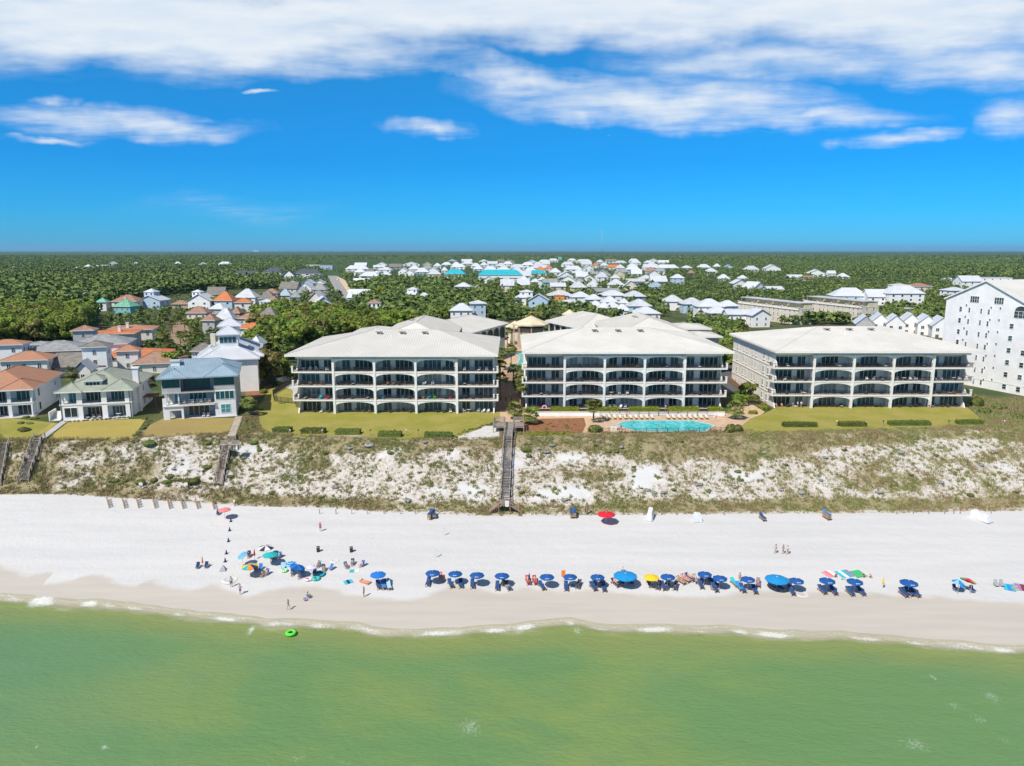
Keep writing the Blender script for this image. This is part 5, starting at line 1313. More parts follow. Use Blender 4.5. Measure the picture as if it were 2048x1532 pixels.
def leaf_quads(C, N, size, jitter, r, aspect=1.0):
    """square-ish leaf clumps at centres C facing roughly along N"""
    n = len(C)
    N = N + r.normal(0, jitter, (n, 3)); N /= np.linalg.norm(N, axis=1, keepdims=True) + 1e-9
    ref = r.normal(0, 1, (n, 3)); U = np.cross(N, ref); U /= np.linalg.norm(U, axis=1, keepdims=True) + 1e-9
    Vv = np.cross(N, U)
    s = (size * r.uniform(0.65, 1.35, n))[:, None]
    a = U * s * 0.5; b_ = Vv * s * 0.5 * aspect
    k = r.uniform(0.5, 1.1, (n, 4, 1))                     # uneven corners
    Q = np.stack([C - a - b_ * k[:, 0], C + a * k[:, 1] - b_ * .6, C + a * .7 + b_ * k[:, 2], C - a * k[:, 3] + b_], 1)
    return Q
def lobes_to_quads(lobes, per_m2, size, jitter, r, minq=6, flat=1.0):
    Qs = []
    for (c, rad) in lobes:
        rad = np.asarray(rad); area = 4 * math.pi * (np.mean(rad) ** 2)
        n = max(minq, int(area * per_m2))
        d = r.normal(0, 1, (n, 3)); d /= np.linalg.norm(d, axis=1, keepdims=True)
        d[:, 2] = np.where(d[:, 2] < -0.5, -d[:, 2], d[:, 2])
        rr = r.uniform(0.72, 1.06, n)[:, None]
        C = np.asarray(c) + d * rad * rr
        Qs.append(leaf_quads(C, d * np.array([1, 1, flat]), size, jitter, r))
    return np.concatenate(Qs)
def oak_quads(seed, h=9.0, w=4.6, dens=2.6, size=0.75):
    r = np.random.default_rng(seed); L = []
    n = int(r.integers(11, 17))
    for i in range(n):
        a = r.uniform(0, 6.28); q = math.sqrt(r.uniform(0, 1)) * w * 0.72
        z = h * (0.50 + 0.36 * (1 - (q / w) ** 2)) + r.normal(0, .07 * h)
        s = r.uniform(0.22, 0.42) * w
        L.append(((q * math.cos(a), q * math.sin(a), z), (s, s, s * r.uniform(.65, .9))))
    for i in range(5):
        a = i * 1.26 + r.uniform(0, 1)
        L.append(((math.cos(a) * w * .62, math.sin(a) * w * .62, h * r.uniform(.3, .45)), (w * .33,) * 3))
    return lobes_to_quads(L, dens, size, 0.28, r)
def pine_quads(seed, h=12.0, w=3.0, dens=3.2, size=0.62):
    r = np.random.default_rng(seed); L = []
    n = int(r.integers(14, 20))
    for i in range(n):
        t = i / (n - 1); z = h * (0.38 + 0.60 * t)
        q = w * (0.95 - 0.75 * t ** 1.6) * r.uniform(.35, 1.0); a = i * 2.4 + r.uniform(-.5, .5)
        s = w * r.uniform(.22, .36) * (1 - .35 * t)
        L.append(((q * math.cos(a), q * math.sin(a), z), (s, s, s * .6)))
    L.append(((0, 0, h * .97), (w * .22, w * .22, w * .3)))
    return lobes_to_quads(L, dens, size, 0.35, r)
def quads_mesh(name, Q, m):
    n = len(Q)
    return np_mesh(name, Q.reshape(-1, 3), np.arange(4 * n).reshape(n, 4), [m])
def trunk_mesh(h, r, limbs, seed, m):
    rd = random.Random(seed); mb = MB()
    lean = (rd.uniform(-.3, .3), rd.uniform(-.3, .3))
    mid = (lean[0], lean[1], h * .45)
    mb.tube((0, 0, -.4), mid, r, r * .75, 7, m); mb.tube(mid, (lean[0] * 1.6, lean[1] * 1.6, h * .85), r * .75, r * .25, 7, m)
    for i in range(limbs):
        a = 6.28 * i / limbs + rd.uniform(-.4, .4); z = h * rd.uniform(.3, .6)
        mb.tube((lean[0] * z / h * 2, lean[1] * z / h * 2, z), (math.cos(a) * h * .26, math.sin(a) * h * .26, z + h * rd.uniform(.12, .25)), r * .45, r * .14, 5, m)
    return mb.mesh('trunk')
OAK = [oak_quads(100 + i) for i in range(6)]
PINE = [pine_quads(200 + i) for i in range(5)]
OAKM = [(quads_mesh('crown', OAK[i], leaf_oak), trunk_mesh(8.5, .32, 4, i, bark)) for i in range(6)]
LIMEM = [(quads_mesh('crown', OAK[i], leaf_lime), OAKM[i][1]) for i in range(3)]
OLIVEM = [(quads_mesh('crown', OAK[i], leaf_olive), OAKM[i][1]) for i in range(3)]
PINEM = [(quads_mesh('crown', PINE[i], leaf_pine), trunk_mesh(12, .26, 5, 20 + i, bark)) for i in range(5)]
def plant2(name, label, cat, meshes, loc, sc, rz, group):
    t = thing(name, label, cat, loc, rz, group); t.scale = (sc[0], sc[0], sc[1]) if hasattr(sc, '__len__') else (sc,) * 3
    add('crown', meshes[0], t); add('trunk', meshes[1], t)
    return t
def palm_meshes(seed, h):
    r = random.Random(seed); cr = MB()
    for i in range(44):
        a = i * 2.399 + r.uniform(-.2, .2); e = r.uniform(-.6, 1.25); L = r.uniform(1.3, 1.9)
        d = Vector((math.cos(a) * math.cos(e), math.sin(a) * math.cos(e), math.sin(e)))
        st = Vector((0, 0, h)) + d * .2; hub = st + d * L * .55
        side = d.cross(Vector((0, 0, 1))).normalized(); up = side.cross(d)
        for k in range(-4, 5):
            b_ = k * .30
            dd = (d * math.cos(b_) + side * math.sin(b_) + up * r.uniform(-.1, .1)).normalized()
            tip = hub + dd * L * r.uniform(.6, .8) + Vector((0, 0, -.28 - .2 * abs(math.sin(b_))))
            wv = (dd.cross(up)).normalized() * .13
            mid_ = hub + dd * L * .38
            cr.face([hub, mid_ - wv, tip, mid_ + wv], leaf_palm)
        cr.face([st, hub + side * .03, hub - side * .03], leaf_palm)
    t = MB(); lx = r.uniform(-.25, .25)
    t.tube((0, 0, -.3), (lx * .5, 0, h * .5), .21, .17, 8, palm_bark); t.tube((lx * .5, 0, h * .5), (0, 0, h + .1), .17, .2, 8, palm_bark)
    t.lathe([(.2, h - .9), (.34, h - .4), (.2, h + .1)], 8, palm_bark)
    return cr.mesh('crown'), t.mesh('trunk')
PALM = {h: [palm_meshes(int(h * 10) + i, h) for i in range(3)] for h in (2.2, 4.0, 6.0)}
def palm_at(p, h, label, group=None, sc=1.0):
    k = min(PALM, key=lambda q: abs(q - h))
    return plant2('palm_tree', label, 'palm', random.choice(PALM[k]), p, (sc * 1.1, h / k), random.uniform(0, 6), group)

# ------------------------------------------------------------------ woods: which trees grow where (read off the photo by the foot of the tree)
def inpoly(x, y, poly):
    c = False; n = len(poly); j = n - 1
    for i in range(n):
        (xi, yi), (xj, yj) = poly[i], poly[j]
        if (yi > y) != (yj > y) and x < (xj - xi) * (y - yi) / (yj - yi + 1e-12) + xi: c = not c
        j = i
    return c
ZONES = [  # polygon in photo pixels (foot of tree), density, height range, share of pines, name
 ([(-60,715),(30,700),(150,692),(178,655),(186,625),(230,600),(420,578),(560,575),(560,556),(-60,556)], .95, (8, 12.5), .15, 'left woods'),
 ([(505,735),(560,745),(600,720),(800,690),(760,650),(560,628),(520,640)], .95, (9, 12.5), .35, 'woods beside left condominium'),
 ([(680,665),(930,662),(990,630),(1000,600),(920,575),(760,560),(700,575),(720,600)], .85, (7.5, 11), .25, 'woods behind left condominium'),
 ([(186,720),(390,735),(530,660),(560,620),(520,590),(230,600)], .36, (3.5, 6), .45, 'villa gardens'),
 ([(540,640),(700,640),(690,580),(640,552),(560,556)], .40, (5, 8), .4, 'gardens by the straight road'),
 ([(980,648),(1330,640),(1330,560),(930,560),(1000,600)], .34, (5, 9), .3, 'gardens behind middle condominium'),
 ([(1375,735),(1480,745),(1482,650),(1700,648),(1700,632),(1560,625),(1400,640),(1360,690)], .92, (5, 8), .15, 'woods between middle and right condominiums'),
 ([(1330,640),(1480,640),(1700,600),(1330,610)], .30, (4, 7), .4, 'gardens by the white cottages'),
 ([(1700,660),(1900,640),(1900,600),(1720,625)], .75, (4, 7), .2, 'trees by the tower block'),
 ([(1300,612),(1960,606),(1960,556),(1300,556)], .80, (4.5, 7), .55, 'scrub woods behind right condominium'),
 ([(560,580),(720,575),(1320,575),(1320,553),(560,553)], .58, (5, 8.5), .4, 'gardens in the middle distance'),
]
ZR = [(z[0], (min(p[0] for p in z[0]), max(p[0] for p in z[0]), min(p[1] for p in z[0]), max(p[1] for p in z[0])), *z[1:]) for z in ZONES]
def zone_at(px, py):
    for poly, bb, d, hr, pn, nm in ZR:
        if bb[0] <= px <= bb[1] and bb[2] <= py <= bb[3] and inpoly(px, py, poly): return d, hr, pn, nm
    if py < 556: 
        if 640 < px < 1330 and 519 < py < 556: return .42, (4, 6.5), .5, 'far'
        if 1330 < px < 1720 and 530 < py < 556: return .8, (6, 9), .5, 'far'
        return .97, (7.5, 11.5), .55, 'far'
    if px < -20 or px > 2068: return .85, (7, 11), .3, 'outside'
    return 0, (0, 0), 0, ''
BLOCK = [(-58, 170, -1, 214), (1, 175, 58, 220), (64, 176, 122, 224), (-60, 212, -16, 266), (-28, 240, 2, 300), (28, 218, 74, 284), (12, 256, 44, 300), (-14, 175, 13, 262), (57, 170, 66, 215), (125, 195, 200, 260)]
FA = np.array([(f[0], f[1], f[2], f[3], f[4]) for f in FOOT])
road_a, road_b = PG(664, 548), PG(692, 592)
trees = []
rt = random.Random(11)
for (ya, yb, st) in ((215, 460, 5.6), (460, 900, 7.0), (900, 1600, 9.5), (1600, 2600, 13.0), (2600, 5200, 21.0)):
    for yy in np.arange(ya, yb, st):
        lim = yy * 0.735 + 25
        for xx in np.arange(-lim, lim, st):
            x, y = xx + rt.uniform(-.45, .45) * st, yy + rt.uniform(-.45, .45) * st
            zc_ = y * cp + 42 * sp
            px = 1024 + FPX * x / zc_; py = 766 - FPX * (y * sp - 42 * cp) / zc_
            d, hr, pn, nm = zone_at(px, py)
            if d <= 0 or rt.random() > d: continue
            if y < 310 and any(a <= x <= c and b_ <= y <= e for a, b_, c, e in BLOCK): continue
            if y > 270:
                k = (y - road_b.y) / (road_a.y - road_b.y)
                if -.05 < k < 1.05 and abs(x - (road_b.x + (road_a.x - road_b.x) * k)) < 13: continue
            if 205 < y < 420 and 325 < px < 380 and 640 < py < 730 and rt.random() < .75: continue
            dd = np.hypot(FA[:, 0] - x, FA[:, 1] - y) - FA[:, 2]
            if dd.min() < 1.0: continue
            h = rt.uniform(*hr)
            # gardens in front of a house stay low so the house shows
            fr = (FA[:, 3] - y > -2) & (FA[:, 3] - y < (20 if y < 900 else 45)) & (np.abs(FA[:, 0] - x) < FA[:, 2] + 1)
            if fr.any(): h = min(h, rt.uniform(2.2, 3.8))
            kind = 'pine' if rt.random() < pn else 'oak'
            trees.append((h / math.hypot(y, 40), x, y, h, kind, nm, px, py))
trees.sort(key=lambda q: -q[0])
cnt = {'pine': 0, 'oak': 0}
rest = []
TL = {'left woods': 'of the dense woods at far left', 'woods beside left condominium': 'of the dark woods left of the left condominium', 'woods behind left condominium': 'of the woods behind the left condominium',
      'villa gardens': 'between the tiled villas on the left', 'gardens by the straight road': 'among roofs by the straight road', 'gardens behind middle condominium': 'among roofs behind the middle condominium',
      'woods between middle and right condominiums': 'of the woods between middle and right condominiums', 'gardens by the white cottages': 'among the white cottages', 'trees by the tower block': 'by the white tower block',
      'scrub woods behind right condominium': 'of the scrub woods behind the right condominium', 'gardens in the middle distance': 'among mid-distance roofs', 'far': 'of the far woods', 'outside': 'at the edge of view'}
for (s_, x, y, h, kind, nm, px, py) in trees:
    if cnt[kind] < 285 and -40 < px < 2088 and nm != 'outside':
        cnt[kind] += 1
        z = gz(x, y); rz = rt.uniform(0, 6.28)
        if kind == 'oak':
            q = rt.random(); ms = rt.choice(LIMEM) if q < .10 else (rt.choice(OLIVEM) if q > .92 else rt.choice(OAKM))
            tint = 'lime-green' if q < .10 else ('olive' if q > .92 else 'green')
            plant2('broadleaf_tree', f'{tint} round-crowned tree {TL[nm]}', 'tree', ms, (x, y, z), (h / 9.2 * rt.uniform(.9, 1.15), h / 9.2), rz, f'{tint} round trees {nm}')
        else:
            plant2('pine_tree', f'dark narrow pine {TL[nm]}', 'tree', rt.choice(PINEM), (x, y, z), (h / 12 * rt.uniform(1.1, 1.4), h / 12), rz, f'pines {nm}')
    else: rest.append((x, y, h, kind))
# the remaining distant trees read as one mass
def forest_leaf(name, c1, c2):
    m, T, b = new_mat(name)
    t_ = T.n('ShaderNodeAttribute', attribute_name='tint').outputs['Fac']
    ri = T.n('ShaderNodeNewGeometry').outputs['Random Per Island']
    c = T.mix(T.math('ADD', T.math('MULTIPLY', t_, 0.7), T.math('MULTIPLY', ri, 0.3)), c1, c2)
    T.link(c, b.inputs['Base Color']); b.inputs['Roughness'].default_value = .7; b.inputs['Specular IOR Level'].default_value = .15
    MATS[name] = m; return m
f_oak = forest_leaf('woodland_leaves', (0.078, 0.135, 0.036), (0.205, 0.255, 0.066)); f_pine = forest_leaf('woodland_needles', (0.068, 0.118, 0.043), (0.165, 0.210, 0.075))
def lod(Q, k, r):
    i = r.choice(len(Q), min(k, len(Q)), replace=False); q = Q[i]; c = q.mean(1, keepdims=True)
    return c + (q - c) * min(2.6, 0.92 * math.sqrt(len(Q) / len(q)))
lr = np.random.default_rng(5)
def mass(name, lst, kind):
    parts, tint = [], []
    lv = {}
    base = OAK if kind == 'oak' else PINE; hb = 9.2 if kind == 'oak' else 12.0
    for k in (180, 60, 26, 12, 7): lv[k] = [lod(base[i % len(base)], k, lr) for i in range(8)]
    for (x, y, h, kd) in lst:
        if kd != kind: continue
        k = 180 if y < 460 else (60 if y < 900 else (26 if y < 1600 else (12 if y < 2600 else 7)))
        q = lv[k][lr.integers(8)]
        s = h / hb; w = s * lr.uniform(1.0, 1.35) * (1.0 if y < 1600 else (1.35 if y < 2600 else 2.0)) * (1 if kind == 'oak' else 1.25)
        a = lr.uniform(0, 6.28); ca, sa = math.cos(a), math.sin(a)
        X = q[..., 0] * ca - q[..., 1] * sa; Yv = q[..., 0] * sa + q[..., 1] * ca
        z0 = 10.7 if y > 515 else gz(x, y)
        parts.append(np.stack([X * w + x, Yv * w + y, q[..., 2] * s + z0], -1))
        tint.append(np.full(len(q) * 4, lr.uniform(0, 1)))
    Q = np.concatenate(parts)
    me = quads_mesh(name, Q, f_oak if kind == 'oak' else f_pine)
    fattr(me, 'tint', np.concatenate(tint))
    return tag(add(name, me), f"{'green round-crowned' if kind == 'oak' else 'dark pine'} woodland spreading from the houses to the horizon", 'woodland', kind='stuff')
mass('distant_woodland', rest, 'oak'); mass('distant_pinewood', rest, 'pine')

# ------------------------------------------------------------------ single trees, palms and shrubs one can point to
def tree_at(px, py, ms, h, w, label, name='broadleaf_tree', dy=0):
    p = PG(px, py); return plant2(name, label, 'tree', ms, (p.x, p.y + dy, p.z), (w, h / 9.2), random.uniform(0, 6), None)
tree_at(537, 768, OLIVEM[0], 10.5, 1.15, 'big olive-brown round tree between the blue-grey roofed house and left condominium')
tree_at(580, 762, OAKM[2], 5.5, .6, 'small green tree at the left corner of the left condominium')
tree_at(1073, 660, OLIVEM[1], 10, 1.25, 'large yellow-olive round tree behind the tan pavilion')
tree_at(346, 742, OAKM[1], 6.5, .8, 'dense round green tree behind the chimney of the modern house')
tree_at(1497, 808, OAKM[3], 6.0, .62, 'leafy tree by the side wall of the right condominium')
tree_at(1478, 812, OAKM[4], 3.2, .5, 'low dark tree on the path between middle and right condominiums')
tree_at(520, 768, OAKM[0], 6.5, .8, 'round green tree beside the bright bushes, right of the white tower-roofed house'); tree_at(556, 752, OAKM[5], 8, .9, 'green tree behind the green ball shrub'); tree_at(508, 752, LIMEM[1], 5.5, .7, 'light green tree at the right corner of the white tower-roofed house'); tree_at(1452, 742, OAKM[2], 6, .8, 'round green tree behind the right corner of the middle condominium'); tree_at(1440, 722, OAKM[3], 6, .8, 'green tree by the asphalt road right of the middle condominium')
tree_at(760, 600, LIMEM[0], 11, 1.3, 'bright lime round tree right of the straight road')
tree_at(104, 620, LIMEM[1], 9, 1.0, 'bright lime tree standing in the left woods')
tree_at(428, 618, LIMEM[2], 9, .9, 'bright lime tree beside the white gabled tower house')
for (px, py, h, lab) in [(1001, 742, 6.5, 'tall palm hugging the right wall of the left condominium, far one'), (1000, 768, 6.0, 'tall palm hugging the right wall of the left condominium, middle one'), (1001, 800, 6.0, 'tall palm hugging the right wall of the left condominium, near one'),
        (1022, 735, 6.5, 'tall palm left of the turquoise lagoon pool'), (1027, 764, 4.0, 'feathery palm before the lagoon pool gate'), (1042, 778, 5.0, 'palm by the left wall of the middle condominium, far one'), (1038, 792, 4.2, 'palm by the left wall of the middle condominium, middle one'),
        (1041, 816, 6.0, 'tall palm by the left wall of the middle condominium, near one'), (1029, 838, 2.3, 'short bushy palm at the head of the long stairs'), (1060, 848, 2.2, 'short palm standing in the red mulch bed'),
        (1187, 845, 4.0, 'slim tattered palm at the left end of the pool'), (1470, 838, 2.6, 'stout palm at the right end of the pool deck'), (499, 832, 3.2, 'small palm between the modern house and the left lawn'),
        (300, 800, 5.0, 'palm beside the sage-roofed villa, left of the modern house'), (146, 768, 3.0, 'palm in front of the white gable behind the sage-roofed villa'), (102, 740, 2.4, 'palm between the terracotta villa and the taupe roof'), (1015, 690, 6, 'palm by the arcade in the palm court'), (1008, 702, 6, 'leaning palm in the palm court, left side'), (1030, 683, 5.5, 'palm before the tan pavilion'), (1075, 682, 5, 'palm right of the tan pavilion'), (1400, 650, 6.5, 'tall palm beside the white three-storey house, left one'), (1428, 655, 6.0, 'tall palm beside the white three-storey house, right one'), (1488, 690, 7, 'tall palm behind the right condominium, at its left'), (1465, 680, 5.5, 'palm among the trees left of the right condominium')]:
    p = PG(px, py); palm_at(p, h, lab)
for i, (px, py) in enumerate([(330, 700), (338, 712), (322, 690), (345, 668), (318, 676), (362, 700), (375, 690), (370, 668), (386, 712), (300, 640), (283, 630), (262, 625), (355, 650), (330, 655), (395, 690), (408, 665)]):
    p = PG(px, py); palm_at(p, random.uniform(4.5, 6.5), 'palm lining the brick street among the left villas', 'palms lining the brick street')
def leafy_box(x, y, z, L, d, h, m, rz=0.0, size=.22, dens=16, seed=0, rnd=.25):
    r = np.random.default_rng(seed); Cs, Ns = [], []
    for (n_, f) in ((int(L * d * dens), 't'), (int(L * h * dens), 'f'), (int(L * h * dens * .6), 'b'), (int(d * h * dens), 'l'), (int(d * h * dens), 'r')):
        u_, v_ = r.uniform(-1, 1, n_), r.uniform(-1, 1, n_)
        if f == 't': C = np.stack([u_ * L/2, v_ * d/2, np.full(n_, h) - rnd * h * (np.abs(v_) ** 4 + np.abs(u_) ** 10)], 1); N = np.tile([0, 0, 1.], (n_, 1))
        elif f in 'fb': s_ = -1 if f == 'f' else 1; C = np.stack([u_ * L/2, np.full(n_, s_ * d/2), (v_ + 1) / 2 * h * .93], 1); N = np.tile([0, s_, .3], (n_, 1))
        else: s_ = -1 if f == 'l' else 1; C = np.stack([np.full(n_, s_ * L/2), u_ * d/2, (v_ + 1) / 2 * h * .9], 1); N = np.tile([s_, 0, .3], (n_, 1))
        Cs.append(C + r.normal(0, .05, C.shape)); Ns.append(N)
    Q = leaf_quads(np.concatenate(Cs), np.concatenate(Ns), size, .28, r)
    x, y, z_ = L/2 - .08, d/2 - .08, h * (1 - rnd * .6); K = [(-x,-y,0),(x,-y,0),(x,y,0),(-x,y,0),(-x,-y,z_),(x,-y,z_),(x,y,z_),(-x,y,z_)]
    core = np.array([[K[i] for i in f] for f in ((0,1,5,4),(1,2,6,5),(2,3,7,6),(3,0,4,7),(4,5,6,7))])
    return quads_mesh('hedge', np.concatenate([Q, core]), m)
def hedge(x0, x1, py, h, d, m, label, group=None):
    a, b_ = P(x0, py, ZP), P(x1, py, ZP)
    me = leafy_box(0, 0, 0, (b_ - a).length, d, h, m, seed=int(x0))
    o_ = add('hedge', me, None, ((a.x + b_.x) / 2, (a.y + b_.y) / 2 + d / 2, gz((a.x + b_.x) / 2, (a.y + b_.y) / 2 + d/2)), math.atan2(b_.y - a.y, b_.x - a.x))
    return tag(o_, label, 'hedge', group)
for i, (a, b_, py) in enumerate([(544, 580, 866), (601, 648, 868), (670, 719, 870), (755, 802, 875), (848, 904, 877)]):
    hedge(a, b_, py, 1.15, 2.2, leaf_hedge_d, ['clipped hedge at the left corner of the left lawn edge', 'second clipped hedge from left along the left lawn edge', 'middle clipped hedge along the left lawn edge', 'fourth clipped hedge along the left lawn edge', 'longest clipped hedge along the left lawn edge, by the sand patch'][i], 'hedges along the left lawn edge')
for i, (a, b_, py) in enumerate([(1568, 1636, 855), (1681, 1735, 854), (1781, 1863, 852), (1918, 1968, 850)]):
    hedge(a, b_, py, 1.1, 1.8, leaf_hedge_d, ['leftmost dark hedge behind posts along the right lawn edge', 'short dark hedge, second from left on the right lawn edge', 'longest dark hedge along the right lawn edge', 'rightmost dark hedge on the right lawn edge'][i], 'hedges along the right lawn edge')
for i, (a, b_) in enumerate([(1053, 1079), (1101, 1159), (1180, 1239), (1258, 1319), (1337, 1399), (1418, 1446)]):
    hedge(a, b_, 826, 1.5, 1.6, leaf_hedge, ['short yellow-green hedge by the left corner of the middle condominium', 'yellow-green hedge above the red mulch bed', 'yellow-green hedge behind the slim pool palm', 'yellow-green hedge behind the left row of pool loungers', 'yellow-green hedge behind the right row of pool loungers', 'short yellow-green hedge at the right corner of the middle condominium'][i], 'hedges along the middle condominium terrace')
def mound_quads(seed, dens=22.0, size=.26):
    r = np.random.default_rng(seed); L = []
    for i in range(7):
        a = r.uniform(0, 6.28); q = r.uniform(0, .62)
        s = r.uniform(.34, .55); L.append(((q * math.cos(a), q * math.sin(a), .28 + r.uniform(-.1, .12)), (s, s, s * .8)))
    return lobes_to_quads(L, dens * 4, size * .62, .25, r)
MQ = [mound_quads(300 + i) for i in range(4)]
MOUND = {n: [quads_mesh('shrub', q, m) for q in MQ] for n, m in (('g', leaf_mound), ('s', leaf_grey), ('b', leaf_shrub), ('h', leaf_hedge), ('d', leaf_hedge_d), ('l', leaf_lime))}
def shrub(px, py, w_px, k, label, group=None, tall=.8, p=None):
    p = p or PG(px, py)
    if p.y < 164 and w_px < 40: w_px *= 1.3
    r_ = w_px * (p.y * cp + (CAMH - p.z) * sp) / FPX / 2
    o_ = add('shrub', random.choice(MOUND[k]), None, (p.x, p.y, p.z - .1 * r_), random.uniform(0, 6)); o_.scale = (r_, r_, r_ * tall)
    return tag(o_, label, 'shrub', group)
shrub(558, 770, 17, 'l', 'clipped bright green ball shrub by the white gate left of the left condominium', tall=1.5)
shrub(516, 776, 20, 'b', 'bright green bush beside the white tower-roofed house, left one', tall=1.3); shrub(528, 786, 18, 'l', 'bright green bush beside the white tower-roofed house, right one', tall=1.3)
shrub(1188, 862, 46, 'b', 'broad leafy bush at the left end of the pool', tall=.9); shrub(1472, 864, 46, 'b', 'broad leafy bush at the right end of the pool', tall=1.0)
shrub(1508, 828, 26, 'h', 'rounded yellow-green hedge shrub, left one by the right condominium path', tall=1.0); shrub(1528, 818, 28, 'h', 'rounded yellow-green hedge shrub, right one by the right condominium path', tall=1.0)
shrub(1975, 826, 34, 'd', 'dark green bush at the right end of the right lawn', tall=.9); shrub(2004, 818, 40, 'b', 'olive bush between the right lawn and tower block', tall=.8); shrub(2040, 836, 30, 'b', 'bush at the right edge below the tower block', tall=.8); shrub(1955, 812, 40, 'd', 'tall dark bush at the right corner of the right condominium', tall=1.3)
shrub(568, 806, 22, 'b', 'low brown-green bush at the left front corner of the left condominium', tall=.5)
for (px, py, w_) in [(486,818,20),(497,828,22),(508,842,20),(490,842,18),(500,856,20),(520,820,16),(482,800,18)]: shrub(px, py, w_, 'b', 'wild olive bush between the pale walkway and left lawn', 'wild bushes between the pale walkway and left lawn', .7)
for i, (px, py, w_) in enumerate([(48, 862, 24), (58, 848, 20), (40, 848, 20), (70, 838, 22), (52, 836, 20)]):
    shrub(px, py, w_, 'b', 'wild bush on the strip between the terracotta villa lawn and boardwalk', 'bushes between the left lawns', .7)
for i, px in enumerate(range(131, 262, 9)):
    shrub(px, 845 - (px - 131) * .075, 8.5, 'd', 'small round bush in the row edging the sage villa patio', 'row of round bushes along the sage villa patio', 1.0)
for i, (px, py) in enumerate([(298, 842), (294, 850), (286, 858), (278, 866), (272, 872), (290, 838)]):
    shrub(px, py, 15, 'b', 'dry grass clump dividing the two left lawns', 'clumps dividing the two left lawns', .8)
for i, t in enumerate(np.linspace(0, 1, 13)):
    shrub(912 + 80 * t, 874 - 28 * t ** .8 + random.uniform(-2, 2), random.uniform(8, 12), 'b', 'low clump edging the lawn above the sand patch', 'clumps edging the lawn above the sand patch', .8)
for i in range(16):
    shrub(random.uniform(1050, 1160), random.uniform(842, 860), random.uniform(5, 10), 'b', 'tiny plant dotted over the red mulch bed', 'tiny plants on the red mulch bed', .8)
for i, (px, w_) in enumerate([(1040, 14), (1058, 16), (1072, 20), (1088, 22), (1104, 16), (1122, 22), (1140, 18)]):
    shrub(px, 868, w_, 'h', 'green bush along the seaward edge of the red mulch bed', 'bushes along the red mulch bed', .6)
for (px, py, w_, k) in [(300,887,26,'g'),(416,887,24,'g'),(279,916,9,'g'),(340,928,9,'g'),(414,934,17,'g'),(411,942,12,'g'),(341,954,20,'g'),(333,965,22,'g'),(355,960,16,'g'),(380,962,34,'g'),(309,961,24,'g'),(252,962,18,'g'),(422,957,14,'g'),(244,949,9,'g'),(279,951,9,'g'),(366,929,7,'g'),(349,937,11,'s'),(471,927,12,'g'),(486,917,10,'g'),(462,954,20,'g'),
        (505,885,20,'g'),(440,905,10,'g'),(228,962,20,'g'),(285,963,24,'g')]:
    shrub(px, py, w_, k, 'rounded bright green shrub on the dune left of the wooden walkway' if k == 'g' else 'single blue-grey shrub on the dune left of the wooden walkway', 'green dune shrubs left of the wooden walkway' if k == 'g' else None, .55)
for (px, py, w_, k) in [(738,891,18,'s'),(697,897,16,'s'),(850,884,14,'s'),(652,905,14,'g'),(620,915,12,'g'),(780,905,12,'g'),(900,900,12,'g'),(560,905,14,'g'),(700,925,10,'s'),(840,945,9,'g'),(930,930,10,'g'),(960,985,12,'g'),(590,950,10,'s'),(670,975,12,'s'),(740,985,12,'g'),(880,975,10,'s'),(985,1000,14,'g'),(813,1002,22,'s'),(640,995,12,'g'),(545,985,14,'g'),(920,960,8,'g'),(780,960,8,'s'),(600,980,9,'g'),(710,950,8,'g'),(520,900,12,'g'),(870,925,8,'g')]:
    shrub(px, py, w_, k, f"{'green' if k == 'g' else 'silver-grey'} shrub on the dune between wooden walkway and long stairs", f"{'green' if k == 'g' else 'silver-grey'} dune shrubs between walkway and long stairs", .6)
for (px, py, w_, k) in [(1050,901,24,'g'),(1056,912,16,'g'),(1076,990,10,'g'),(1109,977,10,'g'),(1177,963,10,'g'),(1178,945,9,'g'),(1221,948,9,'g'),(1268,953,9,'g'),(1268,934,9,'g'),(1330,940,8,'g'),(1282,977,9,'g'),(1347,979,12,'g'),(1469,975,16,'s'),(1308,986,15,'s'),(1294,980,12,'s'),(1325,985,13,'s'),(1102,891,16,'s'),(1090,904,17,'s'),(1078,897,12,'s'),(1197,882,17,'s'),(1206,905,12,'s'),(1243,894,14,'s'),(1419,982,14,'g'),(1475,943,12,'g'),(1458,952,10,'s'),(1480,960,12,'g'),(1488,933,12,'g'),(1035,975,14,'s'),(1098,972,12,'s'),(1094,954,10,'s'),(1130,1000,16,'s'),(1045,985,14,'g'),(1400,970,18,'s'),(1215,902,14,'g'),(1232,903,14,'g'),(1190,890,12,'g'),(1361,882,12,'g'),(1335,885,12,'g'),
        (1560,980,12,'s'),(1600,985,18,'s'),(1640,960,11,'s'),(1700,975,12,'g'),(1760,985,14,'s'),(1820,950,11,'g'),(1880,965,12,'s'),(1940,990,14,'g'),(1570,930,10,'g'),(1650,915,11,'s'),(1730,925,10,'g'),(1800,905,14,'s'),(1870,910,10,'g'),(1960,930,12,'s'),(2000,945,10,'g'),(2030,985,14,'g'),(1530,905,12,'s'),(1690,900,12,'g'),(1990,905,14,'s'),(1610,945,8,'g'),(1780,955,8,'g'),(1910,945,8,'g'),(1545,955,9,'g')]:
    sec = 'between long stairs and pool bush' if px < 1500 else 'at the right'
    shrub(px, py, w_, k, f"{'green' if k == 'g' else 'silver-grey'} shrub on the dune {'right of the long stairs' if px < 1500 else 'below the right lawn'}", f"{'green' if k == 'g' else 'silver-grey'} dune shrubs {'right of the long stairs' if px < 1500 else 'below the right lawn'}", .6)
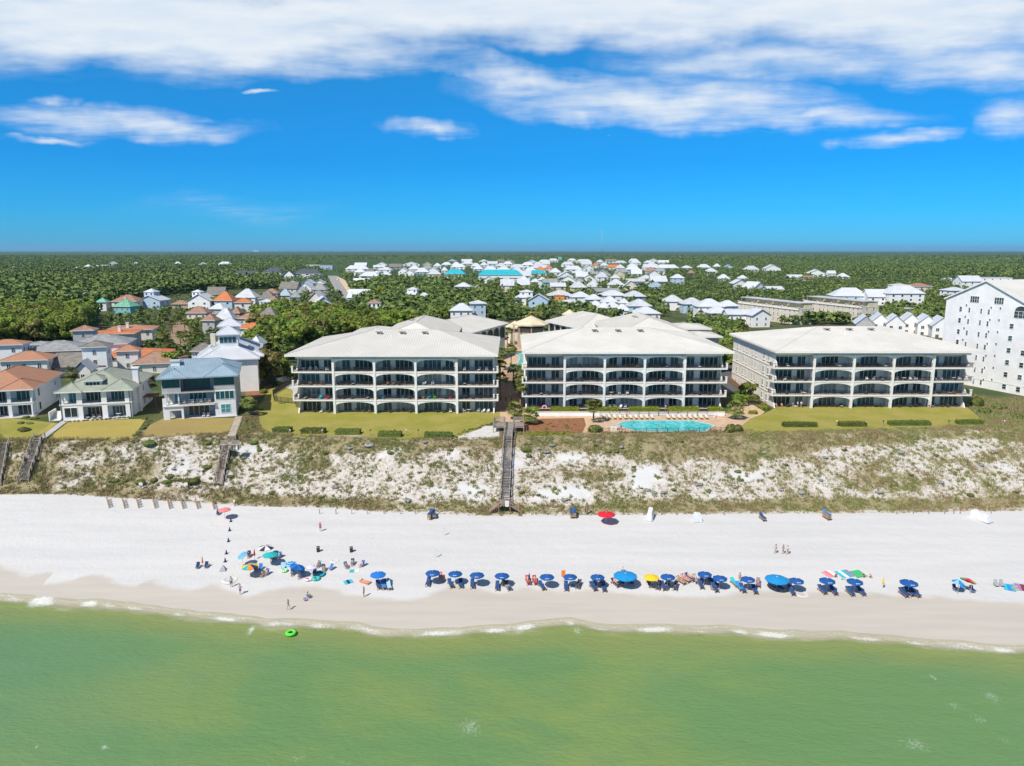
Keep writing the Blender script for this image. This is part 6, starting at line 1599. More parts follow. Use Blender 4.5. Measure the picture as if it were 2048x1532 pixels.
# ------------------------------------------------------------------ dune grass
gr = np.random.default_rng(9)
n0 = 190000
GXs = gr.uniform(-128, 132, n0); GYs = gr.uniform(130, 176, n0)
dv_ = veg_density(GXs, GYs)
cl = fbm(GXs / 1.6, GYs / 1.6, 88, 2)
keep = gr.uniform(0, 1, n0) < np.clip((dv_ - 0.05) * 1.3, 0, 1) * np.clip((cl - .30) * 2.4, 0.10, 1)
# paths stay clear: long stairs, walkway
keep &= ~((np.abs(GXs) < 1.3) & (GYs < 160))
lawn_polys = [[(520,862),(545,868),(700,880),(905,878),(960,858),(1000,836),(1000,822),(592,815),(516,812)], [(905,880),(1000,878),(1000,852),(965,852),(935,862)], [(1036,866),(1165,866),(1200,868),(1490,862),(1560,866),(1980,852),(1935,815),(1000,815)], [(0,880),(60,876),(105,868),(130,848),(0,836)], [(98,878),(265,878),(292,838),(122,843)], [(280,874),(455,868),(470,836),(325,838),(300,850)]]
lawn_w = [[tuple(P(a, b_, ZP)[:2]) for a, b_ in pl] for pl in lawn_polys]
idx = np.nonzero(keep)[0]
def on_lawn(x, y): return any(inpoly(x, y, pl) for pl in lawn_w)
idx = np.array([i for i in idx if GYs[i] < 150 or not on_lawn(GXs[i], GYs[i] - gr.uniform(0, 1.8))])
ex_poly = [tuple(P(a, b_, ZP)[:2]) for a, b_ in ((462,868),(520,866),(516,812),(535,792),(505,790),(484,838),(472,838))]
exq = np.stack([gr.uniform(-75, -50, 9000), gr.uniform(155, 195, 9000)], 1); ex2 = [tuple(P(a, b_, ZP)[:2]) for a, b_ in ((1935,812),(1982,852),(2060,852),(2060,795),(1990,798),(1950,790))]
exr = np.stack([gr.uniform(105, 150, 9000), gr.uniform(160, 215, 9000)], 1); exq = np.concatenate([exq, exr]); exq = exq[[inpoly(a, b_, ex_poly) or inpoly(a, b_, ex2) for a, b_ in exq]]
nd = 3000; dx_, dy_ = gr.uniform(-122, 128, nd), gr.uniform(136, 160, nd)
tt_ = (dy_ - np.interp(dx_, _toe[0], _toe[1])) / (np.interp(dx_, _crest[0], _crest[1]) - np.interp(dx_, _toe[0], _toe[1]))
kd = (tt_ > .05) & (tt_ < .95) & (np.abs(dx_) > 1.6) & (gr.uniform(0, 1, nd) < .45); dx_, dy_ = dx_[kd], dy_[kd]
cr_ = gr.uniform(.12, .42, len(dx_)); KQ = 7
px2 = np.repeat(dx_, KQ) + gr.normal(0, 1, len(dx_) * KQ) * np.repeat(cr_, KQ) * .6; py2 = np.repeat(dy_, KQ) + gr.normal(0, 1, len(dx_) * KQ) * np.repeat(cr_, KQ) * .6
nb = len(idx) + len(exq)
GXs = np.concatenate([GXs[idx], exq[:, 0], px2]); GYs = np.concatenate([GYs[idx], exq[:, 1], py2])
idx = np.arange(len(GXs)); GZs = gzv(GXs, GYs); nT = len(idx)
B = 9
bx = np.repeat(GXs, B) + gr.normal(0, .16, nT * B); by = np.repeat(GYs, B) + gr.normal(0, .16, nT * B); bz = np.repeat(GZs, B) - .04
hh = np.repeat(gr.uniform(.28, .62, nT), B) * gr.uniform(.6, 1.15, nT * B)
aa = gr.uniform(0, 6.28, nT * B); ln_ = gr.uniform(.15, .55, nT * B) * hh
wx, wy = np.cos(aa + 1.57) * .055, np.sin(aa + 1.57) * .055
V = np.stack([np.stack([bx - wx, by - wy, bz], 1), np.stack([bx + wx, by + wy, bz], 1), np.stack([bx + np.cos(aa) * ln_, by + np.sin(aa) * ln_, bz + hh], 1)], 1)
gm2, T, b = new_mat('dune_grass')
t_ = T.n('ShaderNodeAttribute', attribute_name='tint').outputs['Fac']
ri = T.n('ShaderNodeNewGeometry').outputs['Random Per Island']
c = T.mix(T.smooth(t_, .25, .75), (0.29, 0.225, 0.11), (0.215, 0.26, 0.068))
c = T.mix(T.math('MULTIPLY', ri, .45), c, (0.42, 0.36, 0.20))
T.link(c, b.inputs['Base Color']); b.inputs['Roughness'].default_value = .8; b.inputs['Specular IOR Level'].default_value = .15
me = np_mesh('dune_grass', V.reshape(-1, 3), np.arange(nT * B * 3).reshape(-1, 3), [gm2])
tz = np.clip(fbm(GXs / 9, GYs / 6, 55, 3) * 1.5 - .35 + np.where(GXs < -78, -.2, 0) + gr.normal(0, .18, nT), 0, 1)
tz[nb:] = np.clip(gr.normal(.82, .15, nT - nb), 0, 1)
fattr(me, 'tint', np.repeat(tz, B * 3))
tag(add('dune_grass', me), 'tan and olive grass tufts covering the sand dune', 'grass', kind='stuff')
print('TREES', len(trees), len(rest), 'GRASS', nT)
# ------------------------------------------------------------------ beach things
pole_m = mat('pale_pole', (0.62, 0.60, 0.56), 0.5, 0.05, 3.0); chair_wood = mat('chair_wood', (0.40, 0.23, 0.12), 0.75, 0.1, 2.5)
canv = {n: mat('canvas_' + n, c, 0.75, 0.05, 3.0) for n, c in dict(blue=(.004,.085,.31), bright=(.008,.17,.58), sky=(.008,.26,.58), yellow=(.88,.55,.015), red=(.66,.015,.03), coral=(.85,.22,.22), teal=(.01,.42,.42), white=(.78,.78,.80), black=(.03,.03,.05), orange=(.86,.27,.03), green=(.03,.42,.22), lightblue=(.22,.52,.78), lilac=(.45,.45,.70), purple=(.14,.10,.42), navy=(.012,.03,.12), cyan=(.05,.50,.66)).items()}
def umbrella_mesh(cols, r=1.2, n=8, rise=.42, stripes=False):
    ms = [canv[c] for c in cols]
    m = MB(); z0 = 1.92
    prof = [(r, z0), (r * .62, z0 + rise * .5), (r * .3, z0 + rise * .85), (.03, z0 + rise)]
    if stripes:
        rings = [(r, z0), (r * .8, z0 + rise * .28), (r * .6, z0 + rise * .53), (r * .4, z0 + rise * .75), (r * .2, z0 + rise * .91), (.03, z0 + rise)]
        for i in range(5): m.lathe(rings[i:i + 2], n, ms[i % len(ms)], smooth=False)
    else: m.lathe(prof, n, ms[0], ms=ms, smooth=False)
    for k in range(n):                         # little valance with scallops
        a, b_ = 2 * math.pi * k / n, 2 * math.pi * (k + 1) / n
        p, q = (r * math.cos(a), r * math.sin(a)), (r * math.cos(b_), r * math.sin(b_)); c_ = ((p[0] + q[0]) / 2, (p[1] + q[1]) / 2)
        m.face([(p[0], p[1], z0 - .09), (c_[0], c_[1], z0 - .15), (q[0], q[1], z0 - .09), (q[0], q[1], z0), (p[0], p[1], z0)], ms[k % len(ms)] if not stripes else ms[0])
    ribs = MB()
    for k in range(n):
        a = 2 * math.pi * k / n; ribs.beam((0, 0, z0 + rise - .06), (r * .97 * math.cos(a), r * .97 * math.sin(a), z0 - .03), .025, .02, pole_m)
    return m.mesh('canopy'), ribs.mesh('ribs')
polem = MB(); polem.tube((0, 0, -.3), (0, 0, 2.3), .03, .025, 8, pole_m); polem = polem.mesh('pole')
finm = MB(); finm.blob((0, 0, 2.37), (.05, .05, .07), trim_w, 8, 5, 0); finm = finm.mesh('finial')
logo = MB()
for i, w_ in enumerate((.10, .05, .07, .05, .07, .05)):
    x = -.24 + i * .085
    logo.face([(x, -.905, 2.035), (x + w_ * .6, -.905, 2.035), (x + w_ * .6, -.80, 2.105), (x, -.80, 2.105)], trim_w)
logo = logo.mesh('logo_mark')
UM = {}
def umbrella(px, py, w_px, cols, label, group=None, tilt=(0, 0), stripes=False, mark=False, n=8, base=None):
    """px, py: centre of the canopy in the photo; w_px: its width"""
    d = ray(px, py); pb = PG(px, py + 20)
    for _ in range(6):
        k = (pb.y * cp + (CAMH - pb.z) * sp) / FPX; zc_ = pb.z + 2.05
        q = P(px, py, zc_); pb = Vector((q.x, q.y, gz(q.x, q.y)))
    key = (tuple(cols), stripes, n)
    if key not in UM: UM[key] = umbrella_mesh(cols, 1.0, n, .36, stripes)
    t = thing('beach_umbrella', label, 'beach umbrella', pb, 0, group)
    s = w_px * k / 2
    c = add('canopy', UM[key][0], t); c.scale = (s, s, 1); add('ribs', UM[key][1], c)
    if mark: add('logo_mark', logo, c, (0, 0, .01))
    add('pole', polem, t); add('finial', finm, c)
    if tilt != (0, 0):
        c.rotation_euler = (R(tilt[1]), R(tilt[0]), 0); off = Matrix.Rotation(R(tilt[1]), 3, 'X') @ Matrix.Rotation(R(tilt[0]), 3, 'Y') @ Vector((0, 0, 2.0))
        c.location = Vector((0, 0, 2.0)) - off
    c.rotation_euler.z = random.uniform(0, .7) if not mark else 0.0
    return t, pb
def closed_umbrella(px, py, col, label, h=1.9):
    p = PG(px, py); t = thing('closed_umbrella', label, 'beach umbrella', p)
    m = MB(); m.lathe([(.05, h * .35), (.17, h * .42), (.13, h * .7), (.04, h)], 8, canv[col]); m.build('canopy', t)
    m = MB(); m.tube((0, 0, -.2), (0, 0, h + .08), .025, .02, 6, pole_m); m.build('pole', t)
# lounger with cushion: head end away from the water
fr = MB()
for x in (-.31, .31): fr.box(x - .03, x + .03, -.95, .95, .26, .33, chair_wood)
for i in range(6): fr.box(-.28, .28, -.9 + i * .22, -.82 + i * .22, .27, .32, chair_wood)
fr.beam((-.28, .32, .33), (-.28, .95, .72), .06, .05, chair_wood); fr.beam((.28, .32, .33), (.28, .95, .72), .06, .05, chair_wood); fr.beam((-.28, .93, .71), (.28, .93, .71), .06, .05, chair_wood)
LF = fr.mesh('frame')
lg = MB(); lg.box(-.035, .035, -.04, .04, -.12, .26, chair_wood); LL = lg.mesh('leg')
cu = MB(); cu.box(-.3, .3, -.94, .32, .335, .42, CL['royal'])
a_, b_ = Vector((0, .30, .38)), Vector((0, .97, .80)); cu.beam(a_, b_, .6, .09, CL['royal']); LC = cu.mesh('cushion')
def lounger(p, rz, label, col='royal', group=None, legs=True):
    t = thing('beach_lounger', label, 'lounger', p, rz, group)
    add('frame', LF, t); setmat(add('cushion', LC, t), CL[col])
    for (x, y) in ((-.3, -.85), (.3, -.85), (-.3, .8), (.3, .8)): add('leg', LL, t, (x, y, 0))
    return t
# low folding beach chair
bc = MB(); bc.box(-.28, .28, -.3, .2, .24, .28, CL['blue']); bc.beam((0, .2, .26), (0, .5, .95), .56, .04, CL['blue']); BCS = bc.mesh('seat')
bf = MB()
for x in (-.3, .3):
    bf.tube((x, -.32, -.05), (x, .3, .45), .016, .016, 5, pole_m); bf.tube((x, -.3, .26), (x, .35, -.05), .016, .016, 5, pole_m); bf.tube((x, .2, .2), (x, .52, .97), .016, .016, 5, pole_m); bf.tube((x, -.3, .46), (x, .34, .46), .02, .02, 5, pole_m)
for y, z in ((-.3, .25), (.2, .25), (.52, .96)): bf.tube((-.3, y, z), (.3, y, z), .016, .016, 5, pole_m)
BCF = bf.mesh('frame')
def beach_chair(p, rz, label, col='blue', group=None):
    t = thing('beach_chair', label, 'beach chair', p, rz, group); setmat(add('seat', BCS, t), CL[col]); add('frame', BCF, t); return t
def towel(px, py, L, Wd, rz, cols, label, group=None):
    p = PG(px, py); m = MB(); n = len(cols); nx_ = 8
    for i in range(n):
        for k in range(nx_):
            xs_ = (-Wd/2 + Wd * i / n, -Wd/2 + Wd * (i + 1) / n); ys_ = (-L/2 + L * k / nx_, -L/2 + L * (k + 1) / nx_)
            pts = []
            for (x, y) in ((xs_[0], ys_[0]), (xs_[1], ys_[0]), (xs_[1], ys_[1]), (xs_[0], ys_[1])):
                gx, gy = p.x + x * math.cos(rz) - y * math.sin(rz), p.y + x * math.sin(rz) + y * math.cos(rz)
                pts.append((x, y, gz(gx, gy) - p.z + .05 + .02 * math.sin(x * 9 + y * 7)))
            m.face(pts, CL[cols[i]])
            m.face([(q[0], q[1], q[2] - .015) for q in pts[::-1]], CL[cols[i]])
    return tag(m.build('beach_towel', None, p, rz), label, 'towel', group)
ON = lambda n: ['first', 'second', 'third', 'fourth', 'fifth', 'sixth', 'seventh', 'eighth', 'ninth', 'tenth', 'eleventh', 'twelfth', 'thirteenth', 'fourteenth', 'fifteenth'][n]
row = [(865.5,1144.5,30),(910.5,1146,29),(954,1148.8,30),(1004,1150,30),(1094,1152.3,30),(1140.4,1152,28),(1195,1152.7,29),(1335.8,1152.3,30),(1409.6,1147,29),(1440,1155,30),(1496,1157,29),(1593,1160,30),(1654.7,1160,32),(1710,1161.8,32),(1818,1164,35)]
near_ = ['leftmost of the long row', 'second from left in the long row', 'third from left in the long row', 'just left of the striped-chair couple', 'right of the striped-chair couple', 'with an orange towel at its edge', 'left of the big light blue umbrella with yellow neighbour', 'right of the yellow umbrella', 'behind its neighbours beside sunbathers', 'right of the crowd of sunbathers', 'midway between sunbathers and rightmost light blue umbrella', 'touching the rightmost big light blue umbrella', 'below the pink towel', 'below the green towel', 'largest at the right, left of the rainbow umbrella']
BLU = []
for i, (px, py, w_) in enumerate(row):
    BLU.append(umbrella(px, py, w_, ['blue'], f'dark blue beach umbrella {near_[i]}', 'dark blue umbrellas along the waterfront row', mark=True)[1])
_, bb = umbrella(756, 1147.6, 32, ['bright'], 'bright blue beach umbrella left of the long row')
umbrella(1250.8, 1150, 48, ['sky'], 'big light blue canopy umbrella left of the yellow umbrella', n=10)
umbrella(1554, 1157, 47, ['sky'], 'big light blue canopy umbrella at the right, touching a dark blue one', n=10)
umbrella(1303, 1153, 31, ['yellow'], 'plain yellow beach umbrella')
umbrella(1212.5, 1027, 37, ['red'], 'red beach umbrella standing alone near the dune'); umbrella(448.5, 1018, 25, ['coral'], 'coral pink beach umbrella standing alone near the dune at left')
umbrella(531.7, 1094, 31, ['white', 'black'], 'black and white panelled beach umbrella'); umbrella(484.7, 1107, 22, ['lightblue', 'sky'], 'blue ring-striped umbrella tilted left', tilt=(-28, 0), stripes=True)
umbrella(540, 1108, 30, ['teal'], 'wide teal umbrella below the black and white one'); umbrella(499.4, 1131, 34, ['yellow', 'teal', 'orange', 'navy'], 'rainbow panelled umbrella in the left group')
umbrella(580.7, 1126, 24, ['lightblue', 'bright'], 'blue striped pagoda umbrella in the left group', stripes=True); umbrella(594.4, 1133, 30, ['bright', 'blue'], 'blue umbrella with pale edge tilted right in the left group', tilt=(14, 0)); umbrella(622.8, 1133, 24, ['lilac', 'white'], 'lilac and white patterned umbrella in the left group', stripes=True)
umbrella(1918, 1163, 23, ['lightblue', 'sky'], 'small pale blue umbrella left of the rainbow one at right', tilt=(12, 0)); umbrella(1943.8, 1163, 31, ['red', 'orange', 'yellow', 'green'], 'rainbow umbrella tilted right at far right', tilt=(30, 0))
closed_umbrella(405.5, 1134, 'orange', 'closed orange umbrella between two navy chairs'); closed_umbrella(509.6, 1119, 'red', 'closed red umbrella in the left group'); closed_umbrella(1058.5, 1168, 'navy', 'closed navy umbrella behind the striped-chair couple'); closed_umbrella(1765.5, 1177, 'yellow', 'closed pale yellow umbrella standing alone at right')
# loungers under the umbrella row
for i, p in enumerate(BLU):
    n_ = 3 if i == 14 else 2
    for k in range(n_):
        if i in (0, 2, 4, 5, 7, 8, 9, 11) and k: continue
        x = p.x + (-.75, .95, .2)[k] + random.uniform(-.1, .1); y = p.y - random.uniform(.0, .55)
        lounger((x, y, gz(x, y) + .12), R(random.uniform(-4, 22)), f'navy lounger under the dark blue umbrella {near_[i]}', group=f'loungers under the umbrella {near_[i]}')
for k, c in enumerate(('royal', 'blue', 'light_blue')):
    x, y = bb.x + .1 + k * .85, bb.y - .5 - .1 * k
    lounger((x, y, gz(x, y) + .12), R(18), ['navy lounger under the bright blue umbrella', 'blue towelled lounger right of the bright blue umbrella', 'pale striped lounger farthest right of the bright blue umbrella'][k], c)
# sunbathers on loungers of their own
SB = [ # px, py, rot, skin, suit/shorts, lounger colour, words
 (1056,1166,8,'l','pink','red','woman in pink swimsuit reclining on the left striped red lounger'),(1070,1166,8,'l','red','red','woman in red swimsuit reclining on the right striped red lounger'),
 (883,1159,16,'l','coral','coral','sunbather in coral suit right of the leftmost row umbrella'),(1012,1174,30,'t','black','grey','sunbather on a grey lounger nearest the water, left of the striped-chair couple'),
 (1157,1174,-18,'t','black','royal','sunbather lying right of the umbrella with the orange towel'),(1189,1171,2,'t','black','royal','left sunbather in front of the umbrella left of the light blue canopy'),(1205,1170,2,'l','red','royal','right sunbather in front of the umbrella left of the light blue canopy'),
 (1231,1171,26,'l','pink','navy','sunbather lying left of the big light blue canopy'),(1299,1171,4,'t','black','royal','sunbather directly below the yellow umbrella'),(1317,1176,-22,'l','white','royal','sunbather with pale hat between yellow and blue umbrellas'),(1334,1175,-20,'l','green','royal','sunbather below the umbrella right of the yellow one'),(1351,1177,-20,'t','navy','royal','sunbather farthest right of the yellow umbrella cluster'),
 (1362,1166,30,'t','tan','tan','leftmost sunbather of the crowd on bare loungers'),(1371,1162,32,'l','maroon','pink','second sunbather of the crowd on bare loungers'),(1380,1160,36,'l','tan','royal','third sunbather of the crowd on bare loungers'),(1391,1163,8,'l','light_blue','grey','sunbather in pale blue before the crowd umbrella'),(1405,1165,16,'l','coral','lilac','sunbather in coral under the crowd umbrella'),(1420,1163,14,'t','navy','royal','sunbather in navy right of the coral one'),
 (1516,1171,-18,'t','lime','purple','sunbather in lime on a purple lounger'),(1545,1177,24,'l','navy','royal','sunbather at the left of the right light blue canopy'),(1578,1173,-16,'t','maroon','royal','sunbather at the right of the right light blue canopy')]
SK = {'l': skin_l, 't': skin_t, 'd': skin_d}
for (px, py, rz, s, c, lc, lab) in SB:
    p = PG(px, py); z = p.z + .12
    lounger((p.x, p.y, z), R(rz), 'lounger of the ' + lab, lc)
    person((p.x, p.y + .05, z + .04), R(rz), 'recline', lab, SK[s], suit=c if px % 2 else None, bottom=None if px % 2 else c, hair=random.choice((hair_b, hair_y, hair_k)), hat='white' if 'hat' in lab else None)
# more loungers and towelled chairs
for (px, py, rz, c, lab) in [(1469,1170,14,'cyan','turquoise towelled lounger left of the midway umbrella'),(1478,1178,10,'sky','bright blue towelled lounger nearest the water, midway'),(1431,1172,10,'royal','single navy lounger below the umbrella right of the crowd'),(1560,1179,14,'royal','navy lounger below the middle of the right light blue canopy'),(1244,1168,4,'royal','left navy lounger in the shade of the left light blue canopy'),(1262,1168,4,'royal','right navy lounger in the shade of the left light blue canopy')]:
    p = PG(px, py); lounger((p.x, p.y, p.z + .12), R(rz), lab, c)
def stand(px, py, pose, rz, lab, **k):
    p = PG(px, py); return person(p, R(rz), pose, lab, **k)
stand(641,1063,'stand',170,'man in red shirt and dark red shorts alone on open sand', top='red', bottom='maroon', skin=skin_l, sc=1.05)
stand(463,1174,'stand',20,'person in light blue shirt and navy shorts at the wet sand edge', top='light_blue', bottom='navy', skin=skin_t, sc=1.05)
stand(481,1189,'hips',-10,'woman in purple top with hands on hips on wet sand', top='purple', bottom='navy', skin=skin_l)
stand(577,1220,'walk',60,'woman in swimsuit walking alone nearest the water', suit='coral', skin=skin_l); stand(728,1194,'stand',-100,'bare-chested person in tan shorts standing below the bright blue umbrella', bottom='tan', skin=skin_t)
stand(1551,1107,'walk',-90,'person in pale blue shirt walking on upper sand', top='light_blue', bottom='tan', skin=skin_t); stand(1566,1108,'walk',-95,'person in navy top and maroon shorts walking, left of a pair', top='navy', bottom='maroon', skin=skin_l, hair=hair_k); stand(1575,1109,'walk',-90,'person in white top with cap walking, right of a pair', top='white', bottom='maroon', skin=skin_l, hat='tan')
stand(1479,1165,'stand',10,'woman in orange swimsuit standing left of the midway umbrella', suit='orange', skin=skin_l); stand(1244,1145,'sit',0,'person with white hat sitting behind the left light blue canopy', top='white', bottom='navy', hat='white'); stand(1421,1180,'sit',60,'small child in cream sitting on sand by the crowd', suit='cream', sc=.65, hair=hair_y)
stand(1727,1151,'lie',160,'left sunbather lying right of the green towel', suit='black', skin=skin_t); stand(1741,1152,'lie',155,'right sunbather lying right of the green towel', suit='pink'); stand(1672,1151,'lie',150,'sunbather lying beside the pink towel', suit='black', skin=skin_t); stand(1690,1160,'lie',70,'child lying on sand between pink towel and umbrella', suit='pink', sc=.7)
CH = [ # chair with someone in it
 (693,1136,40,'tan','t','person in tan seated left in the chair trio by the sand ring'),(705,1130,5,'grey','l','person in grey seated in the middle of the chair trio'),(724,1133,-40,'pink','l','woman in white and pink seated right in the chair trio'),(533,1150,-20,'orange','l','person in orange seated beside the rainbow umbrella'),(524,1153,10,'coral','l','person in coral seated beside the rainbow umbrella'),(585,1150,10,'teal','t','person in teal seated below the blue tilted umbrella'),(600,1156,-10,'pink','l','woman seated nearest the water below the blue tilted umbrella'),(648,1142,20,'coral','l','person in coral seated right of the lilac umbrella'),(637,1134,-20,'red','l','person in red seated behind the lilac umbrella'),(617,1196,120,'teal','l','person in teal seated alone on wet sand with a purple board'),(546,1120,-15,'maroon','t','person in maroon seated under the wide teal umbrella'),(498,1114,10,'navy','t','person in navy seated under the ring-striped umbrella'),(512,1143,15,'red','l','person in red seated under the rainbow panelled umbrella'),(629,1150,5,'black','t','person in black seated below the lilac umbrella'),(558,1116,-30,'cyan','l','person in turquoise seated right of the wide teal umbrella')]
for (px, py, rz, c, s, lab) in CH:
    p = PG(px, py); beach_chair((p.x, p.y, p.z + .03), R(rz), 'chair of the ' + lab.replace('seated ', ''), random.choice(('blue', 'navy', 'teal')))
    person((p.x, p.y, p.z - .12), R(rz), 'sit', lab, SK[s], top=c if c not in ('orange', 'coral') else None, suit=c if c in ('orange', 'coral') else None, bottom='navy' if c not in ('orange', 'coral') else None, hair=random.choice((hair_b, hair_y, hair_k)))
for (px, py, rz, c, lab) in [(395,1137,0,'navy','left navy chair of the empty pair beside a closed orange umbrella'),(412,1136,0,'navy','right navy chair of the empty pair beside a closed orange umbrella'),(436,1030,10,'navy','dark chair under the coral umbrella'),(661,1140,-30,'blue','empty blue chair right of the lilac umbrella group'),(521,1140,5,'blue','blue chair right of the rainbow panelled umbrella'),(1911,1182,10,'royal','left blue chair under the small pale blue umbrella'),(1925,1180,-5,'sky','bright blue chair between the two rightmost umbrellas'),(1945,1185,5,'royal','round-backed blue chair under the tilted rainbow umbrella'),(1993,1173,0,'grey','left grey chair at the far right'),(2004,1173,0,'grey','right grey chair at the far right'),(566,1138,12,'light_blue','pale blue chair below the pagoda umbrella'),(605,1150,0,'cyan','turquoise chair below the blue tilted umbrella')]:
    p = PG(px, py); beach_chair((p.x, p.y, p.z + .03), R(rz), lab, c)
for (px, py, L, Wd, rz, cols, lab) in [(1658,1148,1.9,1.7,20,['pink','coral','white'],'pink patterned blanket left of the teal one on upper sand'),(1690,1148,2.2,2.4,15,['cyan','white','teal','purple'],'teal patterned blanket between pink and green ones'),(1716,1148,2.2,2.0,15,['green'],'plain green blanket on upper sand'),(2018,1175,2.2,1.6,-25,['cyan','sky','teal'],'turquoise towel second from the right edge'),(2030,1175,2.0,.9,-25,['grey','tan'],'grey towel between turquoise and purple ones'),(2042,1175,2.2,1.6,-25,['purple','maroon'],'purple towel at the right edge'),(709,1142,.9,1.6,5,['teal','white'],'green and white towel before the chair trio'),(696.6,1164,1.2,1.4,30,['cyan','navy','cyan'],'turquoise and navy towel alone left of the orange raft'),(776,1163,1.9,.9,20,['navy','white','navy','white'],'striped towel right of the bright blue umbrella loungers'),(1308,1172,.8,.5,0,['light_blue'],'small pale cloth by the yellow umbrella'),(1143,1170,.6,.8,0,['cyan'],'small turquoise towel below the orange towel umbrella')]:
    towel(px, py, L, Wd, R(rz), [c for c in cols], lab)
p = PG(1126.5, 1164); t = thing('hanging_towel', 'orange towel hung at the left edge of a dark blue umbrella', 'towel', p); m = MB(); m.box(-.32, .32, -.03, .03, .9, 2.0, CL['orange']); m.box(-.32, .32, .031, .07, 1.2, 2.0, CL['orange']); m.build('cloth', t); m = MB(); m.tube((-.4, 0, 1.98), (.4, 0, 1.98), .02, .02, 6, pole_m); m.tube((0, .05, -.2), (0, .05, 2.0), .02, .02, 6, pole_m); m.build('rail', t)
def ring(px, py, R0, r0, col, lab, cat='swim ring', z=0.0, p=None, nm='swim_ring', tilt=0):
    p = p or PG(px, py); m = MB(); n, k = 18, 8
    vv = [[m.av(((R0 + r0 * math.cos(b_)) * math.cos(a), (R0 + r0 * math.cos(b_)) * math.sin(a), r0 + r0 * math.sin(b_))) for b_ in [2 * math.pi * j / k for j in range(k)]] for a in [2 * math.pi * i / n for i in range(n)]]
    for i in range(n):
        for j in range(k): m.idx((vv[i][j], vv[(i+1) % n][j], vv[(i+1) % n][(j+1) % k], vv[i][(j+1) % k]), CL[col[i % len(col)]], True)
    o = m.build(nm, None, (p.x, p.y, p.z + z)); o.rotation_euler = (R(tilt), 0, 0)
    return tag(o, lab, cat)
ring(638.4, 1150, .8, .22, ['teal'], 'large teal float ring right of the left group'); ring(632.2, 1159, .5, .2, ['cyan', 'cyan', 'blue', 'lime'], 'turquoise and blue swim ring nearest the water'); ring(616.9, 1160, .5, .18, ['white', 'white', 'pink'], 'white and pink swim ring nearest the water'); ring(569, 1143, .4, .2, ['lime', 'white'], 'lime green ring below the pagoda umbrella'); ring(552, 1112, .7, .24, ['cyan'], 'turquoise ring leaning by the wide teal umbrella', tilt=60)
gp = P(582, 1269, 0.1); ring(0, 0, .55, .24, ['lime'], 'bright green tube with a bather, floating at the water edge', p=gp, nm='inflatable_tube'); person((gp.x + .1, gp.y + .35, gp.z - .15), R(170), 'recline', 'bather lying over the bright green tube in the water', skin_t, suit='black', sc=.9)
# air mattress with person
p = PG(730.5, 1165); t = thing('air_mattress', 'orange and pink air mattress left of the bright blue umbrella', 'air mattress', p, R(62)); m = MB()
for i in range(5): m.tube((-.36 + i * .18, -.95, .14), (-.36 + i * .18, .7, .14), .1, .1, 8, CL['orange'] if i % 2 == 0 else CL['pink'])
m.build('mattress', t); m = MB(); m.tube((-.4, .82, .2), (.4, .82, .2), .15, .15, 8, CL['orange']); m.build('pillow', t)
person((p.x, p.y, p.z + .18), R(62), 'lie', 'sunbather lying on the orange and pink air mattress', skin_l, suit='pink')
# boards, cart, bins, cones, flags
p = PG(611, 1199); t = thing('boogie_board', 'purple boogie board beside the person in teal on wet sand', 'boogie board', p, R(30)); m = MB(); m.prism([(-.27, -.5), (.27, -.5), (.29, .2), (.16, .5), (-.16, .5), (-.29, .2)], .05, .13, CL['purple'], CL['navy']); m.build('board', t); m = MB(); m.tube((0, .3, .13), (.3, .5, .1), .01, .01, 5, CL['black']); m.build('leash', t)
p = PG(1173.5, 1029); t = thing('paddle_board', 'navy and yellow board standing upright near the red umbrella', 'board', p); m = MB(); pts = [(.30 * math.sin(math.pi * min(1, k / 14 * 1.0)) ** .5, 2.5 * k / 14) for k in range(15)]
for sgn, mm in ((-1, CL['navy']), (1, CL['navy'])): m.face([(x, .05 * sgn, z) for x, z in pts] + [(-x, .05 * sgn, z) for x, z in pts[::-1][1:-1]], mm)
for k in range(14):
    for s_ in (-1, 1): m.face([(s_ * pts[k][0], -.05, pts[k][1]), (s_ * pts[k+1][0], -.05, pts[k+1][1]), (s_ * pts[k+1][0], .05, pts[k+1][1]), (s_ * pts[k][0], .05, pts[k][1])], CL['yellow'])
m.build('board', t); m = MB(); m.box(-.05, .05, -.056, -.051, .3, 2.2, CL['yellow']); m.build('stripe', t)
for (px, py, lab) in [(636.5, 1103.5, 'left dark trash bin on open sand'), (702.7, 1104, 'right dark trash bin on open sand')]:
    p = PG(px, py); t = thing('trash_bin', lab, 'trash bin', p, 0, 'bins on the open sand'); m = MB(); m.lathe([(.26, -.1), (.31, .9), (.28, .9), (.25, .1)], 12, CL['black']); m.build('drum', t); m = MB(); m.lathe([(.325, .86), (.33, .93), (.29, .94)], 12, CL['grey']); m.build('rim', t)
for i, (px, py) in enumerate([(461.8, 1043), (459.3, 1061.5), (457, 1083), (452.8, 1107.5), (450.5, 1123.5)]):
    p = PG(px, py); t = thing('marker_cone', f'dark navy marker cone on the sand, {("nearest the coral umbrella", "second from the coral umbrella", "middle of the line", "fourth from the coral umbrella", "nearest the water")[i]}', 'cone', p, 0, 'marker cones in a line'); m = MB(); m.lathe([(.2, .03), (.05, .72), (.04, .74)], 10, CL['navy'], cap=True); m.build('cone', t); m = MB(); m.box(-.26, .26, -.26, .26, -.02, .035, CL['navy']); m.build('foot', t)
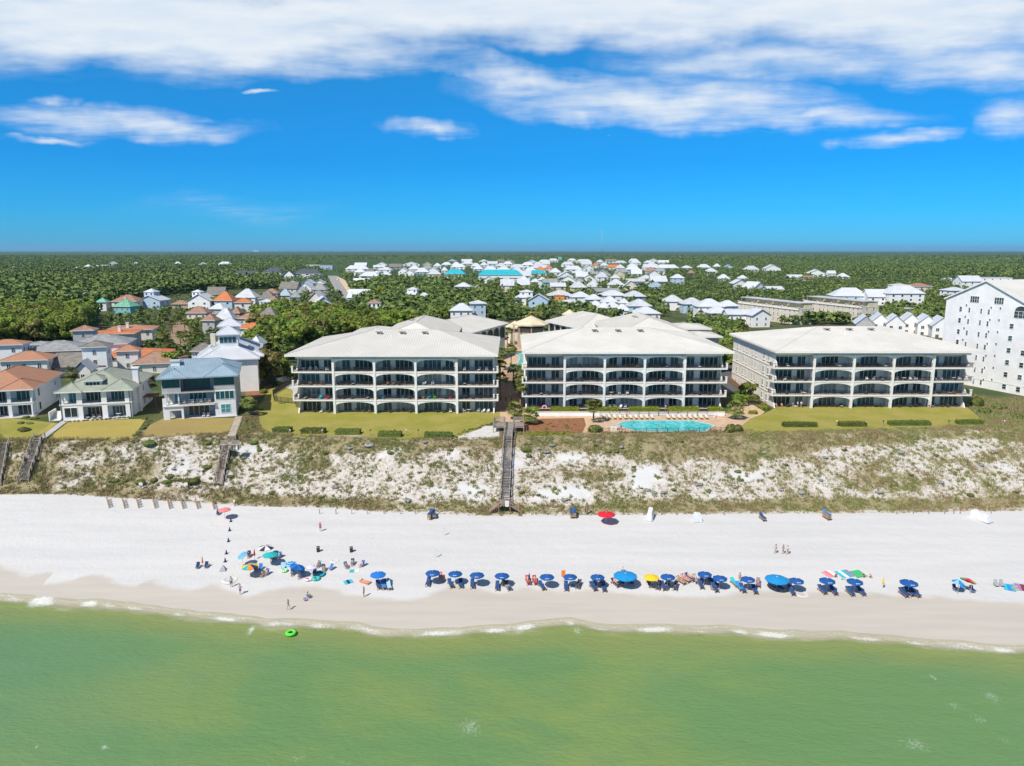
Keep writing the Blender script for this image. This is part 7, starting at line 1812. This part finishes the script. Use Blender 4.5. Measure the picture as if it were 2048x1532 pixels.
for i, (px, py) in enumerate([(887, 1071), (871, 1115)]):
    p = PG(px, py); t = thing('feather_flag', ['white feather flag nearer the dune on open sand', 'white feather flag nearer the water on open sand'][i], 'flag', p, R(20), 'feather flags'); m = MB(); m.tube((0, 0, -.2), (.05, 0, 1.9), .02, .012, 6, pole_m); m.build('pole', t); m = MB(); pts = [(0.02, .35), (.38, .3), (.42, .9), (.3, 1.5), (.05, 1.9)]; m.prism([(a, b_) for a, b_ in pts], -.012, .012, trim_w); m.v = [(v[0], v[2], v[1]) for v in m.v]; m.build('banner', t)
p = PG(446.5, 1141); t = thing('beach_tent', 'small grey pop-up tent between cones and water', 'tent', p); m = MB(); m.face([(-.6, -.4, 0), (.6, -.4, 0), (0, .1, 1.0)], CL['grey']); m.face([(.6, -.4, 0), (.5, .5, 0), (0, .1, 1.0)], CL['grey']); m.face([(.5, .5, 0), (-.5, .5, 0), (0, .1, 1.0)], CL['white']); m.face([(-.5, .5, 0), (-.6, -.4, 0), (0, .1, 1.0)], CL['white']); m.build('canopy', t); m = MB(); m.tube((0, .1, 0), (0, .1, 1.05), .02, .02, 6, pole_m); m.build('pole', t)
def sand_ring(px, py, r0, lab, h=.16):
    p = PG(px, py); m = MB(); n = 22; rr = [[], [], [], []]
    for k in range(n):
        a = 2 * math.pi * k / n; q = 1 + .12 * mnoise.noise(Vector((math.cos(a), math.sin(a), px)))
        for i, (f, z) in enumerate(((1.35, -.04), (1.05, h), (.85, h * .6), (.5, -.02))): rr[i].append(m.av((r0 * f * q * math.cos(a), r0 * f * q * math.sin(a), z)))
    for i in range(3):
        for k in range(n): m.idx((rr[i][k], rr[i][(k+1) % n], rr[i+1][(k+1) % n], rr[i+1][k]), sandp_m, True)
    m.idx(rr[3], mat('damp_sand', (0.44, 0.38, 0.31), .9, .06, 2.0)); return tag(m.build('sand_mound', None, p), lab, 'sand pit')
sand_ring(669.8, 1122, .62, 'round sand pit with raised rim by the chair trio'); sand_ring(460, 1160, 1.0, 'wide dug sand pit behind the person in light blue'); sand_ring(1604, 1188, .9, 'low sand mound on wet sand below the right umbrellas', .1)
# stacked loungers of the beach service, and tarped stacks
def stack(px, py, rz, n, lab, towel_c='royal', up=False):
    p = PG(px, py); 
    for i in range(n):
        t = lounger((p.x, p.y, p.z + .12 + i * .24), R(rz), f'wooden lounger in the {lab}, {("lowest", "second", "third", "topmost")[min(i, 3)] if i < n - 1 else "topmost"} of the stack', towel_c if i == n - 1 else 'tan', f'stacked loungers of the {lab}')
stack(861, 1037, -12, 4, 'stack with navy cushions left of the long stairs'); stack(868, 1035, 10, 3, 'smaller stack behind the navy cushions left of the long stairs')
stack(1143, 1034, 5, 3, 'stack left of the upright board'); stack(1149, 1034, -6, 4, 'second stack left of the upright board'); stack(1525, 1040, 8, 2, 'low stack between white tarps'); stack(1653, 1038, 14, 4, 'stack at the dune foot right of centre', 'blue')
def tarp(px, py, w_, d_, h_, rz, lab):
    p = PG(px, py); t = thing('tarp_cover', lab, 'tarp', p, R(rz)); m = MB(); r = random.Random(px)
    nx_, ny_ = 6, 8; vv = []
    for i in range(nx_ + 1):
        rowv = []
        for k in range(ny_ + 1):
            u_, v_ = i / nx_, k / ny_
            edge = min(u_, 1 - u_, v_ * 1.4, (1 - v_) * 1.4)
            rowv.append(m.av(((u_ - .5) * w_ * (1.0 if 0 < u_ < 1 else 1.08), (v_ - .5) * d_, (0.0 if edge <= 0 else h_ * (.8 + .35 * v_) * min(1, .75 + edge * 1.4) + r.uniform(-.06, .06)))))
        vv.append(rowv)
    for i in range(nx_):
        for k in range(ny_): m.idx((vv[i][k], vv[i+1][k], vv[i+1][k+1], vv[i][k+1]), tarp_m, False)
    m.build('sheet', t); m = MB()
    for y in (-.25, .25): m.tube((-w_ * .53, y * d_, h_ * .35), (w_ * .53, y * d_, h_ * .35), .02, .02, 5, CL['grey'])
    m.build('rope', t)
tarp_m = mat('white_tarp', (0.66, 0.67, 0.68), .6, .05, 1.5)
tarp(1960, 1038, 1.6, 4.2, 1.3, 24, 'long white tarp over stacked loungers at the far right dune foot'); tarp(1395, 1041, 1.6, 2.0, 1.3, 4, 'squat white tarp over a stack right of centre'); tarp(1300, 1038, 1.2, 2.4, 1.9, -18, 'tall slumped white tarp right of the red umbrella')
# posts along the dune foot
pm_ = MB(); pm_.box(-.06, .06, -.06, .06, -.4, .95, wood_grey); pm_.box(-.075, .075, -.075, .075, .951, .98, wood_dark); POSTM = pm_.mesh('dune_post')
for g_, lst, lab in (('left', [639.4, 672, 703.4, 734.7, 767.9, 800.5, 830.4], 'short weathered post at the dune foot left of the long stairs'), ('mid', [1062.8, 1094.5, 1125.6, 1190.7, 1254.8, 1286.9, 1322.5, 1352.8, 1411.4, 1447.7], 'short weathered post at the dune foot right of the long stairs'), ('right', [1793, 1826, 1857, 1889, 1907, 1920, 1982], 'short weathered post at the dune foot by the far right tarp')):
    for px in lst:
        p = PG(px, {'left': 1028, 'mid': 1030, 'right': 1028}[g_]); tag(add('dune_post', POSTM, None, p, random.uniform(0, 1)), lab, 'post', lab.replace('short ', '') + 's')
# slatted sand fences at the left dune foot
for i, (px, pt, pb_) in enumerate([(215, 992, 1016), (246, 993, 1017), (274, 992, 1016), (307, 994, 1017), (336, 994, 1018), (363, 995, 1018), (392, 996, 1018), (425, 997, 1019)]):
    a, b_ = PG(px + 3, pb_), PG(px - 1, pt + 9); L = (b_ - a).length
    t = thing('sand_fence', f'short slatted sand fence at the left dune foot, {ORD[i] if i < 7 else "nearest the coral umbrella"}', 'sand fence', a, 0, 'sand fences at the left dune foot'); dv2 = b_ - a
    for k in range(4):
        q = dv2 * (k / 3); m = MB(); m.box(-.06, .06, -.06, .06, -.3, 1.25, chair_wood); m.build('post', t, q)
    m = MB(); n = int(L / .14)
    for k in range(n):
        q = dv2 * (k / n); m.box(q.x - .012, q.x + .012, q.y - .035, q.y + .035, q.z + .1, q.z + 1.1, wall_tan)
    for z in (.35, .9): m.beam(Vector((0, 0, z)), dv2 + Vector((0, 0, z)), .02, .03, wood_grey)
    m.build('slats', t)
def sign(px, py, lab, w_=.75, h_=.6, ph=1.7, panel=None):
    p = PG(px, py); t = thing('dune_sign', lab, 'sign', p); m = MB(); m.box(-.05, .05, -.05, .05, -.3, ph, wood_grey); m.build('post', t); m = MB(); m.box(-w_/2, w_/2, -.09, -.055, ph - h_, ph, panel or trim_w); m.build('panel', t)
sign(283, 981, 'small white dune sign, left of three'); sign(373, 981, 'small white dune sign, middle of three'); sign(454, 981, 'small white dune sign beside the wooden walkway foot'); sign(469, 1013, 'thin white stake with a small plate near the coral umbrella', .3, .5, 1.4)
# seagull high over the woods
p = PY(1217, 271, 230); t = thing('seagull', 'pale gull gliding in the blue sky', 'bird', p, R(40)); m = MB()
m.lathe([(.02, -.24), (.08, -.12), (.10, .02), (.07, .16), (.045, .22), (.05, .27), (.01, .33)], 10, trim_w); m.v = [(v[0], -v[2], v[1]) for v in m.v]
for s in (-1, 1):
    w1, w2 = (.32 * s, -.10, .14), (.72 * s, .06, .06)
    for dz in (0, -.018): m.face([(.06 * s, -.12, .03 + dz), (w1[0], w1[1], w1[2] + dz), (w1[0], w1[1] + .17, w1[2] + dz), (.06 * s, .10, .03 + dz)], CL['grey']); m.face([(w1[0], w1[1], w1[2] + dz), (w2[0], w2[1], w2[2] + dz), (w1[0], w1[1] + .17, w1[2] + dz)], CL['black'] if dz else CL['grey'])
m.face([(-.05, .2, 0), (.05, .2, 0), (.09, .38, .0), (-.09, .38, .0)], trim_w); m.build('body', t); m = MB(); m.tube((0, -.32, 0), (0, -.40, -.01), .014, .004, 6, CL['yellow']); m.build('beak', t)
# ------------------------------------------------------------------ stairs over the dune
def stair(name, label, pts, w, wm, rail=True, cat='stairs', deck_top=None):
    """wooden walkway: pts are deck points (world); steep legs get treads, flat legs get planks"""
    o0 = pts[0]; root = thing(name, label, cat, o0)
    for a, b_ in zip(pts, pts[1:]):
        A, Bq = a - o0, b_ - o0; d = Bq - A; h = Vector((d.x, d.y, 0)); L = h.length
        if L < .05: continue
        hn = h.normalized(); sd = Vector((hn.y, -hn.x, 0))
        steep = abs(d.z) > .12 * L
        m = MB(); n = max(2, int(abs(d.z) / .185)) if steep else max(2, int(L / .16))
        for i in range(n):
            p = A + h * ((i + .5) / n); z = A.z + d.z * ((i + .5) / n) if steep else A.z + d.z * ((i + .5) / n)
            tw_ = L / n * (.8 if steep else .9)
            q = Vector((p.x, p.y, z)); m.beam(q - sd * w / 2, q + sd * w / 2, tw_, .05, wm)
        m.build('treads' if steep else 'deck', root)
        for s in (-1, 1):
            e = sd * (s * (w / 2 + .04)); m = MB(); m.beam(A + e - Vector((0, 0, .14)), Bq + e - Vector((0, 0, .14)), .06, .28, wm); m.build('stringer', root)
            if rail:
                m = MB()
                for z in (.95, .5): m.beam(A + e + Vector((0, 0, z)), Bq + e + Vector((0, 0, z)), .12 if z > .9 else .05, .06 if z > .9 else .12, wood_grey)
                m.build('handrail', root)
            k = max(1, int(L / 2.2))
            for i in range(k + 1):
                p = A + d * (i / k) + e; g_ = gz(p.x + o0.x, p.y + o0.y) - o0.z
                m = MB(); m.box(-.07, .07, -.07, .07, min(g_ - .3, p.z - .3), p.z + (1.0 if rail else 0), wood_grey); m.build('post', root, (p.x + sd.x * s * .1, p.y + sd.y * s * .1, 0))
    return root
def V3(px, py, z): return P(px, py, z)
def over(pxs, lift, n=4, flat=0.0):
    """walking line that keeps a clear height over the dune along straight legs between photo points"""
    base = [PG(a, b_) for a, b_ in pxs]; out = []
    for a, b_ in zip(base, base[1:]):
        for i in range(n): out.append(a.lerp(b_, i / n))
    out.append(base[-1]); zs = []
    for p in out:
        z = max(gz(p.x + dx, p.y) for dx in (-1, 0, 1)) + lift
        zs.append(min(z, zs[-1]) if zs else z)
    return [Vector((p.x, p.y, z)) for p, z in zip(out, zs)]
grey_plank = mat('grey_planks', (0.30, 0.27, 0.25), .9, .12, 1.5)
line = over([(1018, 868), (1009, 1019)], .75, 9)
t1, t2 = line[0], line[-1]; t2.z = gz(t2.x, t2.y) + 1.5
st = stair('beach_stairs', 'long grey wooden beach stairs down the middle of the dune', [t1 + Vector((.1, 8, .1))] + line, 1.75, grey_plank)
b0 = st.location
lp = t2 - b0; m = MB(); m.box(lp.x - 1.1, lp.x + 1.1, lp.y - 1.6, lp.y, lp.z - .08, lp.z, wood_grey); m.box(lp.x - 1.1, lp.x + 1.1, lp.y - 1.64, lp.y - 1.58, lp.z + .25, lp.z + .42, wood_brown); m.box(lp.x - 1.1, lp.x + 1.1, lp.y - 1.64, lp.y - 1.58, lp.z + .8, lp.z + .97, wood_grey); m.build('landing', st)
for s in (-1, 1):
    a = Vector((lp.x + s * 1.1, lp.y - .8, lp.z)); gzb = gz(a.x + b0.x + s * 2.2, a.y + b0.y) - b0.z; b_ = Vector((a.x + s * 2.3, a.y, gzb)); m = MB()
    for i in range(8): q = a.lerp(b_, (i + .5) / 8); m.box(q.x - .16, q.x + .16, q.y - .7, q.y + .7, q.z - .05, q.z, wood_grey)
    for y in (-.75, .75): m.beam(a + Vector((0, y, .9)), b_ + Vector((0, y, .9)), .1, .07, wood_brown); m.beam(a + Vector((0, y, -.1)), b_ + Vector((0, y, -.1)), .06, .22, wood_brown)
    m.build('side_flight', st)
    for q in (a, b_):
        for y in (-.8, .8): m = MB(); m.box(-.08, .08, -.08, .08, gzb - b0.z * 0 - .5 if False else gzb - .4, q.z + .95, wood_brown); m.build('post', st, (q.x, q.y + y, 0))
m = MB(); m.box(lp.x + .15, lp.x + .85, lp.y - 1.68, lp.y - 1.645, lp.z - .3, lp.z + .85, trim_w)
for i in range(6): m.box(lp.x + .25, lp.x + .75 - .1 * (i % 2), lp.y - 1.69, lp.y - 1.681, lp.z + .62 - i * .13, lp.z + .65 - i * .13, CL['grey'])
m.build('notice_board', st)
for s, xa, xb in ((-1, -3.6, -1.2), (1, 1.2, 3.2)):
    m = MB(); y0, y1 = -6.8, -1.2; z = .35
    m.box(xa, xb, y0, y1, z - .1, z, wood_grey)
    for (p, q) in (((xa, y0), (xb, y0)), ((xa, y1), (xb, y1)), ((xa if s < 0 else xb, y0), (xa if s < 0 else xb, y1))):
        for zz in (.35, .6, .85, 1.1): m.beam((p[0], p[1], z + zz), (q[0], q[1], z + zz), .05, .14, wood_grey)
    m.box(xa + .2, xb - .2, y1 - .7, y1 - .2, z + .42, z + .5, wood_grey); m.build('viewing_deck', st)
    for (x, y) in ((xa, y0), (xb, y0), (xa, y1), (xb, y1)): m = MB(); m.box(-.09, .09, -.09, .09, -2.2 if y == y0 else -.8, z + 1.3, wood_grey); m.build('post', st, (x, y, 0))
stair('walkway', 'grey plank boardwalk between the two left lawns', [P(128, 843, ZP + .25), P(84, 876, 14.0)], 1.3, conc_m, rail=False, cat='boardwalk')
stair('beach_stairs', 'dark stairs with pale rails below the sage-roofed villa', over([(80, 880), (62, 925), (60, 930), (47, 966)], .6, 3), 1.8, grey_plank)
stair('beach_stairs', 'stairs with pale rails cut by the left edge', over([(10, 890), (0, 940), (-8, 975)], .6, 3), 1.6, grey_plank)
stair('walkway', 'pale wooden walkway descending beside the modern house', [P(478, 833, ZP + .3), P(463, 872, 14.1)] + over([(459, 888), (458, 894)], .5, 1), 1.5, mat('pale_planks', (0.50, 0.43, 0.34), .9, .08, 2.0), rail=False, cat='boardwalk')
stair('beach_stairs', 'sandy wooden stairs below the pale walkway by the modern house', over([(457, 896), (447, 930), (437, 972)], .5, 4), 1.5, wood_grey)
for s, px in ((-1, 447), (1, 470)):
    p = P(px, 889, 13.5); m = MB(); m.box(-.8, .8, -.5, .5, -.06, .0, wood_grey); m.box(-.8, .8, .42, .5, .0, .8, wood_grey)
    t = thing('bench', f'wooden bench at the {"left" if s < 0 else "right"} of the pale walkway head', 'bench', p); m.build('seat', t); m = MB(); m.box(-.7, -.6, -.4, .4, -1.2, -.06, wood_grey); m.build('leg', t); m = MB(); m.box(.6, .7, -.4, .4, -1.2, -.06, wood_grey); m.build('leg', t)
# ------------------------------------------------------------------ pools
pm, T, b = new_mat('pool_water')
pos = T.n('ShaderNodeNewGeometry').outputs['Position']
vor = T.n('ShaderNodeTexVoronoi', feature='SMOOTH_F1', ins={'Vector': pos, 'Scale': 1.3}).outputs['Distance']
c = T.mix(T.smooth(T.math('ADD', vor, T.math('MULTIPLY', T.noise(pos, 2.0, 3.0), .5)), .55, .95), (0.02, 0.50, 0.53), (0.16, 0.68, 0.68))
T.link(c, b.inputs['Base Color']); b.inputs['Roughness'].default_value = .1
bn = T.n('ShaderNodeBump', ins={'Strength': .25, 'Distance': .1, 'Height': T.noise(pos, 2.5, 3.0)}); T.link(bn.outputs[0], b.inputs['Normal'])
def pool(label, pts, ladder=True):
    W_ = [P(a, b_, ZP + .12) for a, b_ in pts]; c_ = sum(W_, Vector()) / len(W_); t = thing('swimming_pool', label, 'pool', c_)
    L = [w_ - c_ for w_ in W_]; m = MB(); m.face([(p.x, p.y, 0) for p in L], pm); m.build('water', t)
    m = MB(); n = len(L)
    for i in range(n):
        a, b_ = L[i], L[(i + 1) % n]; m.beam((a.x, a.y, .02), (b_.x, b_.y, .02), .55, .12 + .004 * (i % 2), conc_m)
    m.build('coping', t)
    if ladder:
        m = MB()
        for x in (-.3, .3): m.tube((x, 0, 0), (x, 0, .9), .03, .03, 6, pole_m); m.tube((x, 0, .9), (x, .6, .7), .03, .03, 6, pole_m); m.tube((x, .6, .7), (x, .6, 0), .03, .03, 6, pole_m)
        m.build('ladder', t, (0, max(p.y for p in L) - .4, 0))
    return t
pool('turquoise outdoor pool before the middle condominium', [(1234,850),(1240,846),(1250,843),(1264,841),(1391,841),(1399,844.6),(1420,848),(1430,852),(1416,858.6),(1412,863.6),(1272,863),(1260,858.6),(1244,855)])
pool('turquoise lagoon pool in the palm court', [(1014,735),(1022,729),(1034,727),(1040,716),(1028,708),(1032,703),(1052,703),(1052,748),(1042,744),(1036,740),(1024,744)], False)
for i, (px, py, su, lab) in enumerate([(1317, 853, 'navy', 'bather standing at the middle of the outdoor pool'), (1331, 857, 'pink', 'bather nearest the fence in the outdoor pool'), (1385, 849, 'coral', 'bather near the right end of the outdoor pool'), (1268, 846, 'black', 'bather near the left end of the outdoor pool')]):
    p = P(px, py, ZP + .12); person((p.x, p.y, p.z - 1.12), R(40 * i), 'stand', lab, skin_t if i % 2 else skin_l, suit=su)
def fence(label, pts, h, m_, step=.14, post=2.4, name='fence', w=.022):
    t = thing(name, label, 'fence', pts[0])
    for a, b_ in zip(pts, pts[1:]):
        A, Bq = a - pts[0], b_ - pts[0]; L = (Bq - A).length; m = MB()
        for z in (.12, h - .05): m.beam(A + Vector((0, 0, z)), Bq + Vector((0, 0, z)), .04, .04, m_)
        for i in range(int(L / step)): q = A.lerp(Bq, i * step / L); m.box(q.x - w/2, q.x + w/2, q.y - w/2, q.y + w/2, q.z + .12, q.z + h - .05, m_)
        m.build('panel', t)
        for i in range(int(L / post) + 1): q = A.lerp(Bq, min(1, i * post / L)); m = MB(); m.box(-.045, .045, -.045, .045, -.2, h + .08, m_); m.build('post', t, q)
fence('black picket fence along the seaward side of the outdoor pool', [P(1196, 866, ZP), P(1250, 867, ZP), P(1462, 865, ZP)], 1.2, iron_m)
fence('low black fence behind the pool loungers', [P(1200, 833, ZP), P(1432, 832, ZP)], 1.2, iron_m, step=.3)
fence('black fence around the sunken driveway left of the left condominium', [P(596, 760, ZP), P(546, 790, ZP), P(549, 803, ZP), P(592, 808, ZP)], 1.5, iron_m, step=.12, w=.03)
fence('brown board fence on the path behind the middle condominium corner', [P(1457, 762, ZP), P(1482, 784, ZP)], 1.7, wood_brown, step=.16, w=.15)
w0, w1 = P(1068, 832, ZP), P(1448, 831, ZP); tag((lambda m: (m.box(0, (w1 - w0).length, 0, .35, -.3, .95, wall_white), m.box(-.1, (w1 - w0).length + .1, -.06, .41, .951, 1.03, trim_w), m.build('terrace_wall', None, w0))[2])(MB()), 'low white wall below the hedges of the middle condominium', 'wall')
w0, w1 = P(556, 768, ZP), P(592, 756, ZP); tag((lambda m: (m.box(0, (w1 - w0).length, 0, .4, -.3, 1.7, wall_white), m.box(-.1, .5, -.1, .5, 1.701, 1.9, trim_w), m.build('garden_wall', None, w0, math.atan2(w1.y - w0.y, w1.x - w0.x)))[2])(MB()), 'white garden wall beside the green ball shrub', 'wall')
for row_, xs_ in (('left', np.linspace(1208, 1304, 10)), ('right', np.linspace(1336, 1413, 8))):
    for i, px in enumerate(xs_): p = P(px, 838, ZP); lounger((p.x, p.y, p.z + .12), R(180 + random.uniform(-8, 8)) * 0, f'tan lounger in the {row_} poolside row', 'cream', f'{row_} row of poolside loungers')
for (px, py, ps, su, lab) in [(1253, 838, 'stand', 'coral', 'person in coral standing at the left of the poolside loungers'), (1331, 822, 'stand', 'pink', 'person with pink towel standing behind the poolside hedges'), (1012, 806, 'walk', 'black', 'left walker in black on the brick path between condominiums'), (1023, 804, 'walk', 'grey', 'right walker in grey on the brick path between condominiums'), (1552, 814, 'sit', 'pink', 'leftmost seated person in pink at the right condominium corner'), (1563, 814, 'sit', 'pink', 'second seated person in pink at the right condominium corner'), (1586, 814, 'stand', 'lilac', 'person in lilac before the right condominium corner'), (1595, 815, 'stand', 'white', 'left person in white before the right condominium corner'), (1602, 815, 'stand', 'white', 'right person in white before the right condominium corner'), (1858, 817, 'stand', 'white', 'person in white alone on the right condominium terrace'), (1242, 860, 'sit', 'maroon', 'person seated at the seaward left corner of the outdoor pool')]:
    p = P(px, py, ZP + .06); person((p.x, p.y, p.z), R(random.uniform(-30, 30)) + (math.pi if 'walk' in ps else 0), ps, lab, skin_l, top=su, bottom='navy')
p = P(1089, 816, ZP + .05); ring(0, 0, .55, .22, ['pink'], 'pink inflatable ring on the terrace by the middle condominium', p=p, tilt=70); p = P(1432, 835, ZP + .05); ring(0, 0, .5, .2, ['pink', 'pink', 'white'], 'pink inflatable ring at the right end of the pool deck', p=p, tilt=70)
p = P(1227, 860, ZP); t = thing('towel_cabinet', 'white cabinet at the left end of the outdoor pool', 'cabinet', p); m = MB(); m.box(-.7, .7, -.4, .4, -.1, 1.15, trim_w); m.build('body', t); m = MB(); m.box(-.75, .75, -.45, .45, 1.151, 1.23, conc_m); m.build('lid', t); m = MB(); m.box(-.03, .03, -.42, -.401, .1, 1.1, wood_grey); m.build('door_gap', t)
# bollard lights along the lawns
for i, px in enumerate([581, 601, 622, 645, 741, 789, 813, 837, 929, 1673, 1766, 1897, 2008]):
    p = PG(px, 872 if px < 1000 else 853); t = thing('lawn_post', f'short post on the {"left" if px < 1000 else "right"} lawn edge', 'post', p, 0, f'posts on the {"left" if px < 1000 else "right"} lawn edge'); m = MB(); m.box(-.07, .07, -.07, .07, -.2, 1.2, wood_grey); m.build('post', t); m = MB(); m.lathe([(.10, 1.2), (.18, 1.28), (.18, 1.42), (.02, 1.5)], 8, iron_m if i % 3 else trim_w); m.build('lamp_head', t)
# pergola beside the sage villa, utility poles, parked cars
p = P(297, 814, ZP); t = thing('pergola', 'brown timber pergola right of the sage-roofed villa', 'pergola', p, R(15))
for i in range(4): m = MB(); m.box(-.12, .12, -.12, .12, -.2, 2.6, wood_brown); m.build('post', t, ((i % 2) * 3.6 - 1.8, (i // 2) * 4, 0))
m = MB()
for i in range(12): m.box(-2.2, 2.2, -.4 + i * .42, -.25 + i * .42, 2.6, 2.8, wood_brown)
m.build('beams', t)
for (px, Y, h, lab) in [(1609, 520, 12, 'tall utility pole between the beige townhouse rows'), (660, 900, 13, 'utility pole at the far end of the straight road'), (703, 560, 12, 'utility pole right of the straight road'), (1723, 425, 12, 'thin utility pole at the near end of the right townhouse row')]:
    d = ray(px, 560); x = d.x / d.y * Y; z = gz(x, Y); t = thing('utility_pole', lab, 'utility pole', (x, Y, z)); m = MB(); m.tube((0, 0, -.3), (0, 0, h), .17, .11, 7, wood_grey); m.build('pole', t); m = MB(); m.box(-1.2, 1.2, -.06, .06, h - 1, h - .85, wood_grey); m.build('crossarm', t)
def car(px, py, rz, col, lab):
    p = PG(px, py); t = thing('parked_car', lab, 'car', p, R(rz)); cm = CL[col]; m = MB()
    m.prism([(-2.2, .25), (2.2, .25), (2.25, .75), (1.2, .9), (.7, 1.45), (-1.3, 1.48), (-2.1, .95)], -.85, .85, cm); m.v = [(v[0], v[2], v[1]) for v in m.v]; m.build('body', t)
    m = MB(); m.box(-1.2, .75, -.87, .87, .95, 1.38, glass_d); m.build('window', t)
    for (x, y) in ((-1.4, -.8), (1.4, -.8), (-1.4, .8), (1.4, .8)): m = MB(); m.tube((0, -.1, .32), (0, .1, .32), .33, .33, 10, CL['black']); m.build('wheel', t, (x, y, 0))
car(336, 692, 80, 'royal', 'blue car parked on the brick street among palms'); car(698, 584, 70, 'white', 'white car at the near end of the straight road'); car(676, 560, 75, 'white', 'pale car farther up the straight road'); car(1460, 715, 80, 'grey', 'grey car behind the path right of the middle condominium')
# ------------------------------------------------------------------ furniture on the balconies
def chair_mesh(m_):
    m = MB(); m.box(-.3, .3, -.3, .3, .36, .46, m_); m.beam((0, .28, .42), (0, .42, .95), .6, .07, m_)
    for x in (-.3, .3): m.box(x - .04, x + .04, -.3, .3, .6, .66, m_)
    for (x, y) in ((-.27, -.27), (.27, -.27), (-.27, .27), (.27, .27)): m.box(x - .03, x + .03, y - .03, y + .03, 0, .62 if y < 0 else .36, m_)
    return m.mesh('patio_chair')
def chaise_mesh(m_, c_):
    m = MB(); m.box(-.32, .32, -.9, .35, .26, .34, m_); m.beam((0, .32, .3), (0, .9, .78), .62, .07, m_); m.box(-.3, .3, -.88, .33, .341, .41, c_)
    for (x, y) in ((-.28, -.8), (.28, -.8), (-.28, .3), (.28, .3)): m.box(x - .03, x + .03, y - .03, y + .03, 0, .26, m_)
    return m.mesh('chaise')
def table_mesh(m_):
    m = MB(); m.lathe([(.62, .70), (.62, .74), (.02, .75)], 12, m_, smooth=False); m.tube((0, 0, 0), (0, 0, .7), .06, .05, 6, m_); m.box(-.35, .35, -.05, .05, 0, .05, m_); m.box(-.05, .05, -.35, .35, .001, .051, m_); return m.mesh('patio_table')
CHM = {k: chair_mesh(v) for k, v in dict(dark=wicker, brown=wood_brown, white=trim_w, teal=CL['cyan'], green=CL['lime'], yellow=CL['yellow'], red=CL['red']).items()}
CZM = {'dark': chaise_mesh(wicker, CL['grey']), 'pale': chaise_mesh(trim_w, CL['cream'])}; TBM = {'dark': table_mesh(wicker), 'white': table_mesh(trim_w)}
rb = random.Random(4); FL = ['ground', 'second', 'third', 'top']; BY = ['leftmost', 'left arched', 'middle arched', 'right arched', 'rightmost']
for (word, f, k, loc, xa, xb, z0) in BAL:
    nC = rb.randint(2, 4); xs_ = [xa + 1.0 + (xb - xa - 2.0) * (i + .5) / (nC + 2) for i in range(nC + 2)]; rb.shuffle(xs_)
    style = 'dark' if rb.random() < .78 else rb.choice(('brown', 'white')); where_ = f'{FL[f]} floor, {BY[k]} bay, {word} condominium'
    specials = {('left', 1, 3): ['green', 'yellow', 'red', 'teal'], ('left', 1, 2): ['teal', 'teal'], ('left', 3, 4): ['white', 'white', 'white'], ('left', 1, 0): ['teal', 'red']}.get((word, f, k))
    for i in range(nC):
        c = specials[i] if specials and i < len(specials) else style
        o = add('patio_chair', CHM[c], None, (loc[0] + xs_[i], loc[1] + rb.uniform(.5, 1.6), ZP + z0), rb.uniform(-.9, .9)); tag(o, f'{c} patio chair, {where_}', 'chair', f'{c} chairs: {where_}')
    c = 'white' if style == 'white' else 'dark'
    if rb.random() < .6: tag(add('patio_table', TBM[c], None, (loc[0] + xs_[nC], loc[1] + rb.uniform(.8, 1.5), ZP + z0)), f'{c} round table, {where_}', 'table')
    if rb.random() < .45: c = rb.choice(('dark', 'dark', 'pale')); tag(add('chaise', CZM[c], None, (loc[0] + xs_[nC + 1], loc[1] + 1.2, ZP + z0), rb.uniform(-.5, .5)), f'{c} chaise lounge, {where_}', 'lounge')
def local(root, x, y, z): return Matrix.Translation(root.location) @ Matrix.Rotation(root.rotation_euler.z, 4, 'Z') @ Vector((x, y, z))
for i in range(7): tag(add('patio_chair', CHM['white'], None, local(r3, 4.6 + i * .95, .8 + .5 * (i % 2), 3.51), R(17) + rb.uniform(-.4, .4)), 'white dining chair on the middle balcony of the modern house', 'chair', 'white chairs on the modern house balcony')
for i in range(2): tag(add('chaise', CZM['pale'], None, local(r3, 8.8 + i * 1.0, .9, .06), R(17)), 'white chaise on the ground patio of the modern house', 'lounge', 'white chaises at the modern house')
for i in range(3): tag(add('chaise', CZM['dark'], None, local(r2, 5.6 + i * 1.3, .2, .07), R(14 + 20)), 'dark chaise on the middle patio of the sage-roofed villa', 'lounge', 'chaises at the sage-roofed villa')
tag(add('patio_table', TBM['white'], None, local(r2, 12.2, 1.2, .07)), 'white round table in the right bay of the sage-roofed villa', 'table')
for o in scene.objects:                      # keep labels short
    if o.get('label') and len(o['label'].split()) > 16: o['label'] = ' '.join(o['label'].split()[:16])
# ------------------------------------------------------------------ air
hz = bpy.data.materials.new('haze_air'); hz.use_nodes = True; hz.node_tree.nodes.clear(); T = NT(hz.node_tree)
pv = T.n('ShaderNodeVolumePrincipled', ins={'Color': (0.40, 0.74, 1.0, 1), 'Density': 0.000025, 'Anisotropy': 0.1})
out = T.n('ShaderNodeOutputMaterial'); T.link(pv.outputs[0], out.inputs['Volume'])
m = MB(); m.box(-65000, 65000, -7000, 46500, -7, 205, hz); tag(m.build('haze'), 'thin blue air over the far woods', 'haze', kind='stuff')
